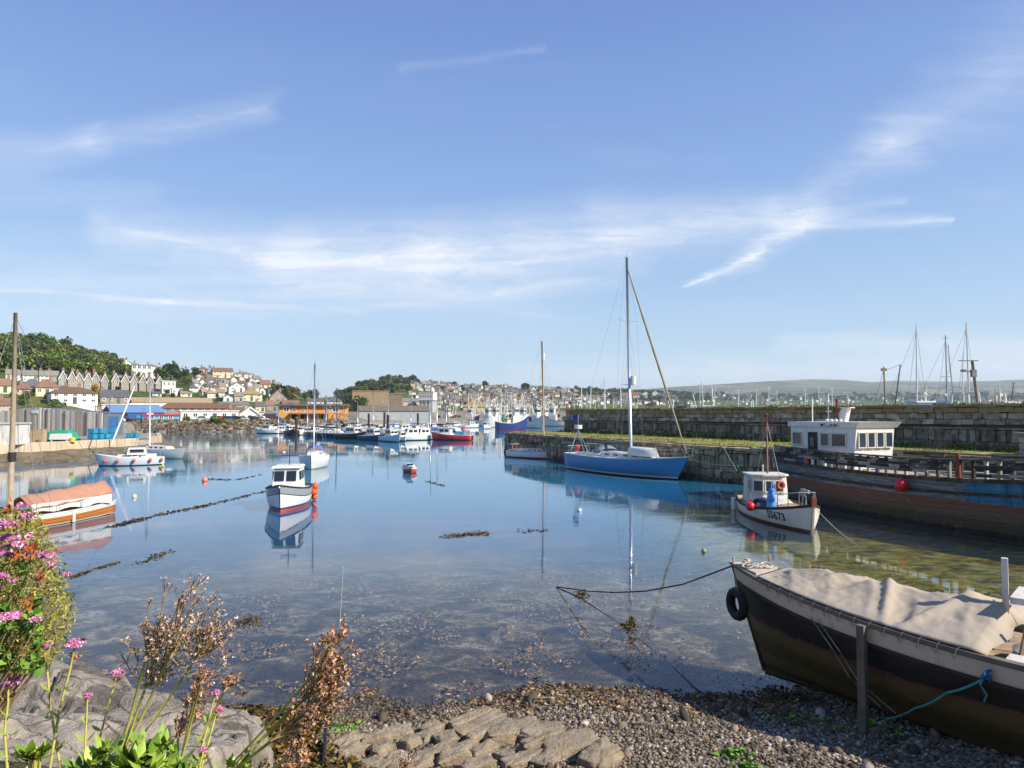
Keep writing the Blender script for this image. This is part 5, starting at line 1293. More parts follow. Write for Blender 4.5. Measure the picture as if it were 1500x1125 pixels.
def buoy(loc, r, mat, label, rope=True, group=None, name='mooring_buoy'):
    b = MB(); b.ell((0, 0, 0), r, 16, 10); t = thing(name, label, 'buoy', loc, 0, group); b.build('float', mat, t, smooth=True)
    b = MB(); b.tube([(0, 0, r*.9), (0, 0, r*1.25)], r*.22, 8); b.torus((0, 0, r*1.3), r*.16, r*.06, (1, 0, 0), 10, 5); b.build('eye', mat, t, smooth=True)
    return t
def rope(name, label, pts, mat=ROPE, r=.012, sag=0.0, k=14, cat='rope'):
    b = MB(); pts = [Vector(p) for p in pts]
    for a, c in zip(pts, pts[1:]): wire(b, a, c, r, 5, sag, 0, k)
    return tag(b.build(name, mat, smooth=True), label, cat)

# ------------------------------------------------------------------ moored yachts in the middle water
bow, st = P(997, 703), P(846, 688)
bl = hull_mat('blue_topsides', [(0, '#d5d2c8'), (.05, '#4a80ae')], [(.20, '#d8d2b4'), (.10, '#1a1c1e')], .3, .1, '#3a6a8c', stain=('#5a86b0', .25))
bow, st = Vector((12.35, 47.7, 0)), Vector((5.3, 59.0, 0)); ctr = (bow+st)/2
t, h, dz = yacht('ocean_yacht', 'large blue hulled yacht with a tall pale mast lying at the stone quay', ctr, heading(bow, st), (bow-st).length, 3.3, bl, 16.9, None, 1.72, 1.32, 1.38, cover=M('sailcloth_grey', '#5f6357', .9, .15), jib=M('jib_tan', '#8d8168', .9, .15, 8), detail=2, canopy=M('hood_grey', '#6c7684', .8, .15), mast_r=.13, rake=1.5)
LY = (bow-st).length
b = MB(); b.tube([(-LY*.44, -1.0, 1.3), (-LY*.45, 0, 3.4)], .03, 5); b.tube([(-LY*.44, 1.0, 1.3), (-LY*.45, 0, 3.4)], .03, 5); b.tube([(-LY*.3, -.9, 1.5), (-LY*.45, 0, 3.3)], .03, 5); b.tube([(-LY*.45, 0, 3.4), (-LY*.45, 0, 4.6)], .03, 6); b.build('stern_gantry', STEEL, t)
b = MB(); b.tube([(-LY*.45, 0, 3.4), (-LY*.45, 0, 3.52), (-LY*.45, 0, 3.72)], .34, 16); b.build('radar_dome', GRP, t, smooth=False)
rows = [[(-LY*.45-.02-.85*i/6, .10*math.sin(i*1.2), 4.62-.5*j/3-.12*i/6+.05*math.sin(i)) for j in range(4)] for i in range(7)]
b = MB(); b.grid(rows); b.grid([[(x, y+.012, z) for x, y, z in r_] for r_ in rows]); b.build('flag', M('flag_blue', '#23429a', .8, .1), t)
b = MB(); zq = 7.1; xm = -LY/2+LY*.55; b.tube([(xm+.12, 0, zq), (xm+.32, 0, zq), ], .14, 8); b.tube([(xm+.3, 0, zq-.18), (xm+.3, 0, zq+.5)], .22, 12); b.build('radome', GRP, t)
b = MB(); b.tube([(-LY*.42, -.5, 1.55), (-LY*.40, -.5, 1.95)], .16, 8); b.build('life_ring_case', REDB, t)
b = MB(); b.ell((-LY*.2, 0, 0), .001, 3, 2)
# upturned dinghy on her foredeck
hd = Hull(2.9, 1.25, .42, .38, .38, -.25, .8, .35, .5, 1.0); tt2 = thing('upturned_dinghy', 'white dinghy lying upside down on the blue yacht foredeck', 'dinghy', (0, 0, 0))
o = hd.shell('hull', GRP, tt2, 16, 8)
mtx = Matrix.Translation(ctr) @ Matrix.Rotation(heading(bow, st), 4, 'Z') @ Matrix.Translation((LY*.20, -.35, 1.95)) @ Matrix.Rotation(PI, 4, 'X')
tt2.matrix_world = mtx
b = MB(); b.box(0, 0, -.27, 2.0, .05, .05); b.build('keel_strip', TEAK, tt2)
# white wooden-masted sloop further along
bow, st = P(808, 673), P(741, 670); cs = (bow+st)/2+Vector((.9, .4, 0))
t, h, dz = yacht('classic_sloop', 'small white sloop with a brown wooden mast near the end of the stone quay', cs, heading(bow, st), (bow-st).length+1.3, 2.2, hull_mat('white_red_boot', [(0, '#8a6e4c'), (.06, '#d9d6cf')], [(.14, '#8a2a2c'), (-.0, '#3a2420')], .4, .1), 12.2, None, 1.05, .72, .85, mast_m=VARN, boom_m=VARN, cover=M('maroon_cover', '#5c2530', .9, .15), deckm=TEAK, mast_r=.10, tmast=.63, rake=1.1)
b = MB(); b.tube([(.84, 0, 10.2), (.84, 0, 11.0)], .16, 10); b.build('radar_reflector', GRP, t)
b = MB(); b.tube([(-2.6, -.7, .8), (-2.6, -.7, 1.55)], .06, 6); b.tube([(-2.9, .5, .8), (-2.9, .5, 1.6)], .06, 6); b.box(-2.7, -.1, 1.35, .1, 1.5, .12); b.build('stern_gallows', TEAK, t)
# white yacht head-on in the middle
bow = P(455, 688.5); st = bow+Vector((-1.5, 7.0, 0)); c_ = (bow+st)/2
t, h, dz = yacht('cruising_yacht', 'white yacht moored bow-on in open water beyond the motor boat', c_, heading(bow, st), 7.6, 2.6, hull_mat('white_plain', [(0, '#dbd8d1')], [(.1, '#b6aa92'), (.02, '#4a4030')], .3, .1), 9.1, None, 1.25, 1.0, 1.0, detail=2, canopy=M('hood_blue', '#4a66a6', .8, .1), cover=M('cover_navy', '#232c44', .9, .1), mast_r=.075)
# two yachts by the concrete quay
bow, st = P(131, 684), P(230, 681)
t, h, dz = yacht('motor_sailer', 'grey and white cruiser with red fenders beside the concrete quay', (bow+st)/2+Vector((0, .9, 0)), heading(bow, st), (bow-st).length+.4, 2.3, hull_mat('grey_white', [(0, '#c9cacb'), (.06, '#c6c8ca')], [(.08, '#2b2c2e')], .35, .08), 0, None, 1.15, .72, .7, detail=1, rake=.6)
b = MB(); b.box(-.6, 0, .95, 1.6, 1.5, .62, 0, 0, .86, .88); q = b.build('wheelhouse', GRP, t)
for sd in (-1, 1):
    w = MB(); w.box(-.6, sd*.725, 1.17, 1.1, .05, .28); w.build('window', DARKW, q)
b = MB(); b.tube([(.4, 0, .9), (.4, 0, 3.4)], .03, 5); b.build('mast', ALU, t)
hh = h
for i, x in enumerate((1.9, .9, -.4, -1.7, -2.6)):
    f = h.at(x, .5, 1, .12); m4 = Matrix.Translation((bow+st)/2+Vector((0, .9, 0))) @ Matrix.Rotation(heading(bow, st), 4, 'Z')
    w_ = m4 @ Vector((f.x, f.y, .48)); buoy(w_, .15, M('fender_pinkred', '#d5574a', .5), 'round red fender on the grey and white cruiser, %s from its bow' % ordw(i+1), group='red fenders of the cruiser', name='fender')
bow, st = P(262, 673), P(196, 670)
t, h, dz = yacht('weekend_yacht', 'white yacht with a furled sail moored behind the cruiser with red fenders', (bow+st)/2+Vector((0, .8, 0)), heading(st, bow)+PI, (bow-st).length+1.2, 2.3, hull_mat('white_plain', [(0, '#dbd8d1')]), 8.6, None, 1.1, .95, .95, cover=M('sail_white', '#d9d7d0', .9, .05), detail=1, mast_r=.085, tmast=.30, mast_m=M('white_spar', '#d8d6d0', .4))
a_, c_ = D(197, 566, 71.5), D(163, 652, 69.5); b = MB(); b.tube([a_, c_], .065, 7, 0, .085); tag(b.build('rolled_sail', M('sail_white', '#d9d7d0')), 'rolled white sail slanting from the mast of the quayside yacht', 'sail')

# ------------------------------------------------------------------ motor boat
bow = P(409, 752); stc = P(433, 732); rz = heading(bow, stc); c_ = (bow+stc)/2
t = thing('motor_boat', 'small white motor boat with a wheelhouse and grey stripe in open water', 'boat', c_, rz)
h = Hull(5.2, 2.15, 1.32, .95, .85, -.3, .86, .35, .4, 1.15)
h.shell('hull', hull_mat('motor_hull', [(0, '#2a2f36'), (.06, '#8d9196'), (.36, '#2a2f36'), (.42, '#dcdad4')], [(.22, '#2a3c8a'), (.12, '#c8582c'), (-.02, '#4b3a28')], .3, .06), t)
h.deck('deck', GRP, t, .12); h.rail('gunwale', M('dark_fendering', '#2c3036', .6), t, .06, .06, .03)
b = MB(); z0 = .82
vs = [(-.85, -.72, z0), (1.15, -.62, z0), (1.15, .62, z0), (-.85, .72, z0), (-.8, -.66, 2.02), (.72, -.56, 2.02), (.72, .56, 2.02), (-.8, .66, 2.02)]
b.add(vs, [(0, 1, 5, 4), (1, 2, 6, 5), (2, 3, 7, 6), (3, 0, 4, 7), (4, 5, 6, 7)]); b.box(-.05, 0, 2.0, 1.85, 1.42, .09, 0, 0, .92, .9); q = b.build('wheelhouse', GRP, t)
for y in (-.29, .29):
    w = MB(); w.box(.965, y, 1.38, .03, .46, .48, 0, 0, 1, 1); w.v = [(x-(z-1.38)*.36+.02, yy, z) for x, yy, z in w.v]; w.build('window', DARKW, q)
for sd in (-1, 1):
    for x, wd in ((.25, .5), (-.45, .5)):
        w = MB(); w.box(x, sd*.655, 1.40, wd, .08, .42); w.build('window', DARKW, q)
b = MB(); cabin_trunk(b, 1.1, 2.1, .55, .25, .95, .28, .3); b.build('fore_cabin', GRP, t)
b = MB(); b.tube([(-.3, 0, 2.05), (-.3, 0, 3.1)], .025, 5); b.box(-.3, 0, 2.55, .05, .8, .05); b.build('aerial_mast', M('mast_navy', '#2a3a6a', .5), t)
b = MB(); b.ell((-.3, -.28, 2.72), .07, 8, 6); b.build('lamp', GRP, t)
b = MB(); b.box(-2.75, 0, .2, .3, .36, .85); b.box(-2.78, 0, -.4, .1, .12, .7); b.build('outboard_motor', M('outboard_grey', '#3a3f46', .4), t)
# lettering along the grey stripe (too small to read in the photo: worn pale strokes)
b = MB()
for i in range(7):
    p0 = h.at(.75+.16*i, .86, 1, .012); p1 = h.at(.82+.16*i, .98, 1, .012); b.box(p0.x, p0.y, p0.z, .05, .012, .13)
    b.box(p1.x, p1.y, p1.z, .09, .012, .03)
b.build('worn_lettering', M('letter_pale', '#b9bcc0', .5), t)
m4 = Matrix.Translation(c_) @ Matrix.Rotation(rz, 4, 'Z')
for i, (x, z, mt) in enumerate([(-1.7, .82, ORB), (-1.2, .55, ORB), (-2.1, .5, ORB), (-2.4, .18, ORB)]):
    f = h.at(x, min(z, .8), 1, .13); buoy(m4 @ Vector((f.x, f.y, z)), .17, mt, 'orange ball fender on the motor boat side, %s from the wheelhouse' % ordw(i+1), group='orange fenders of the motor boat', name='fender')
f = h.at(-2.2, .3, 1, .12); buoy(m4 @ Vector((f.x, f.y, .42)), .13, M('fender_blue', '#3a5fa8', .5), 'small blue fender among the orange ones on the motor boat', name='fender')

# ------------------------------------------------------------------ varnished boat under an orange tent
st = Vector((-19.25, 32.9, 0)); dr = Vector((-1.3, -4.0, 0)).normalized(); L = 7.2; c_ = st+dr*L/2; rz = math.atan2(dr.y, dr.x)
t = thing('varnished_gaffer', 'varnished wooden boat under an orange tent cover with a tall bare mast', 'boat', c_, rz)
h = Hull(L, 2.1, .8, .52, .6, -.35, .35, .5, .6, 1.2, tm=.5)
h.shell('hull', hull_mat('varnish_planks', [(0, '#dcd8ce'), (.17, '#b4712f')], [(.06, '#d8d2c4'), (.02, '#2a3a2a')], .3, .1, '#7a4a1c', planks=.14), t)
h.deck('deck', M('deck_tan', '#a08f6d', .8, .15, 4), t, .05); h.rail('rail', WPAINT, t, .06, .05, .02)
xm = -L/2+4.75; b = MB(); b.tube([(xm, 0, .2), (xm, 0, 5), (xm+.03, 0, 8.95)], .115, 10, 0, .075); b.build('mast', M('grey_spar', '#9b8b74', .8, .2, 3, .2), t, smooth=True)
b = MB(); b.tube([(xm, 0, 2.78), (xm, 0, 3.15)], .15, 8); b.build('mast_band', M('dark_band', '#33291f', .8), t)
b = MB(); top = (xm+.03, 0, 8.8)
for y in (-.95, .95):
    wire(b, top, (xm-.5, y, .55), .012); wire(b, top, (xm-1.1, y, .55), .012)
wire(b, top, (-L*.48, 0, .7), .012); wire(b, top, (L*.5, 0, .85), .012); b.build('rigging', WIRE, t)
rows = []
for i in range(17):
    u = i/16; x = lerp(xm-.35, -L/2+.35, u); zr = 1.28+.28*u+.03*math.sin(i*1.3); row = []
    for j in range(11):
        v = j/10*2-1; row.append((x, v*.86*(1-.25*u*u), zr-(.52)*abs(v)**1.15-.03*math.sin(j*2.2+i*.7)*abs(v)))
    rows.append(row)
b = MB(); b.grid(rows); o = b.build('tent_cover', M('orange_canvas', '#a67a64', .95, .12, 3, .25, '#8c5a45', .25), smooth=True); o.location = c_; o.rotation_euler = (0, 0, rz); sm = o.modifiers.new('thick', 'SOLIDIFY'); sm.thickness = .02
tag(o, 'faded orange canvas tent cover over the varnished boat', 'cover')
rows = [[(lerp(xm-.3, -L/2+.5, i/16), sd*(.80-.12*(i/16)**2+.03*math.sin(i*1.9)), z) for z in (.98-.0*i, .62+.05*math.sin(i*1.1))] for i in range(17) for sd in [1]]
b = MB(); b.grid(rows); b.build('side_cloth', M('cloth_white', '#d3cdc0', .9, .08), t, smooth=True)
b = MB(); b.box(-L/2-.05, 0, -.25, .28, .06, .85); b.build('rudder', M('rudder_blue', '#8fb0c8', .5), t)
b = MB()
for x in (-2.6, -1.4, -.2, .9): f = h.at(x, .5, 1); b.tube([(f.x, f.y-.05, .5), (f.x, f.y-.05, .9)], .018, 5)
b.build('guard_rail', STEEL, t)
f = h.at(-.9, .3, 1, .02); b = MB(); b.box(f.x, f.y, .02, .14, .05, .5); b.build('side_fender', WPAINT, t)
# ------------------------------------------------------------------ dinghy and buoys
p = P(598, 694); t = thing('small_tender', 'tiny red and white covered tender alone in mid harbour', 'dinghy', p+Vector((0, .9, 0)), math.radians(-75))
h = Hull(2.1, 1.15, .5, .42, .42, -.15, .75, .3, .4, 1.0); h.shell('hull', hull_mat('tender_hull', [(0, '#d0cdc6'), (.12, '#c2463c')], [(.05, '#33271f')], .5, .1), t, 14, 7)
b = MB(); rows = [[(lerp(-.95, .9, i/10), .5*math.cos(PI*j/8)*(1-.6*(i/10)**3), .42+.30*math.sin(PI*j/8)*(1-.5*(i/10)**2)) for j in range(9)] for i in range(11)]; b.grid(rows); b.build('cover', M('tender_cover', '#b9bcc0', .7, .15), t, smooth=True)
b = MB(); b.box(.32, -.05, .66, .5, .5, .08); b.build('hatch', DARKW, t)
buoy(P(300, 705)+Vector((0, 0, .1)), .19, M('buoy_salmon', '#e07f62', .4), 'round salmon pink mooring buoy on the open water')
buoy(P(197, 729)+Vector((0, 0, .06)), .12, M('buoy_pale', '#cfd0a0', .5), 'small pale green float near the varnished boat')
buoy(P(238.5, 684)+Vector((0, 0, .12)), .12, M('buoy_yellow', '#cdd02e', .5), 'small yellow float astern of the cruiser with red fenders')
buoy(P(1031, 809)+Vector((0, 0, .05)), .085, M('buoy_grey', '#8a8878', .6), 'small grey weedy float off the black boat bow')
buoy(P(849, 749)+Vector((0, 0, .04)), .1, M('buoy_white', '#d0cfc8', .6), 'small white float in front of the blue yacht')
# ================================================================== the inshore fishing boat SS673
c_ = Vector((12.12, 31.15, 0)); rz = -PI/2-.045
t = thing('fishing_boat', 'small white inshore fishing boat lettered SS673 moored beside the wreck', 'fishing boat', c_, rz)
h = Hull(7.9, 2.75, 1.12, .52, .66, -.45, .62, .25, .5, 1.35, tm=.38)
h.shell('hull', hull_mat('ss_hull', [(0, '#2d2520'), (.07, '#cfccc4')], [(.10, '#7d4a36'), (.03, '#3b3326')], .5, .22, '#a39380', stain=('#8a5f40', .22)), t, 34, 14)
h.deck('deck', M('deck_stained', '#a08e78', .9, .25, 4, .2, '#6a4a35', .4), t, .22); h.rail('rubbing_strake', M('strake_dark', '#33291f', .8, .2, 4), t, .08, .08, .03)
b = MB(); rows = []
for sd in (-1, 1): b.grid([[(-3.95+7.9*i/24, sd*(h.half(i/24)-.06), h.sheer(i/24)), (-3.95+7.9*i/24, sd*(h.half(i/24)-.07), h.sheer(i/24)-.22)] for i in range(24)])
b.build('bulwark', WPAINT, t)
b = MB(); p0 = h.pt(1, 0); p1 = h.pt(1, .9); b.tube([(p0.x+.02, 0, p0.z+.28), (p0.x, 0, p0.z), (p1.x+.02, 0, -.1)], .07, 6); b.build('stem_post', M('stem_paint', '#b5a898', .7, .2, 6, 0, '#7a3b2a', .5), t)
b = MB(); b.box(p0.x+.02, 0, p0.z-.02, .17, .17, .34); b.build('bow_bitt', RUST, t)
# registration letters laid on the shell
def shell_text(hull, txt, x0, zc, size, parent, mat, side=-1, name='registration_number'):
    cu = bpy.data.curves.new('txt', 'FONT'); cu.body = txt; cu.size = size; cu.space_character = 1.12; cu.offset = .013; cu.resolution_u = 3
    o = bpy.data.objects.new('txt', cu); COL.objects.link(o); dg = bpy.context.evaluated_depsgraph_get(); me = o.evaluated_get(dg).to_mesh()
    bm = bmesh.new(); bm.from_mesh(me); bmesh.ops.triangulate(bm, faces=bm.faces); bmesh.ops.subdivide_edges(bm, edges=[e for e in bm.edges if e.calc_length() > .12], cuts=1)
    bmesh.ops.triangulate(bm, faces=bm.faces)
    b = MB(); b.add([hull.at(x0+v.co.x*.92, zc+v.co.y-size*.35, side, .012) for v in bm.verts], [[v.index for v in f.verts] for f in bm.faces])
    bm.free(); bpy.data.objects.remove(o)
    return b.build(name, mat, parent)
shell_text(h, 'SS673', 1.62, .45, .44, t, M('letter_black', '#15151a', .6, .1))
# wheelhouse aft of midships, door side towards the water
zd = .32
b = MB()
b.add([(-2.35, -.95, zd), (-1.05, -.95, zd), (-.75, -.45, zd), (-.75, .55, zd), (-1.05, .8, zd), (-2.35, .8, zd), (-2.35, -.85, 1.82), (-1.15, -.85, 1.82), (-.95, -.4, 1.82), (-.95, .5, 1.82), (-1.15, .72, 1.82), (-2.35, .72, 1.82)],
      [(0, 1, 7, 6), (1, 2, 8, 7), (2, 3, 9, 8), (3, 4, 10, 9), (4, 5, 11, 10), (5, 0, 6, 11), (6, 7, 8, 9, 10, 11)])
wh = b.build('wheelhouse', WPAINT, t)
b = MB(); b.prism([(-2.45, -.95, 1.82), (-1.1, -.95, 1.82), (-.82, -.45, 1.82), (-.82, .55, 1.82), (-1.1, .82, 1.82), (-2.45, .82, 1.82)], (0, 0, .07)); b.build('roof', WPAINT, wh)
def pane(par, a, c, z0, z1, out, mat=DARKW, fr=.05):
    """window with a raised frame between two plan points"""
    a, c = Vector((*a, 0)), Vector((*c, 0)); d = (c-a); L_ = d.length; rzz = math.atan2(d.y, d.x); n = Vector((d.y, -d.x, 0)).normalized()*out
    m = (a+c)/2+n; b = MB(); b.box(m.x, m.y, z0, L_, .03, z1-z0, rzz, 1)
    for s_, (u, w, zz, hh_) in enumerate(((-.5, fr, z0, z1-z0), (.5, fr, z0, z1-z0))): b.box(m.x+d.x*u+n.x*.3, m.y+d.y*u+n.y*.3, zz-fr/2, w, .07, hh_+fr, rzz, 0)
    for zz in (z0-fr/2, z1-fr/2): b.box(m.x+n.x*.3, m.y+n.y*.3, zz, L_-fr, .07, fr, rzz, 0)
    return b.build('window', [WPAINT, mat], par)
pane(wh, (-1.0, -.83), (-.79, -.46), 1.12, 1.62, .03); pane(wh, (-.84, -.36), (-.84, .02), 1.1, 1.62, .03); pane(wh, (-.84, .1), (-.84, .46), 1.1, 1.62, .03); pane(wh, (-1.42, -.88), (-1.18, -.88), 1.1, 1.66, .03)
b = MB(); b.box(-1.85, -.925, zd+.02, .62, .05, 1.38); b.box(-1.62, -.955, 1.0, .05, .04, .05); b.build('door', WPAINT, wh)
b = MB(); b.torus((-.72, .35, 1.42), .15, .045, (1, 0, 0), 16, 6); b.build('lifebuoy', M('ring_orange', '#d8603a', .5), t)
b = MB(); cabin_trunk(b, -.85, 1.2, .62, .42, .28, .62, .5); b.build('cuddy', WPAINT, t)
b = MB(); b.tube([(-1.9, .1, 1.85), (-1.9, .1, 4.6)], .055, 8, 0, .04); b.ell((-1.9, .1, 4.68), .09, 8, 6); b.box(-1.9, .1, 3.9, .08, .5, .06); b.build('mast', RUST, t)
b = MB(); wire(b, (-1.9, .1, 4.4), (-.9, .3, 1.9), .015); wire(b, (-1.9, .1, 4.2), (-.9, -.2, 1.9), .015); wire(b, (-1.9, .1, 4.3), (-3.8, 0, .7), .008); b.build('stays', ROPE, t)
b = MB(); b.torus((-3.3, -.3, 1.02), .52, .022, (.3, 1, 0), 22, 6, 0, 0, PI); b.tube([(-3.8, -.45, .7), (-3.75, -.5, 1.2), (-3.3, -.9, 2.1)], .022, 6); b.build('hoop', M('hoop_green', '#2f9a78', .5), t)
b = MB(); b.tube([(-3.0, .2, .5), (-2.9, .2, 2.2)], .045, 6); b.build('post', WPAINT, t)
b = MB(); b.torus((-2.75, -.45, 1.1), .26, .06, (.75, -.66, 0), 18, 8)
for k in range(5):
    a_ = 2*PI*k/5; d_ = Vector((.66*math.cos(a_), .75*math.cos(a_), math.sin(a_)))*.24; b.tube([(-2.75, -.45, 1.1), Vector((-2.75, -.45, 1.1))+d_], .035, 5)
b.build('hauler_wheel', GRP, t)
b = MB(); b.box(-3.1, 0, .45, .9, 1.3, .5, 0, 0, .9, .9, .03); b.build('gear_box', M('box_grey', '#8d8a84', .8, .2, 3), t)
b = MB(); rows = [[(.15+.24*math.cos(a_), -.75+.2*math.sin(a_)+.02*i, .32+.5*i/6+.02*math.sin(3*a_)) for a_ in [2*PI*k/10 for k in range(10)]] for i in range(7)]; b.grid(rows, closed=True); b.ell((.15, -.75, .84), (.25, .2, .1), 10, 5); b.build('bait_bin', M('bin_navy', '#1d3566', .5), t)
b = MB(); b.torus((-.35, -.85, .55), .22, .10, (.6, -.7, .3), 18, 8); b.build('coiled_tyre', BLACKR, t)
b = MB(); b.torus((.75, -.55, 1.45), .26, .03, (.5, 1, 0), 20, 6, 0); b.tube([(.75, -.6, .4), (.75, -.58, 1.25)], .05, 6); b.tube([(-.6, -.2, 1.25), (.3, -.45, 1.12)], .05, 6); b.build('pot_hauler', M('hauler_blue', '#3d74b8', .5, .15, 3), t)
rows = []
for i in range(9):
    u = i/8; rows.append([(.75+(.16+.12*u+.03*math.sin(3*a_+i))*math.cos(a_), -.6+(.14+.12*u)*math.sin(a_), 1.3-.85*u) for a_ in [2*PI*k/9 for k in range(9)]])
b = MB(); b.grid(rows, closed=True); b.ell((.6, -.5, 1.3), (.14, .12, .14), 8, 6); b.ell((.95, -.62, 1.05), (.22, .12, .2), 8, 6); b.build('blue_oilskins', M('oilskin_blue', '#4a86c8', .6, .2, 4), t, smooth=True)
b = MB()
for i in range(14): b.torus((1.3+R.uniform(-.5, .5), R.uniform(-.5, .3), .58+R.uniform(0, .16)), R.uniform(.16, .3), .03, (R.uniform(-.3, .3), R.uniform(-.3, .3), 1), 14, 5)
b.build('rope_heap', M('rope_redbrown', '#9a5a4a', .9, .3, 12), t)
b = MB(); b.ell((1.3, 0, .52), (.85, .62, .28), 14, 7); b.build('net_heap', M('net_tan', '#ab9478', .95, .3, 14, .6), t)
b = MB(); ps = [(2.0, -.75, .8), (3.3, -.32, 1.05), (3.3, .32, 1.05), (2.0, .75, .8)]
b.tube([(x, y, z+.5) for x, y, z in ps], .022, 6)
for x, y, z in ps+[(2.65, -.54, .92), (2.65, .54, .92)]: b.tube([(x, y, z-.15), (x, y, z+.5)], .02, 5)
b.build('bow_rail', STEEL, t)
b = MB(); b.tube([(2.2, .2, .8), (2.3, .2, 1.35)], .025, 5); b.box(2.3, .2, 1.3, .28, .05, .3, .3); b.tube([(2.9, .1, .9), (2.75, .15, 1.55)], .03, 5); b.box(2.75, .15, 1.45, .32, .12, .14, .5); b.build('anchor_gear', M('galvanised', '#8d8a80', .7, .2, 5), t)
f = h.at(-2.6, .45, -1, .12); b = MB(); b.tube([(f.x, f.y-.02, .08), (f.x, f.y-.02, .62)], .12, 10); b.ell((f.x, f.y-.02, .06), (.12, .12, .1), 10, 6); b.build('long_fender', GRP, t)
m4 = Matrix.Translation(c_) @ Matrix.Rotation(rz, 4, 'Z'); f = h.at(.62, .56, -1, .2); buoy(m4 @ Vector((f.x, f.y, .62)), .21, REDB, 'bright red buoy hanging at the side of the SS673 fishing boat')
rope('bow_line', 'pale mooring line from the SS673 bow into the shallows', [m4 @ Vector((p0.x, 0, 1.1)), P(1258, 800)], ROPE, .014, .12)

# ================================================================== the derelict trawler
rz = math.atan2(-.937, .35); c_ = Vector((16.2, 39.9, 0))+Vector((.35, -.937, 0))*12
t = thing('derelict_trawler', 'derelict wooden trawler hulk with peeling planks and a white wheelhouse', 'trawler', c_, rz)
h = Hull(24, 5.0, 3.5, 1.98, 2.05, -.75, .45, 1.4, .42, 1.15, 1.0, tm=.36)
def wreck_patch(t_, c, su, so, n, n2, ob):
    X = t_.math('ADD', so.outputs[0], t_.math('MULTIPLY_ADD', n, 3.0, -1.5)); v = su.outputs[1]
    pl = t_.noise(t_.scale3(ob, .35, 1, 5.5), 3.0, 6, .75)
    c = t_.mix(t_.math('MULTIPLY', t_.smooth(pl, .46, .60), .9), c, hexc('#928b80'))
    c = t_.mix(t_.math('MULTIPLY', t_.smooth(t_.noise(t_.scale3(ob, .5, 1, 4), 2.1, 5, .7), .56, .64), .75), c, hexc('#3d6a8c'))
    blue = t_.ramp(t_.noise(t_.scale3(ob, 3, 3, .25), 1.2, 5, .65), [(.32, hexc('#1c4656')), (.5, hexc('#34708f')), (.7, hexc('#447f9a'))])
    k = t_.smooth(X, .0, .12)
    c = t_.mix(k, c, blue)
    c = t_.mix(t_.math('MULTIPLY', t_.smooth(t_.math('ABSOLUTE', t_.math('SUBTRACT', v, .52)), .07, .05), .9), c, hexc('#3b2a20'))
    st = t_.noise(t_.scale3(ob, 5, 5, .3), 1.2, 5, .7)
    return t_.mix(t_.math('MULTIPLY', t_.smooth(st, .56, .72), .6), c, hexc('#4a3222'))
h.shell('hull', hull_mat('wreck_hull', [(0, '#5a564f'), (.1, '#565d61')], [(1.22, '#7a4a3a'), (1.0, '#6b5440'), (.55, '#54483a'), (.12, '#35331d')], .9, .5, '#a0978a', planks=.2, patch=wreck_patch, zn=.22), t, 44, 16)
h.rail('rubbing_strake', M('wreck_strake', '#3b332b', .95, .3, 3, .3, '#8a8172', .35), t, .16, .16, .06)
h.rail('lower_strake', M('wreck_strake', '#3b332b'), t, .02, .1, .05, -.52)
h.deck('deck', M('wreck_deck', '#a39a8c', .95, .25, 2, .3, '#5a5248', .5), t, .12)
BW = island_mat('bulwark_planks', [(0, '#26282a'), (.35, '#3a3b3c'), (.6, '#54524e'), (.8, '#7d776d'), (1, '#a59d90')], .95, .5, 5)
def sheer_pt(tt_, sd, z, off=.03):
    hw = h.half(tt_); return Vector((-12+24*tt_, sd*(hw+off), h.sheer(tt_)+z))
for sd in (-1, 1):
    b = MB(); b2 = MB()
    for lv in range(5):
        z0 = .10+.135*lv; tt_ = .0
        while tt_ < .985:
            ln = R.uniform(.05, .12); te = min(.99, tt_+ln); skip = False
            mid = (tt_+te)/2
            if sd < 0:
                if lv <= 1 and .07 < mid < .30: skip = True
                if mid > .40: skip = R.random() < (.62 if lv < 4 else .35)
                if lv == 0 and .3 < mid < .4: skip = True
                if lv == 1 and .2 < mid < .30: skip = False
            else: skip = mid > .3 and R.random() < .45
            if not skip:
                k = 4; jz = R.uniform(-.004, .004)+(R.uniform(-.06, .06) if mid > .4 else 0)
                for i in range(k):
                    ta, tb = lerp(tt_, te, i/k), lerp(tt_, te, (i+1)/k); vs = []
                    for q in (ta, tb):
                        for zz, of in ((z0+.004, .05), (z0+.131, .05), (z0+.131, -.01), (z0+.004, -.01)): vs.append(sheer_pt(q, sd, zz+jz, of))
                    b.add(vs, [(0, 4, 5, 1), (1, 5, 6, 2), (2, 6, 7, 3), (3, 7, 4, 0)]+([(0, 1, 2, 3)] if i == 0 else [])+([(4, 7, 6, 5)] if i == k-1 else []))
            tt_ = te
    b.build('bulwark_planking', BW, t, fix=True)
    # rail cap with breaks
    b = MB(); tt_ = 0
    while tt_ < .98:
        te = min(.985, tt_+R.uniform(.08, .2))
        if R.random() > (.25 if tt_ > .38 else .05):
            n = 5; b.grid([[sheer_pt(lerp(tt_, te, i/n), sd, .80+dz_, of) for dz_, of in ((0, .11), (.07, .11), (.07, -.14), (0, -.14))] for i in range(n+1)], closed=True)
        tt_ = te+.004
    b.build('rail_cap', M('rail_grey', '#57534c', .95, .3, 3, .2, '#9a9184', .4), t)
SC = ['#cfc9bc', '#8d8578', '#c9573a', '#b9b2a4', '#5a5248', '#d0cbc0', '#3a5a78']
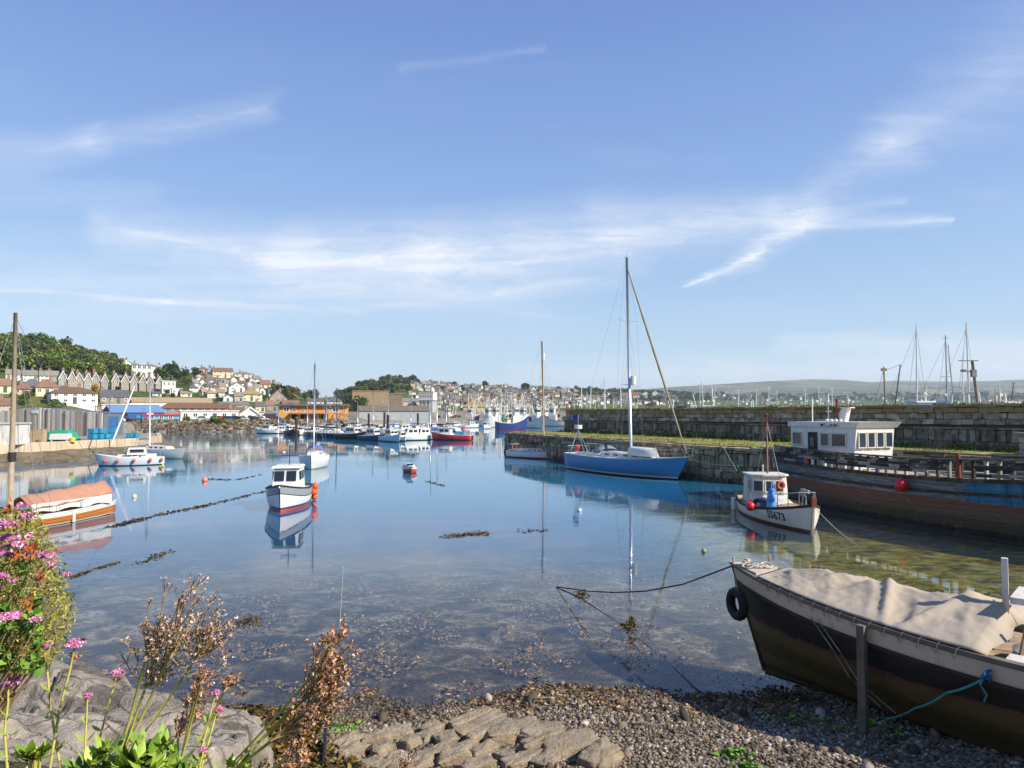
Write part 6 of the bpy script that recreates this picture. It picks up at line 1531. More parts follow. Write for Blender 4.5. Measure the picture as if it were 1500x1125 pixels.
for i in range(46):
    tt_ = .03+.0205*i; c2 = SC[(i*3+i//4) % 7] if .07 < tt_ < .34 else R.choice(['#5a5248', '#2d2a27', '#8d8578', '#b9b2a4'])
    p = sheer_pt(tt_, -1, 0, -.07); b = MB(); b.box(p.x, p.y, p.z-.1, .12, .11, .92+R.uniform(-.05, .04), R.uniform(-.1, .1), 0, 1, 1, .01); b.build('bulwark_frame', M('frame_'+c2, c2, .9, .25, 4, .2, '#3a332b', .3), t)
# wheelhouse
w = thing('wheelhouse', None, None)
w.parent = t; zf = 1.92
WP = M('wheelhouse_paint', '#d9d6cf', .5, .05, 2, 0, '#9a7a5c', .22, streak=True, dscale=2.2)
y0, y1 = -1.02, 1.55; xa, xb = -10.8, -6.55; zt_ = zf+2.1
b = MB(); b.add([(xa, y0, zf), (xb, y0, zf), (xb, y1, zf), (xa, y1, zf), (xa, y0, zt_), (xb+.22, y0, zt_), (xb+.22, y1, zt_), (xa, y1, zt_)], [(0, 1, 5, 4), (1, 2, 6, 5), (2, 3, 7, 6), (3, 0, 4, 7), (4, 5, 6, 7)]); b.build('wall', WP, w)
b = MB(); b.add([(xa-.12, y0-.1, zt_), (xb+.3, y0-.1, zt_), (xb+.3, y1+.1, zt_), (xa-.12, y1+.1, zt_), (xa-.12, y0-.1, zt_+.26), (xb+.55, y0-.16, zt_+.30), (xb+.55, y1+.16, zt_+.30), (xa-.12, y1+.1, zt_+.26)], [(3, 2, 1, 0), (4, 5, 6, 7), (0, 1, 5, 4), (1, 2, 6, 5), (2, 3, 7, 6), (3, 0, 4, 7)])
b.build('roof_visor', WP, w)
GW = M('wheelhouse_glass', '#2f3c44', .12, .25, 1.5, spec=.6)
for (a, c) in (((xa+.2, y0), (xa+.85, y0)), ((xa+2.2, y0), (xa+2.75, y0)), ((xa+2.95, y0), (xa+3.85, y0))): pane(w, a, c, zf+1.12, zf+1.78, .03, GW)
for k in range(4): ya = y0+.16+.6*k; pane(w, (xb+.16, ya), (xb+.16, ya+.47), zf+1.10, zf+1.86, .03, GW)
b = MB(); b.box(xa+1.62, y0-.03, zf, .62, .06, 1.82); b.build('door', M('door_dark', '#33231b', .7, .25, 4), w)
b = MB(); b.box(xa+1.62, y0-.07, zf+1.05, .26, .03, .5); b.build('door_pane', GW, w)
for (x, z) in ((xa+3.55, zf+.35), (xb+.05, zf+.3)):
    b = MB(); b.tube([(x if x < xb else xb+.04, y0-.04 if x < xb else y0+1.2, z), (x if x < xb else xb+.04, y0-.04 if x < xb else y0+1.2, z+.42)], .09, 8); b.build('rust_bottle', M('rust_orange', '#b5652a', .8, .3, 6), w)
b = MB()
for i, x in enumerate((2.35, 2.42, 2.55, 2.9, 3.02, 3.1, 3.22, 3.3, 3.45)):
    b.box(xa+x, y0-.125, zt_+.07+.03*(i % 3), R.uniform(.04, .12), .02, R.uniform(.05, .13), 0, 0)
b.box(xa+2.9, y0-.122, zt_+.05, 1.2, .012, .02)
b.build('worn_name', M('letter_black', '#15151a'), w)
b = MB()
for x in (2.45, 2.75, 3.05, 3.35): b.ell((xa+x, y0+.15, zt_+.36), (.1, .1, .08), 8, 5)
b.build('roof_lamps', GRP, w)
b = MB(); b.box(xa+.1, y0, zf+.62, 4.1, .03, .05) if False else b.box(xa+2.1, y0-.02, zf+.66, 4.2, .03, .04); b.build('trim_strip', RUST, w)
b = MB(); b.add([(xa+1.9, .1, zt_+.26), (xa+2.7, .1, zt_+.26), (xa+2.9, .1, zt_+1.0), (xa+2.55, .1, zt_+1.02), (xa+1.9, .35, zt_+.26), (xa+2.7, .35, zt_+.26), (xa+2.9, .35, zt_+1.0), (xa+2.55, .35, zt_+1.02)], [(0, 1, 2, 3), (7, 6, 5, 4), (0, 4, 5, 1), (1, 5, 6, 2), (2, 6, 7, 3), (3, 7, 4, 0)]); b.box(xa+2.75, .22, zt_+1.0, .7, .35, .05); b.build('funnel_fin', WP, w)
b = MB(); b.tube([(xa+.35, .2, zt_+.25), (xa+.35, .2, zt_+1.6)], .035, 6); b.tube([(xa+2.0, -.3, zt_+.25), (xa+2.0, -.3, zt_+1.75)], .035, 6); b.box(xa+2.0, -.3, zt_+.8, .35, .04, .05); b.box(xa+2.0, -.3, zt_+1.2, .3, .04, .06); b.build('aerial_poles', WP, w)
b = MB(); b.tube([(xa+2.3, .0, zt_+.25), (xa+2.3, .0, zt_+1.5)], .06, 6); b.build('exhaust_pipe', RUST, w)
for i in range(9): 
    x = xb+.1; 
b = MB()
for i in range(10): b.torus((xb+.14, y0+.2+.24*i, zf+.36), .09, .025, (1, .2, 0), 10, 5, 0, PI*.9, PI*2.1)
b.build('rope_becket', ROPED, w)
# raised foredeck wreckage
b = MB()
for i in range(24):
    x = R.uniform(-4, 10.5); tt_ = (x+12)/24; y = R.uniform(-.8, .8)*h.half(tt_); b.box(x, y, h.sheer(tt_)-.1+R.uniform(0, .12), R.uniform(.6, 2.6), R.uniform(.1, .25), .07, R.uniform(-.5, .5), 0, 1, 1, .02)
b.build('loose_timber', island_mat('loose_timber', [(0, '#3d3832'), (.5, '#8d8578'), (1, '#b9b2a6')], .95, .4, 6), t)
tf = .70; b = MB(); rows = []
for i in range(12):
    tt_ = tf+(.985-tf)*i/11; hw = h.half(tt_)+.12; z = h.sheer(tt_)+.92+.08*math.sin(i); x = -12+24*tt_; rows.append([(x, q*hw, z+.05*(1-q*q)) for q in (-1, -.5, 0, .5, 1)])
b.grid(rows); b.grid([[(x, y, z-.08) for x, y, z in r_] for r_ in rows]); b.build('foredeck', M('foredeck_grey', '#8f8a82', .95, .2, 2, .3, '#4a453e', .5), t)
b = MB(); p = sheer_pt(.5, -1, 0, .02); b.box(p.x, p.y-.03, p.z+.1, .2, .1, .98, 0, 0, .7, 1); b.build('rusty_strap', RUST, t)
m4 = Matrix.Translation(c_) @ Matrix.Rotation(rz, 4, 'Z'); 
for k in range(240):
    q = m4 @ (h.at(-12+24*k/240, 1.62, -1, .26)); d = q-Vector((0, 0, H)); 
    if d.x/d.y*1000*math.cos(PITCH)+750 > 1314: break
buoy(q, .27, M('buoy_wreck', '#c9202c', .5, .25, 6), 'red net-wrapped buoy hanging on the side of the derelict trawler')
# ================================================================== black boat under a canvas cover, on the shingle
dr = Vector((-.65, .76, 0)).normalized(); bow = Vector((4.14, 12.95, 0)); L = 9.4; c_ = bow-dr*L/2; rz = math.atan2(dr.y, dr.x)
NEAR = 1
t = thing('black_boat', 'black wooden boat with cream sheer strake lying aground on the shingle', 'boat', c_, rz)
h = Hull(L, 2.75, 1.97, 1.70, 1.78, .17, .5, .62, .62, 1.35, 1.0, tm=.45)
h.shell('hull', hull_mat('black_boat_hull', [(0, '#3a342d'), (.045, '#c4b39c'), (.29, '#101114')], [(1.12, '#5a382c'), (1.06, '#5a4a2c'), (.84, '#453c1c'), (.55, '#5c4a2e'), (.32, '#43371d')], .55, .2, '#6d6350', stain=('#2a2413', .35), zn=.34), t, 48, 20)
h.rail('gunwale', M('gunwale_wood', '#6d655a', .8, .2, 4, .1, '#3d372e', .3), t, .09, .06, .03); h.rail('rubbing_strake', M('strake_dark', '#33291f'), t, .02, .045, .03, -.29)
h.deck('deck', M('deck_stained', '#a08e78'), t, .25)
p0 = h.pt(1, 0); b = MB(); cs_ = [h.pt(.985, u) for u in [i/16 for i in range(17)]]
b.tube([(p.x+.12, 0, p.z) for p in cs_], .05, 6); b.tube([(cs_[-1].x+.1, 0, .17), (0, 0, .15), (-L/2, 0, .15)], .06, 6); b.build('keel_and_stem', M('keel_wood', '#3a2e1e', .9, .3, 3), t)
b = MB(); b.add([(p0.x+.05, -.03, p0.z-.02), (p0.x-.7, -.38, p0.z-.05), (p0.x-.7, .38, p0.z-.05), (p0.x+.05, .03, p0.z-.02), (p0.x+.05, -.03, p0.z+.03), (p0.x-.7, -.38, p0.z+.0), (p0.x-.7, .38, p0.z+.0), (p0.x+.05, .03, p0.z+.03)], [(3, 2, 1, 0), (4, 5, 6, 7), (0, 1, 5, 4), (1, 2, 6, 5), (2, 3, 7, 6), (3, 0, 4, 7)]); b.box(p0.x-.32, .04, p0.z+.02, .07, .07, .12); b.box(p0.x-.32, .04, p0.z+.08, .05, .22, .035); b.tube([(p0.x-.05, .05, p0.z+.03), (p0.x-.05, .05, p0.z+.13)], .02, 6); b.build('foredeck_fitting', M('foredeck_paint', '#b3a898', .7, .2, 5, .1, '#7d6a54', .4), t)
b = MB()
for i in range(5): b.torus((p0.x-.62+.05*i, -.12+.07*i, p0.z+.05), .10, .014, (R.uniform(-.3, .3), R.uniform(-.3, .3), 1), 14, 5)
b.build('coiled_rope', M('rope_white', '#b9b0a0', .9, .2, 20), t)
b = MB(); x = 1.85; g = h.at(x, 1.66, 1, .07); b.box(g.x, g.y+.04, .12, .11, .09, 1.62, 0, 0, 1, 1, .004); b.build('beaching_leg', M('leg_wood', '#6d6554', .9, .3, 4, .3, '#2f3416', .4, streak=True), t)
b = MB(); b.box(.42, -.02, 1.6, .075, .085, 1.15, .2); b.build('white_post', WPAINT, t)
b = MB(); b.box(.25, -.1, 2.2, .16, .8, .09, .1); b.box(-.9, .75, 1.5, 2.2, .35, .14, .1, 0, 1, 1, .03); b.box(-.9, -.3, 1.5, .3, 2.0, .1); b.ell((-.1, .3, 1.6), (.4, .45, .16), 10, 5); b.build('stern_gear', WPAINT, t)
b = MB(); b.tube([(.1, .7, 1.6), (.05, .5, 2.05)], .03, 5); b.tube([(-.5, .9, 1.6), (-.55, .8, 1.95)], .03, 5); b.build('crutch', TEAK, t)
# canvas
nx, ny = 110, 44; xf, xr = L*.415, .45; rows = []
for i in range(nx+1):
    u = i/nx; x = lerp(xf, xr, u); tt_ = (x+L/2)/L; hw = h.half(tt_)-.02; zg = h.sheer(tt_); row = []
    ridge = zg+.05+.20*sstep(0, .25, u)+.14*u
    for j in range(ny+1):
        v = j/ny*2-1   # -1 = near gunwale
        a = abs(v-.0)
        z = lerp(ridge, zg+.05, a**1.1)
        k = (1-a**4)*sstep(0, .05, u)
        rdg = lambda q: 1-abs(((q) % 1)*2-1)
        # hanging pleats from the ridge, diagonal pulls towards the lashings, small crumple
        z += k*(.034*rdg(u*5.2+.55*v+.25*mnoise.noise((u*3, v, 2)))**3-.03*math.sin(PI*a))
        z += k*.05*math.exp(-((u-.33-.22*(v+.2))/.022)**2)+k*.08*math.exp(-((u-.57+.10*v)/.018)**2)+k*.08*math.exp(-((u-.80-.16*(v+.5))/.022)**2)
        z -= k*.07*math.exp(-((u-.43-.2*v)/.06)**2)*(1-a)+k*.06*math.exp(-((u-.68+.05*v)/.06)**2)
        z += k*.040*(.5-abs(mnoise.noise((u*13+v*4, v*5-u*5, 4))))+k*.022*(.4-abs(mnoise.noise((u*30-v*9, v*14+u*9, 9))))+k*.008*mnoise.noise((u*50, v*18, 8))
        z = max(z, zg+.03); row.append((x, -v*(hw+.01), z))
    rows.append(row)
rows.append([(x-.16+.03*math.sin(j*.35), y, z-.30*(1-abs(y)/1.5)) for j, (x, y, z) in enumerate(rows[-1])])
b = MB(); b.grid(rows); o = b.build('canvas_cover', CANV, smooth=True); o.location = c_; o.rotation_euler = (0, 0, rz); sm = o.modifiers.new('thick', 'SOLIDIFY'); sm.thickness = .012
tag(o, 'creased beige canvas sheet covering the black boat', 'canvas cover')
m4 = Matrix.Translation(c_) @ Matrix.Rotation(rz, 4, 'Z')
# tyre, lashings, lines
b = MB(); n = 15; prev = None
for i in range(n):
    tt_ = lerp(.56, .90, i/(n-1)); xx = -L/2+L*tt_; zz = h.sheer(tt_); a_ = h.at(xx, zz-.02, 1, -.10)+Vector((0, 0, .085)); c2 = h.at(xx+.09, zz-.10, 1, .045)
    b.tube([a_, h.at(xx+.05, zz, 1, .04)+Vector((0, 0, .045)), c2], .006, 4)
    if prev is not None: b.tube([prev, h.at(xx+.0, zz-.02, 1, -.02)+Vector((0, 0, .06)), a_], .006, 4)
    prev = c2
o = b.build('cover_lashing', ROPE, smooth=True); o.location = c_; o.rotation_euler = (0, 0, rz); tag(o, 'thin zigzag lashing tying the beige canvas along the black boat gunwale', 'rope')
f = h.at(L*.43, 1.5, 1, .14); q = m4 @ Vector((f.x+.20, f.y+.12, 1.42)); tr_ = thing('tyre_fender', 'worn black tyre hung as a fender at the bow of the black boat', 'tyre', q, rz)
b = MB(); b.torus((0, 0, 0), .205, .085, (.45, .9, 0), 28, 10); b.build('tyre', BLACKR, tr_, smooth=True)
b = MB(); b.tube([(0, 0, .2), (.02, .04, .55)], .014, 5); b.build('lanyard', ROPED, tr_)
def on_hull(x, z, off=.03): return m4 @ h.at(x, z, 1, off)
for i, (xx, lab) in enumerate(((2.75, 'pale rope looped down the side of the black boat from its cream strake'), (2.62, 'second pale rope hanging beside the first on the black boat'))):
    rope('hanging_rope', lab, [on_hull(xx, 1.60), on_hull(xx-.35, 1.2, .04), on_hull(xx-.55, .8, .03), on_hull(xx-.9-.1*i, .42, .03)], ROPE, .008)
rope('breast_rope', 'teal rope tied at the strake of the black boat and led down to the shingle', [on_hull(.28, 1.50, .05), on_hull(.75, 1.15, .12), on_hull(1.2, .75, .12), m4 @ Vector((1.75, .75, .3))], TEAL, .016, .03)
rope('breast_rope_tail', 'loose teal rope end hanging from the knot on the black boat', [on_hull(.3, 1.50, .06), on_hull(.36, 1.38, .09), on_hull(.30, 1.26, .06), on_hull(.34, 1.16, .05)], TEAL, .013)
b = MB()
for k in range(5): b.torus(on_hull(.27, 1.5, .06)+Vector((R.uniform(-.05, .05), 0, R.uniform(-.05, .05))), R.uniform(.04, .08), .014, (R.uniform(-1, 1), R.uniform(-1, 1), R.uniform(-1, 1)), 12, 5)
tag(b.build('rope_knot', M('rope_blue', '#2c6688', .9, .2, 20), smooth=True), 'bulky blue knot of rope on the cream strake of the black boat', 'rope')
rope('stern_line', 'teal line tied to the canvas corner over the stern gear', [m4 @ Vector((.2, -.2, 2.22)), m4 @ Vector((-.6, -.4, 2.0)), m4 @ Vector((-2.2, -.8, 1.85))], TEAL, .014, .04)
bt = m4 @ Vector((p0.x-.1, 0, p0.z)); k1 = P(905, 868, .0)+Vector((0, 0, .03)); e1 = P(815, 860, 0)+Vector((0, 0, .01))
rope('mooring_warp', 'dark sagging warp from the bow of the black boat to the water', [bt, D(1000, 856, bt.y+1.0), D(945, 866, bt.y+1.9), D(900, 868, bt.y+2.8), D(862, 866, bt.y+3.6), e1], ROPED, .016)
rope('bed_chain', 'dark weedy ground line running under water from the warp to the shingle', [e1-Vector((0, 0, .01)), P(850, 876, -.0), P(925, 925, -.02), P(975, 968, -.02), P(1020, 1010, -.0), P(1045, 1025, .02)], ROPED, .02)
weed_patch('green weed hanging in clumps from the dark warp', [D(925, 872, bt.y+2.3), D(925, 880, bt.y+2.3), D(926, 890, bt.y+2.3)], 90, (.035, .035), (.05, .12), D(925, 880, bt.y+2.3).z-D(925, 880, bt.y+2.3).z+.12, zs=.10)
weed_patch('weed clump where the dark warp dips into the water', [P(846, 872), P(856, 874)], 120, (.06, .06), (.05, .12), .02, zs=.06)
weed_patch('weed clump on the ground line under the yacht mast reflection', [P(915, 915), P(930, 922)], 160, (.08, .06), (.05, .12), .0, zs=.03)
# lines of the blue yacht and old quay posts
rope('head_rope', 'pale mooring line from the blue yacht bow to the quay by the fishing boat', [D(1009, 672, 48.3), D(1082, 682, 44)], ROPE, .018, .15)
rope('quay_line', 'thin line hanging down the quay wall by the blue yacht bow', [D(1060, 655, 46.0), D(1080, 690, 43)], ROPE, .014, .05)
t = thing('lamp_post', 'old leaning wooden pole with a lamp arm at the foot of the sea wall', 'pole', P(1439, 655, QZ)); a_ = Vector((0, 0, 0)); top = D(1424, 528, P(1439, 655, QZ).y-.3)-Vector(t.location)
b = MB(); b.tube([a_, top*.5+Vector((.04, 0, 0)), top], .13, 10, 0, .09); b.build('shaft', M('pole_pale', '#a59b8b', .85, .2, 3, .2, '#6d4a35', .3, streak=True), t, smooth=True)
b = MB(); b.box(top.x-.25, top.y, top.z-.05, 1.3, .07, .07); b.tube([top*.86, top*.86+Vector((-.5, 0, .15))], .04, 6); b.ell(top*.86+Vector((-.65, 0, .14)), (.26, .14, .1), 10, 6); b.box((top*.86).x, (top*.86).y, (top*.86).z-.3, .32, .2, .5); b.build('lamp_arm', M('lamp_grey', '#7a776f', .6, .2, 4), t)
b = MB(); q = top*.06; b.tube([q*0+Vector((0, 0, .0)), top*.12], .15, 10); b.build('rusty_base', RUST, t)
# ================================================================== marina boats
HM = {}
def hm(c, boot='#2a2a2c'):
    k = c+boot
    if k not in HM: HM[k] = hull_mat('marina_hull_%d' % len(HM), [(0, '#d0cdc6'), (.07, c)], [(.14, boot)], .4, .08)
    return HM[k]
CW = '#d9d6cf'
def motor(loc, rz, L, hullc, label, group='boats on the marina pontoons', cabc=None, cabx=.0, mast=True, mesh=None, name='cabin_boat'):
    t = thing(name, label, 'boat', loc, rz, group); B = L*.36
    h = Hull(L, B, L*.20+.15, L*.14, L*.13, -.3, .8, .4, .45, 1.2); h.shell('hull', hm(hullc), t, 16, 8); h.deck('deck', GRP, t, .1, 12)
    z0 = h.sheer(.5)-.1; cm = M('cab_'+(cabc or CW), cabc or CW, .4, .06)
    b = MB(); x0, x1 = L*(-.12+cabx), L*(.18+cabx); w = B*.34; hh = 1.15
    b.add([(x0, -w, z0), (x1+.3, -w*.85, z0), (x1+.3, w*.85, z0), (x0, w, z0), (x0, -w*.92, z0+hh), (x1-.1, -w*.8, z0+hh), (x1-.1, w*.8, z0+hh), (x0, w*.92, z0+hh)], [(0, 1, 5, 4), (1, 2, 6, 5), (2, 3, 7, 6), (3, 0, 4, 7), (4, 5, 6, 7)])
    b.box((x0+x1)/2-.1, 0, z0+hh, (x1-x0)+.35, w*1.95, .08); q = b.build('cabin', cm, t)
    for sd in (-1, 1):
        for i in range(2):
            wn = MB(); wn.box(lerp(x0, x1, .28+.42*i), sd*w*.94, z0+hh*.5, (x1-x0)*.3, .06, hh*.34); wn.build('window', DARKW, q)
    for sd in (-1, 1): wn = MB(); wn.box(x1+.12, sd*w*.4, z0+hh*.5, .06, w*.62, hh*.34); wn.build('window', DARKW, q)
    if mast: b = MB(); b.tube([(x0+.3, 0, z0+hh), (x0+.2, 0, z0+hh+1.5)], .03, 5); b.box(x0+.25, 0, z0+hh+1.0, .05, .6, .05); b.build('aerial_mast', ALU, t)
    b = MB(); b.box(-L/2-.1, 0, .15, .3, .35, .7, 0, 0, .8, .9); b.box(-L/2-.12, 0, -.3, .1, .1, .5); b.build('outboard_motor', M('outboard_grey', '#3a3f46'), t)
    return t, h
PB = 'on the marina pontoons'
def at_wl(px, py): return P(px, py, 0)
front = [(392, 635, 'm', 6, CW, 170, 'white cabin boat nearest the boulder bank'), (412, 635, 'm', 4.6, '#8b9299', 200, 'small grey-hulled boat beside the white cabin boat by the boulders'), (426, 637, 'm', 6.5, '#5a2430', -60, 'maroon hulled boat with a white hardtop'), (441, 637, 'm', 5, CW, -80, 'short white boat next to the maroon hulled one'), (450, 638, 'm', 4.4, '#c9cdd2', -70, 'pale grey boat behind the head-on white yacht'),
 (463, 638, 'm', 5.2, CW, -110, 'white boat just past the head-on yacht mast'), (475, 639, 'y', 7.5, '#48545f', -10, 'slate grey yacht with a dark mast', 8.2), (491, 641, 'y', 8, '#1d2a40', -20, 'navy yacht with a tall black mast', 9.5), (516, 643, 'm', 7, '#20242b', -30, 'black hulled boat with a low white cabin'), (533, 643, 'm', 4.4, '#6d3a32', -70, 'small red-brown boat beside the black hulled one'), (547, 645, 'm', 6, '#2c3f5e', -35, 'dark blue workboat with a person aboard'),
 (573, 647, 'm', 6.4, '#b9c6cf', -55, 'pale blue boat showing its white bow'), (588, 646, 'm', 3.8, CW, -60, 'smallest white boat next to the dark mooring pile'), (602, 645, 'm', 6.6, CW, -150, 'white fishing boat with an upright wheelhouse'), (619, 644, 'm', 6, '#9aa39f', -140, 'grey-green boat before the blue sail cover'), (633, 642, 'y', 8, CW, -170, 'white yacht with a bright blue sail cover', 10.5)]
for f in front:
    p = at_wl(f[0], f[1]); rz_ = math.radians(f[5])
    if f[2] == 'm': motor(p, rz_, f[3], f[4], f[6]+' '+PB, cabx=R.uniform(-.06, .06))
    else: yacht('marina_yacht', f[6]+' '+PB, p, rz_, f[3], f[3]*.31, hm(f[4]), f[7], 'boats on the marina pontoons', 1.15, .9, .9, mast_m=M('mast_black', '#1d1f24', .5) if f[4] != CW else ALU, cover=M('cover_bright_blue', '#2f6fb8', .8, .1) if f[4] == CW else M('cover_navy', '#232c44'), detail=1, mast_r=.09)
# red fishing boat at the pontoon end
p = at_wl(661, 645); t, h = motor(p, math.radians(172), 7.2, '#c22a3a', 'bright red fishing boat with a white wheelhouse at the pontoon end', None, None, .12, True, name='red_fishing_boat')
b = MB(); b.tube([(-2.7, -.9, 1), (-2.7, -.9, 2.6), (-2.7, .9, 2.6), (-2.7, .9, 1)], .05, 6); b.build('stern_gantry', STEEL, t)
b = MB(); b.box(-1.6, 0, .9, 1.6, 1.3, .5, 0, 0, .9, .9); b.build('fish_box', M('bin_blue', '#2f86a8'), t)
b = MB(); b.ell((-2.2, .2, 1.75), .3, 10, 6); b.build('float', M('float_pink', '#d8506a', .5), t)
# second row and the yachts with masts behind
k = 0
for i, px in enumerate([400, 419, 432, 444, 456, 468, 479, 487, 498, 508, 522, 531, 539, 549, 556, 566, 580, 587, 594, 602, 610, 618, 627, 636, 648, 668, 690, 712]):
    py = 632+R.uniform(-2.6, 2.2) if px < 660 else 628+R.uniform(-1.5, 2); p = at_wl(px, py); hc = R.choice([CW, CW, '#c9cdd2', '#23405f', '#e0ddd6', '#7a8b98'])
    motor(p, math.radians(R.uniform(-180, 180)), R.uniform(4.4, 6.2), hc, '%s motor boat, %s along the inner pontoon from the boulder bank' % ({'#23405f': 'blue', '#7a8b98': 'grey', '#c9cdd2': 'pale grey', '#e0ddd6': 'cream'}.get(hc, 'white'), ordw(i+1)), 'boats on the inner pontoon')
for i, (px, py, top) in enumerate([(410, 632, 592), (479, 634, 580), (545, 635, 572), (570, 634, 566), (641.5, 634, 562), (604, 632, 578), (655, 632, 574), (448, 633, 586), (522, 632, 588)]):
    p = at_wl(px, py); z = D(px, top, p.y).z
    yacht('marina_yacht', 'white yacht with a %s mast, %s masted boat on the inner pontoon from the boulders' % ('tall' if z > 11 else 'short', ordw(i+1)), p, math.radians(R.uniform(-60, 60)+R.choice([0, 180])), R.uniform(7, 9), 2.6, hm(R.choice([CW, CW, '#23405f'])), z, 'yachts on the inner pontoon', 1.15, .95, .95, cover=M(*R.choice([('cover_navy', '#232c44'), ('cover_bright_blue', '#2f6fb8'), ('maroon_cover', '#5c2530')])), detail=0, mast_r=.10)
# piles, pontoon, gangway
for i, (px, pb, pt, lab) in enumerate([(568, 641, 608, 'tallest dark steel pile among the pontoon boats'), (540, 634, 606, 'dark pile by the gangway foot'), (563, 634, 604, 'dark pile just behind the tallest one'), (612, 634, 606, 'dark pile near the tower end of the pontoons'), (434, 638, 612, 'pale-capped pile beside the maroon boat')]):
    p = at_wl(px, pb); z = D(px, pt, p.y).z; t = thing('mooring_pile', lab, 'pile', p, 0, 'piles of the marina'); b = MB(); b.tube([(0, 0, -3), (0, 0, z)], .26, 10); b.build('shaft', M('pile_dark', '#3a3230', .9, .3, 2), t); b = MB(); b.tube([(0, 0, z), (0, 0, z+.12)], .3, 10); b.build('cap', M('pile_cap', '#8a8780' if i != 4 else '#d5d2ca', .6), t)
for i, (a, c) in enumerate([((390, 634), (520, 640)), ((520, 640), (650, 640)), ((430, 631), (650, 631))]):
    a, c = at_wl(*a), at_wl(*c); m = (a+c)/2+Vector((0, 2.5, 0)); d = c-a; t = thing('floating_pontoon', ['landward floating pontoon with grey decking', 'seaward floating pontoon with grey decking', 'inner floating pontoon with grey decking'][i], 'pontoon', m, math.atan2(d.y, d.x))
    b = MB(); b.box(0, 0, -.3, d.length, 2.0, .75); b.build('deck', M('pontoon_deck', '#8d8579', .9, .2, 2), t)
    b = MB(); b.box(0, -1.03, .05, d.length, .06, .25); b.build('fender_strip', M('pontoon_edge', '#5a4d40', .9), t)
a, c = D(490, 612, 188), D(534, 624, 176); d = c-a; L_ = d.length
t = thing('gangway', 'grey lattice gangway ramp sloping down to the pontoons', 'gangway', a, math.atan2(d.y, d.x)); sl_ = d.z/math.hypot(d.x, d.y); Lh = math.hypot(d.x, d.y); n = 9
for s_ in (-.8, .8):
    b = MB()
    b.tube([(0, s_, 0), (Lh, s_, Lh*sl_)], .09, 5); b.tube([(0, s_, 1.5), (Lh, s_, 1.5+Lh*sl_)], .09, 5)
    for k in range(n): x0, x1 = Lh*k/n, Lh*(k+1)/n; b.tube([(x0, s_, x0*sl_), (x0, s_, 1.5+x0*sl_)], .05, 4); b.tube([(x0, s_, x0*sl_), (x1, s_, 1.5+x1*sl_)], .05, 4)
    b.build('truss', M('gangway_grey', '#a9a8a3', .5, .1), t)
b = MB(); b.add([(0, -.75, 0), (Lh, -.75, Lh*sl_), (Lh, .75, Lh*sl_), (0, .75, 0), (0, -.75, .1), (Lh, -.75, Lh*sl_+.1), (Lh, .75, Lh*sl_+.1), (0, .75, .1)], [(3, 2, 1, 0), (4, 5, 6, 7), (0, 1, 5, 4), (2, 3, 7, 6)]); b.build('walkway', M('gangway_deck', '#77736b', .8), t)
# person on the dark blue workboat
def person(loc, rz, label, top='#27314a', legs='#2a2c33', skin='#b98a6c'):
    t = thing('person', label, 'person', loc, rz)
    V = [(0, 0, .92), (0, 0, 1.12), (0, 0, 1.38), (0, 0, 1.5), (.02, 0, 1.63), (.02, 0, 1.74), (0, .19, 1.42), (.12, .27, 1.16), (.34, .2, 1.05), (0, -.19, 1.42), (.1, -.28, 1.16), (.32, -.22, 1.02), (0, .1, .88), (.04, .11, .48), (0, .11, .05), (.14, .11, .02), (0, -.1, .88), (.02, -.11, .48), (-.03, -.11, .05), (.11, -.11, .02)]
    E = [(0, 1), (1, 2), (2, 3), (3, 4), (4, 5), (2, 6), (6, 7), (7, 8), (2, 9), (9, 10), (10, 11), (0, 12), (12, 13), (13, 14), (14, 15), (0, 16), (16, 17), (17, 18), (18, 19)]
    Rr = [.15, .15, .16, .06, .095, .075, .07, .05, .035, .07, .05, .035, .1, .07, .05, .04, .1, .07, .05, .04]
    me = bpy.data.meshes.new('body'); me.from_pydata(V, E, []); o = bpy.data.objects.new('body', me); COL.objects.link(o); o.parent = t
    sk = o.modifiers.new('skin', 'SKIN'); sv = me.skin_vertices[0].data if me.skin_vertices else None
    if sv is None:
        bm = bmesh.new(); bm.from_mesh(me); bm.verts.layers.skin.verify(); bm.to_mesh(me); bm.free(); sv = me.skin_vertices[0].data
    for i, r_ in enumerate(Rr): sv[i].radius = (r_, r_)
    sv[0].use_root = True; ss_ = o.modifiers.new('sub', 'SUBSURF'); ss_.levels = 1; ss_.render_levels = 1
    m, tt_, s_ = new_mat('person_clothes'); so_ = tt_.new('ShaderNodeSeparateXYZ'); tt_.l.new(tt_.new('ShaderNodeTexCoord').outputs['Object'], so_.inputs[0])
    tt_.put(s_.inputs['Base Color'], tt_.ramp(tt_.math('DIVIDE', so_.outputs[2], 2.0), [(0, hexc(legs)), (.47, hexc(top)), (.755, hexc(skin))], 'CONSTANT')); me.materials.append(m)
    b = MB(); b.ell((.0, 0, 1.72), (.105, .1, .09), 10, 6); b.build('hair', M('hair_dark', '#2b211a', .8), t, smooth=True)
p = at_wl(547, 645); person(p+Vector((-.6, .3, .55)), -1.2, 'person in dark navy clothes standing aboard the blue workboat')
buoy(p+Vector((.9, -1.1, .55)), .34, M('float_yellow', '#e0a52c', .5), 'orange-yellow float on the bow of the dark blue workboat')

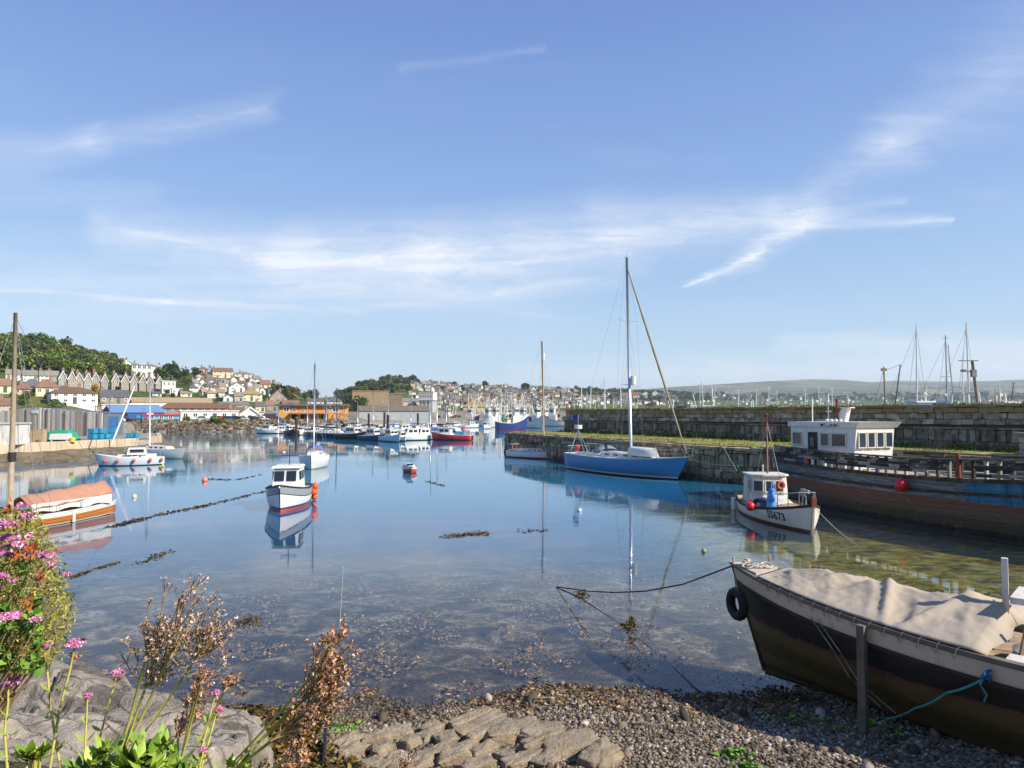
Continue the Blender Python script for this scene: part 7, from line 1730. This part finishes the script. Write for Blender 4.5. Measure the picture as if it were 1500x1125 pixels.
# ================================================================== trawlers
TW = M('trawler_white', '#d8d5cd', .5, .06, 1, 0, '#9a7a5c', .2, streak=True)
def trawler(loc, rz, L, hullc, label, group='fishing fleet in the inner harbour', trim='#c9c6bf', mast_h=13, wh_t=.62, derricks=True, whale=True, seed=0, superc=None, gcol=None):
    t = thing('fishing_trawler', label, 'trawler', loc, rz, group); B = L*.29
    h = Hull(L, B, 4.2, 1.9, 2.3, -1, .75, 1.2, .4, 1.2, 1.0, tm=.38)
    h.shell('hull', hm(hullc, '#6a2a24'), t, 18, 8); h.deck('deck', M('steel_deck', '#7a7d78', .8, .2), t, .5, 12); h.rail('rail', M('trim_'+trim, trim, .6, .1), t, .12, .18, .04)
    wm = TW if not superc else M('super_'+superc, superc, .5, .08)
    xw = -L/2+L*wh_t; z0 = 1.6
    b = MB(); b.box(xw, 0, z0, L*.24, B*.62, 2.3); b.box(xw+L*.01, 0, z0+2.3, L*.15, B*.5, 2.2, 0, 0, .95, .95); b.box(xw+L*.01, 0, z0+4.5, L*.18, B*.58, .2); w = b.build('wheelhouse', wm, t)
    for sd in (-1, 1):
        for i in range(3): q = MB(); q.box(xw+L*(.01-.045+.045*i), sd*B*.245, z0+3.3, L*.03, .12, .75); q.build('window', DARKW, w)
    for i in range(4): q = MB(); q.box(xw+L*.084, B*(-.18+.12*i), z0+3.3, .12, B*.09, .75); q.build('window', DARKW, w)
    if whale:
        rows = []
        for i in range(8):
            tt_ = .74+.24*i/7; hw = h.half(tt_); z = h.sheer(tt_)+.05; rows.append([(-L/2+L*tt_, hw*q, z+.9*(1-q*q)*(1-i/9)) for q in (-1, -.8, -.4, 0, .4, .8, 1)])
        b = MB(); b.grid(rows); b.add(rows[0]+[(rows[0][0][0], y, z-1.2) for _, y, z in (rows[0][0], rows[0][6])], [(0, 7, 8, 6, 5, 4, 3, 2, 1)]); b.build('whaleback', wm, t, smooth=False)
    mm = M('mast_cream', '#d5d0c2', .5, .1, 3, 0, '#8a5a3a', .25)
    b = MB(); b.tube([(xw-L*.04, 0, z0+4.6), (xw-L*.05, 0, mast_h)], .13, 7, 0, .07); b.box(xw-L*.045, 0, mast_h*.72, .1, 2.0, .08); b.tube([(xw-L*.045, -.8, mast_h*.72), (xw-L*.045, -.8, mast_h*.72+1.6)], .03, 4); b.tube([(xw-L*.045, .7, mast_h*.72), (xw-L*.045, .7, mast_h*.72+2.2)], .03, 4); b.ell((xw-L*.02, .3, z0+5.6), (.35, .35, .3), 8, 5); b.build('mast', mm, t)
    b = MB(); xs = -L*.40
    for sd in (-1, 1): b.tube([(xs, sd*B*.30, 1.6), (xs+.3, sd*B*.22, 7.4)], .15, 6)
    b.tube([(xs+.3, -B*.22, 7.4), (xs+.3, B*.22, 7.4)], .15, 6); b.tube([(xs, -B*.28, 4.2), (xs, B*.28, 4.2)], .1, 5); b.build('stern_gantry', mm if not gcol else M('gantry_'+gcol, gcol, .5, .1), t)
    if derricks:
        for sd in (-1, 1): b = MB(); b.tube([(xw+L*.14, sd*.4, 2.5), (xw+L*.16+R.uniform(-1.5, 2), sd*(B*.5+R.uniform(.5, 3)), mast_h*R.uniform(.8, 1.02))], .12, 6, 0, .09); b.build('derrick', mm, t)
    b = MB(); top = (xw-L*.05, 0, mast_h-.3); wire(b, top, (L*.48, 0, 4.2), .03); wire(b, top, (xs+.3, B*.2, 7.4), .03); wire(b, top, (xs+.3, -B*.2, 7.4), .03); b.build('rigging', WIRE, t)
    b = MB(); b.torus((xs+1.5, 0, 2.7), .5, .4, (0, 1, 0), 14, 7); b.build('net_drum', M(*R.choice([('net_green', '#3f7a5a'), ('net_brown', '#6d5545'), ('net_blue', '#38568a')])), t)
    return t
CN = {'#8a4526': 'rust orange', '#9a4e28': 'bright orange-brown', '#d8d5cd': 'white', '#26366e': 'navy blue', '#2f5a94': 'mid blue', '#3a4a3a': 'dark green', '#8f2a2e': 'red', '#1d2024': 'black', '#4f7f95': 'pale blue'}
fleet = [(652, 621, 12, '#8a4526', 150, 12), (684, 620, 13, '#9a4e28', 155, 14), (708, 624, 10, '#d8d5cd', 150, 10), (730, 626, 9, '#d8d5cd', 40, 9), (751, 630, 9.5, '#26366e', 200, 8), (783, 627, 9, '#d8d5cd', 120, 8), (742, 619, 19, '#3a4a3a', 100, 15), (768, 619, 20, '#d8d5cd', 70, 14), (797, 622, 11, '#2f5a94', 120, 11), (770, 623, 11, '#d8d5cd', 60, 12), (718, 620, 12, '#4f7f95', 70, 13), (812, 619, 13, '#8f2a2e', 110, 12),
         (640, 614, 20, '#2f5a94', 60, 16), (664, 613, 20, '#1d2024', 110, 17), (694, 613, 20, '#d8d5cd', 75, 15), (716, 614, 20, '#8f2a2e', 95, 17), (752, 613, 22, '#26366e', 60, 18), (786, 613, 22, '#d8d5cd', 120, 17), (824, 613, 22, '#4f7f95', 80, 18), (733, 612, 22, '#d8d5cd', 110, 19), (806, 612, 22, '#1d2024', 75, 18)]
for i, (px, py, L, c2, a_, mh) in enumerate(fleet):
    p = at_wl(px, py); row = 'front' if py >= 617 else 'rear'
    trawler(p, math.radians(a_-180+R.uniform(-8, 8)), L, c2, '%s hulled trawler, %s along the %s row of the fleet from the white tower' % (CN[c2], ordw(1+sum(1 for q in fleet if (q[1] >= 617) == (py >= 617) and q[0] < px)), row), mast_h=mh, wh_t=R.choice([.6, .66, .36]), whale=i % 3 != 2, seed=i)
# bare masts of craft crowded behind them
ml = 'thin pale mast rising among the crowded inner harbour fleet'
for i in range(110):
    px = R.uniform(628, 940); py = R.uniform(611.5, 616); p = at_wl(px, py); z = R.uniform(9, 19)
    t = thing('bare_mast', ml, 'mast', p, 0, 'bare masts in the inner harbour'); b = MB(); lx = R.gauss(0, .08)*z; b.tube([(0, 0, -1), (lx, 0, z)], .2, 5, 0, .11); b.build('spar', M('mast_cream', '#d5d0c2'), t)
    if i % 2: b = MB(); b.box(lx*.7, 0, z*.7, 1.8, .1, .1); b.build('crosstree', M('mast_cream', '#d5d0c2'), t)
# vessels lying on the other side of the sea wall
def over_wall(px, Y, L, c2, a_, mh, label, **k): d = ray(px, 604); return trawler(Vector((d.x/d.y*Y, Y, 0)), math.radians(a_), L, c2, label, 'trawlers behind the sea wall', mast_h=mh, **k)
over_wall(1022, 150, 16, '#d8d5cd', 10, 11.5, 'white trawler superstructure showing over the wall beside the grey store', whale=True)
over_wall(1056, 150, 17, '#d8d5cd', 170, 11, 'white trawler over the wall, the second from the grey store')
over_wall(815, 235, 11, '#d8d5cd', 160, 8.0, 'white boat with a red gantry just beyond the end of the sea wall', trim='#c22a3a', derricks=False, whale=False, gcol='#c22a3a')
over_wall(1368, 92, 15, '#d8d5cd', 185, 8.5, 'white wheelhouse with red trim over the wall near the tall masts', trim='#8f2a2e', whale=False, derricks=False)
over_wall(1400, 98, 16, '#3d6299', 175, 9, 'blue sided trawler over the wall below the twin tall masts', superc='#4a6fa6', whale=True, derricks=False)
over_wall(1455, 96, 15, '#d8d5cd', 10, 9, 'white trawler over the wall beyond the leaning pole', derricks=False)
over_wall(1235, 135, 16, '#2f5a94', 15, 8, 'blue trawler low behind the wall past the wheelhouse', whale=True, derricks=False)
def tall_mast(px, Y, top, label, col='#cfcdc8', lean=0.0, base=1.0, r=.13, extra=True):
    d = ray(px, 604); z = D(px, top, Y).z; t = thing('tall_mast', label, 'mast', (d.x/d.y*Y, Y, 0)); m_ = M('spar_'+col, col, .45, .15, 3)
    b = MB(); b.tube([(-lean, 0, -1), (0, 0, z)], r, 7, 0, r*.6); b.build('spar', m_, t)
    if extra:
        b = MB(); b.box(-lean*.4, 0, z*.62, 1.6, .1, .1); b.build('crosstree', m_, t); b = MB(); b.box(0, 0, z*.97, .9, .08, .08); b.build('masthead_bar', m_, t)
        b = MB()
        for s_ in (-1, 1): wire(b, (0, 0, z*.97), (s_*1.9, .5, 1), .025); wire(b, (0, 0, z*.62), (s_*1.5, -.5, 1), .02)
        wire(b, (0, 0, z*.95), (-5, 3, 1), .02); b.build('stays', WIRE, t)
    return t
tall_mast(1345.5, 95, 474, 'tall pale yacht mast over the wall, the one nearest the wheelhouse', lean=.3)
tall_mast(1388, 98, 491, 'shorter steel mast over the wall between the two tallest ones', '#9a9a98')
tall_mast(1419, 94, 472, 'highest mast over the wall just behind the leaning lamp pole', '#c9c2b5', lean=-.2)
tall_mast(1391.5, 98.5, 505, 'thin spar leaning against the shorter steel mast', '#77767a', lean=-1.1, extra=False, r=.08)
tall_mast(1414, 95, 515, 'slim white pole beside the highest mast over the wall', '#d8d5cd', lean=.8, extra=False, r=.1)
tall_mast(1486, 130, 560, 'dark low derrick mast at the far end of the wall', '#4a4644', lean=1.5)
for i, (px, Y, top) in enumerate([(1108, 240, 571), (1127, 240, 567), (1138, 260, 572), (1082, 220, 571), (886, 170, 550), (909, 160, 563), (866, 190, 560), (852, 180, 566), (1180, 220, 570), (1200, 230, 566), (1219, 200, 568)]):
    tall_mast(px, Y, top, 'pale mast over the sea wall, %s counting away from the inner harbour' % ordw(1+sum(1 for q in (1108, 1127, 1138, 1082, 886, 909, 866, 852, 1180, 1200, 1219) if q < px)), '#d8d5cd', lean=R.uniform(-.5, .5), r=.16)
# yellow mast crane
d = ray(1296, 604); Y = 120; t = thing('mast_crane', 'rusty yellow ship mast with a slanting derrick over the wall', 'crane', (d.x/d.y*Y, Y, 0)); z = D(1293, 537, Y).z
b = MB(); b.tube([(.3, 0, 0), (0, 0, z)], .2, 7, 0, .12); b.box(0, 0, z-.8, .9, .3, .5); b.box(.1, 0, z*.6, 1.4, .2, .15); b.build('mast', M('crane_yellow', '#8a744a', .8, .25, 3), t)
e = D(1319, 534, Y)-Vector(t.location); b = MB(); b.tube([(1.5, 0, 3.5), e], .14, 6, 0, .1); b.build('derrick', M('crane_dark', '#6a6560', .7, .2), t); b = MB(); wire(b, (0, 0, z-.8), e, .04); wire(b, (0, 0, z-.5), (-3, 0, 2), .04); b.build('stays', WIRE, t)
# grey store with the open front, long white shed across the bay
d = ray(1002, 604); Y = 210; s = Y/1000; t = thing('ice_store', 'grey box-like store with a dark open front over the sea wall', 'store', (d.x/d.y*Y, Y, 1.5), face(Vector((d.x*Y, Y, 0)))-.25)
b = MB(); b.box(0, 0, -2, 25*s, 5, 29*s+1); b.build('wall', M('store_grey', '#8d9296', .6, .1), t); b = MB(); b.box(0, 0, 29*s-1, 26*s, 5.4, .5); b.build('roof', M('store_roof', '#a5a7a5'), t); b = MB(); b.box(-1.0*s, -2.55, 4*s, 14*s, .15, 20*s); b.build('opening', M('opening_blue', '#333f52', .8, .2), t); b = MB(); b.box(10*s, -2.56, 0, 4*s, .14, 26*s); b.build('panel', TW, t)
for px, w, Yd, zz, lab in ((1172, 62, 620, 9, 'long low white terminal building across the bay'), (1255, 24, 640, 8, 'white roofed block across the bay beside the terminal')):
    d = ray(px, 604); s = Yd/1000; t = thing('terminal_building', lab, 'building', (d.x/d.y*Yd, Yd, 0), face(Vector((d.x, d.y, 0))))
    b = MB(); b.box(0, 0, -2, w*s, 14, 2+zz); b.build('wall', wallm('pale'), t); b = MB(); b.box(0, 0, zz, w*s+2, 15, 1.2); b.build('roof', roofm('white'), t)
    for i in range(int(w/5)): q = MB(); q.box(-w*s/2+w*s*(i+.5)/int(w/5), -7.05, zz*.45, 1.8, .2, zz*.3); q.build('window', DARKW, t)
# far quay across the harbour behind the wall
b = MB(); b.box(150, 520, -2, 560, 40, 4.2); tag(b.build('far_pier', M('pier_concrete', '#8d8779', .95, .15, .05)), 'long low concrete pier across the harbour beyond the sea wall', 'pier')

# the rest of the far roofs, too many and too small to tell apart
def distant_roofs():
    b = MB(); n = 0
    while n < 420:
        if n < 150: px = R.uniform(600, 850); py = R.uniform(578, 599)
        elif n < 250: px = R.uniform(850, 1010); py = R.uniform(578, 594)
        else: px = R.uniform(1000, 1540); py = R.uniform(579.5, 593)
        p = ground_at(px, py)
        if p.y < 330: continue
        s = p.y/1000; w, d_, hw = R.uniform(5, 11)*s*(.8 if px < 1000 else .55), R.uniform(4, 6)*s*.7, R.uniform(2.6, 4.2)*s*(1 if px < 1000 else .6); hr = hw*.55; m = R.choice([0, 0, 0, 1, 2]); r_ = R.choice([3, 4, 5, 3]); rz = R.uniform(-.6, .8)
        b.box(p.x, p.y, p.z-3, w, d_, hw+3, rz, m); c, q = math.cos(rz), math.sin(rz)
        T = lambda x, y, z: (p.x+x*c-y*q, p.y+x*q+y*c, p.z+z)
        b.add([T(-w/2, -d_/2*1.1, hw), T(w/2, -d_/2*1.1, hw), T(w/2, d_/2*1.1, hw), T(-w/2, d_/2*1.1, hw), T(-w/2, 0, hw+hr), T(w/2, 0, hw+hr)], [(0, 1, 5, 4), (2, 3, 4, 5), (1, 2, 5), (3, 0, 4)], r_); n += 1
    tag(b.build('distant_roofs', [wallm('white'), wallm('pale'), wallm('stone'), roofm('slate'), roofm('brown'), roofm('grey')]), 'mass of tiny roofs beyond the fleet and across the bay', 'houses', kind='stuff')
distant_roofs()
# sea air
b = MB(); b.box(0, 4400, -6, 12400, 9600, 290)
hz = b.build('haze', bpy.data.materials.new('sea_haze')); hm_ = hz.data.materials[0]; hm_.use_nodes = True; nt_ = hm_.node_tree; nt_.nodes.remove(nt_.nodes['Principled BSDF'])
pv = nt_.nodes.new('ShaderNodeVolumePrincipled'); pv.inputs['Color'].default_value = (.80, .90, 1, 1); pv.inputs['Density'].default_value = HAZE; pv.inputs['Anisotropy'].default_value = .1
nt_.links.new(pv.outputs[0], nt_.nodes['Material Output'].inputs['Volume']); tag(hz, kind='stuff'); tag(hz, 'thin blue sea haze over the bay', 'haze')
# ================================================================== plants in front of the viewpoint
def bank_z(x, y):
    top = 3.52+.16*sstep(-1.0, -1.8, x)+.05*mnoise.noise((x*1.5, y*1.5, 0)); low = max(ground_z(x, max(y, 5)), ledge_h(x, max(3.6, y)) if x < -1.5 else 0)-.1
    return lerp(top, low, sstep(2.25, 4.3, y))
b = MB(); b.grid([[(-9+.25*i, -5+.25*j, bank_z(-9+.25*i, -5+.25*j)) for i in range(73)] for j in range(40)])
tag(b.build('bank_ground', rock_mat('bank_earth', '#4a4a2a', '#6d6440', '#5a6a2c', .3, 2.0), smooth=True), kind='structure')
STEMY = M('stem_olive', '#a8a04a', .6, .2, 8); STEMB = M('stem_straw', '#9a8058', .8, .2, 8)
LFG = island_mat('valerian_leaf', [(0, '#4d6a1c'), (.4, '#6f8f2c'), (.8, '#9ab046'), (1, '#b9c566')], .5, 0)
LFB = island_mat('bush_leaf', [(0, '#4b4f16'), (.35, '#747328'), (.7, '#989440'), (.9, '#b3a355'), (1, '#b98f4a')], .6, 0)
LFD = island_mat('bush_leaf_green', [(0, '#36501a'), (.5, '#567a26'), (1, '#7fa23c')], .6, 0)
PINK = island_mat('valerian_flower', [(0, '#b35a8c'), (.4, '#cd80a8'), (.8, '#dda5c2'), (1, '#ecc8d8')], .6, 0)
DEAD = island_mat('seed_head', [(0, '#7d5034'), (.4, '#b07a58'), (.75, '#c99c7c'), (1, '#dfc4ac')], .9, 0)
PALE = island_mat('seed_head_pale', [(0, '#8a6248'), (.4, '#b99680'), (.75, '#d2b6a2'), (1, '#e6d6ca')], .9, 0)
def ovate(b, base, tip, w, bend=.15, m=0):
    """a real leaf: eight-sided blade folded along its midrib"""
    base, tip = Vector(base), Vector(tip); d = tip-base; n = d.cross(Vector((R.uniform(-.3, .3), R.uniform(-.3, .3), 1))).normalized(); up = n.cross(d).normalized()*-1
    vs = []
    for u, q in ((0, .06), (.25, .8), (.5, 1), (.75, .62), (1, .03)):
        c = base+d*u-up*bend*d.length*(u*u); vs += [c+n*w*q*.5+up*w*.14*q, c, c-n*w*q*.5+up*w*.14*q]
    fs = []
    for i in range(4): a = i*3; fs += [(a, a+1, a+4, a+3), (a+1, a+2, a+5, a+4)]
    b.add(vs, fs, m)
def florets(c, rad, n, size, flat=.55):
    pts = []; sz = []
    for i in range(n):
        v = Vector((R.gauss(0, 1), R.gauss(0, 1), abs(R.gauss(0, .8)))).normalized(); pts.append((c.x+v.x*rad*R.uniform(.5, 1), c.y+v.y*rad*R.uniform(.5, 1), c.z+v.z*rad*flat*R.uniform(.4, 1))); sz.append(size*R.uniform(.7, 1.3))
    return pts, sz
def leaf_obj(name, pts, sz, mat, par, asp=1.3):
    V, F = leaves(pts, sz, 0, asp); return raw_mesh(name, V, F, mat, parent=par)
def valerian(px0, py0, px1, py1, Y, label, headpx=15, dead=False, leafy=True):
    """one flowering stem: foot and head given where the photo shows them"""
    a = D(px0, py0, Y); h = D(px1, py1, Y+.12); t = thing('valerian', label, 'plant', a)
    h = h-a; mid = h*.5+Vector((R.uniform(-.01, .01), 0, -.0)); b = MB(); b.tube([(0, 0, -.45), (0, 0, 0), mid*.5, mid, h*.8, h], .0042, 6, 0, .0026); b.build('stem', STEMY if not dead else STEMB, t, smooth=True)
    r_ = headpx*Y/1000; pts, sz = florets(h, r_, 190, .0075); leaf_obj('flower_head', pts, sz, PINK, t, 1.2)
    pts, sz = florets(h-Vector((0, 0, r_*.9)), r_*.6, 60, .008, -.9); leaf_obj('calyx', pts, sz, DEAD, t, 2.5)
    if leafy:
        for u in (.22, .45, .66):
            for s_ in (-1, 1):
                b = MB(); c = h*u; ovate(b, c, c+Vector((s_*R.uniform(.02, .036), R.uniform(-.02, .02), R.uniform(.008, .025))), .012); b.build('leaf', LFG, t, smooth=True)
vals = [(92, 1145, 64, 946, 1.9, 'pink valerian on a straight stem over the rock, by the bush', 12), (70, 1145, 110, 944, 1.85, 'widest pink valerian head on a stem over the rock', 16), (128, 1145, 172, 986, 1.9, 'small pink valerian with brown spent calyces', 9), (12, 1145, 12, 1002, 1.7, 'deep pink valerian at the edge of the bush', 17), (124, 1145, 128, 1019, 2.1, 'tiny pink valerian bud low over the rock', 6), (290, 1145, 318, 1040, 2.0, 'small pink valerian tuft beside the rusty dead stalks', 9), (283, 1145, 316, 1015, 2.0, 'faint pink valerian tip over the rusty dead stalks', 7), (292, 1145, 298, 1098, 1.9, 'pale pink valerian bud at the foot of the dead stalks', 6)]
for v in vals: valerian(*v)
def dead_plant(px0, py0, arms, Y, label, mat, spread=1.0, dens=1.0):
    """dry umbels on forking stems; arms = head centres with radius in photo pixels"""
    a = D(px0, py0, Y); t = thing('dead_umbel', label, 'dead plant', a); st = MB(); s = Y/1000
    for (px, py, rp, fork) in arms:
        e = D(px, py, Y+R.uniform(-.04, .10))-a; f = e*fork+Vector((R.uniform(-.01, .01), 0, 0)); st.tube([(R.uniform(-.01, .01), 0, -.45 if Y < 3 else -1.5), (0, 0, 0), f*.5+Vector((.004, 0, 0)), f], .0042, 6, 0, .003)
        pts = []; sz = []; r_ = rp*s
        tw = MB(); n = int(24*dens)
        for i in range(n):
            q = e+Vector((R.gauss(0, .5), R.gauss(0, .5), R.gauss(0, .5)))*r_; m_ = f.lerp(q, .55)+Vector((R.uniform(-1, 1), R.uniform(-1, 1), -.4))*r_*.25
            tw.tube([f.lerp(e, R.uniform(0, .5)), m_, q], .0022, 4, 0, .0012)
            for k in range(5):
                q2 = q+Vector((R.gauss(0, 1), R.gauss(0, 1), R.gauss(.2, 1)))*r_*.16; tw.tube([m_.lerp(q, .7), q2], .0011, 3, 0, .0008)
                for j in range(4): pts.append(tuple(q2+Vector((R.gauss(0, 1), R.gauss(0, 1), R.gauss(0, 1)))*r_*.05)); sz.append(R.uniform(.004, .0095))
        tw.build('twigs', STEMB, t, smooth=True); leaf_obj('seed_sprays', pts, sz, mat, t, 2.2)
    st.build('stem', STEMY, t, smooth=True); return t
dead_plant(165, 1135, [(285, 900, 46, .72), (238, 955, 42, .68), (310, 930, 30, .8), (222, 925, 24, .8)], 1.75, 'tall dry umbel plant with pale brown seed heads over the rock', PALE, dens=1.15)
dead_plant(300, 1160, [(490, 950, 26, .80), (475, 985, 28, .74), (482, 1020, 28, .70), (455, 1045, 22, .66), (492, 985, 18, .8)], 1.6, 'dry plant with orange-brown seed clusters over the weedy water edge', DEAD)
dead_plant(330, 1170, [(385, 1135, 14, .8), (420, 1120, 20, .8), (440, 1095, 18, .8)], 1.5, 'short rusty dead stalks at the bottom by the black pole', DEAD, dens=.7)
dead_plant(255, 1150, [(300, 985, 10, .9), (292, 1010, 16, .85), (285, 1040, 14, .8), (335, 1000, 10, .9), (265, 1062, 14, .8)], 1.95, 'thin rusty stalks with curled brown leaves against the rock', DEAD, dens=.7)
dead_plant(578, 1160, [(600, 1115, 12, .8), (592, 1122, 10, .8)], 3.2, 'small straw coloured seed tuft in front of the stone slip', PALE, dens=.8)
# leafy green crowns
def leafy(px, py, Y, n, w, hgt, label, lf=(.022, .05)):
    a = D(px, py, Y); t = thing('valerian_leaves', label, 'plant', a); b = MB()
    for i in range(7):
        e = Vector((R.gauss(0, w*.5), R.gauss(0, w*.5), R.uniform(.4, 1)*hgt)); b.tube([(0, 0, -.4), e*.6, e], .003, 5)
        for k in range(n//7):
            c = e*R.uniform(.35, 1); d = Vector((R.gauss(0, 1), R.gauss(0, 1), R.uniform(.1, .9))).normalized()*R.uniform(*lf); 
            bb = MB(); ovate(b, c, c+d, d.length*.45, .25, 1)
    b.build('foliage', [STEMY, LFG], t, smooth=True)
leafy(205, 1140, 1.5, 110, .055, .075, 'fresh green leafy shoot under the tall dry umbel plant', (.028, .058)); leafy(50, 1122, 1.6, 56, .035, .05, 'green leafy shoot below the pink valerian by the bush'); leafy(140, 1140, 1.5, 70, .05, .055, 'bright leaf rosette low between the two green shoots'); leafy(345, 1140, 1.6, 28, .03, .04, 'few bright leaves beside the rusty stalks'); leafy(270, 1138, 1.7, 35, .04, .045, 'small dull green rosette against the rock')
# the flower bush at the left edge
def bush():
    t = thing('flower_bush', 'dense olive-green bush with pink valerian flowers at the water side', 'bush', (-1.75, 2.0, 3.2))
    o = Vector(t.location)
    def inside(px, py):
        lim = [(740, 40), (770, 62), (800, 75), (850, 95), (900, 105), (930, 95), (960, 85), (985, 60)]
        for (y0, x0), (y1, x1) in zip(lim, lim[1:]):
            if y0 <= py <= y1: return px < lerp(x0, x1, (py-y0)/(y1-y0))+R.gauss(0, 7)
        return False
    fine = []; fs = []; gr = []; gs = []; st = MB()
    while len(fine) < 24000:
        px = R.uniform(-160, 112); py = R.uniform(745, 990)
        if not inside(px, py): continue
        Y = R.uniform(1.75, 2.9); v = D(px, py, Y)-o; k = mnoise.noise((px*.03, py*.03, Y*2))
        if k > .2 and py > 800 and px < 60: gr.append(tuple(v)); gs.append(R.uniform(.014, .028))
        fine.append(tuple(v)); fs.append(R.uniform(.007, .018))
    for i in range(420):
        px = R.uniform(-150, 100); py = R.uniform(760, 975)
        if not inside(px+8, py): continue
        Y = R.uniform(1.75, 2.6); e = D(px, py, Y)-o; b0 = D(px*.3-95, 1160, Y+.05)-o; st.tube([b0, b0.lerp(e, .6)+Vector((0, 0, .02)), e], .0028, 4, 0, .0012)
    st.build('stems', STEMB, t); leaf_obj('foliage', fine, fs, LFB, t, 4.0); leaf_obj('broad_leaves', gr, gs, LFD, t, 1.8)
    for (px, py, rp) in [(8, 770, 15), (15, 790, 14), (22, 801, 16), (4, 812, 15), (30, 798, 9), (10, 906, 14), (22, 900, 9), (70, 815, 11), (60, 812, 8), (38, 757, 10), (33, 741, 8), (35, 815, 8), (3, 845, 9), (52, 908, 7), (98, 842, 6), (18, 850, 5), (-20, 780, 14), (-30, 830, 14), (-14, 880, 12), (44, 785, 7), (75, 826, 6)]:
        Y = R.uniform(1.68, 1.8); c = D(px, py, Y)-o; pts, sz = florets(c, rp*Y/1000, int(13*rp), .0075); leaf_obj('flower_head', pts, sz, PINK, t, 1.2)
    pts = []; sz = []
    for (px, py, n) in [(46, 805, 40), (25, 812, 30), (38, 880, 14), (12, 745, 20), (60, 850, 14)]:
        for i in range(n): pts.append(tuple(D(px+R.gauss(0, 6), py+R.gauss(0, 5), R.uniform(1.7, 1.85))-o)); sz.append(R.uniform(.008, .016))
    leaf_obj('russet_leaves', pts, sz, M('russet', '#a0562a', .8, .25, 20), t, 2)
bush()
# dark pole at the slip
a, c = P(474, 1122, .45), P(478, 1062, .30); t = thing('iron_rod', 'thin black rod lying up the edge of the stone slip', 'rod', a); b = MB(); b.tube([(0, 0, .04), (c-a)+Vector((0, 0, .05))], .022, 6); b.build('rod', M('iron_black', '#1f1c18', .8, .3, 6), t)
a, c = D(497, 925, 9.5), D(503, 830, 17); rope('thin_line', 'thin pale line running out over the water from the dry plant', [a, c], ROPE, .006, .05)
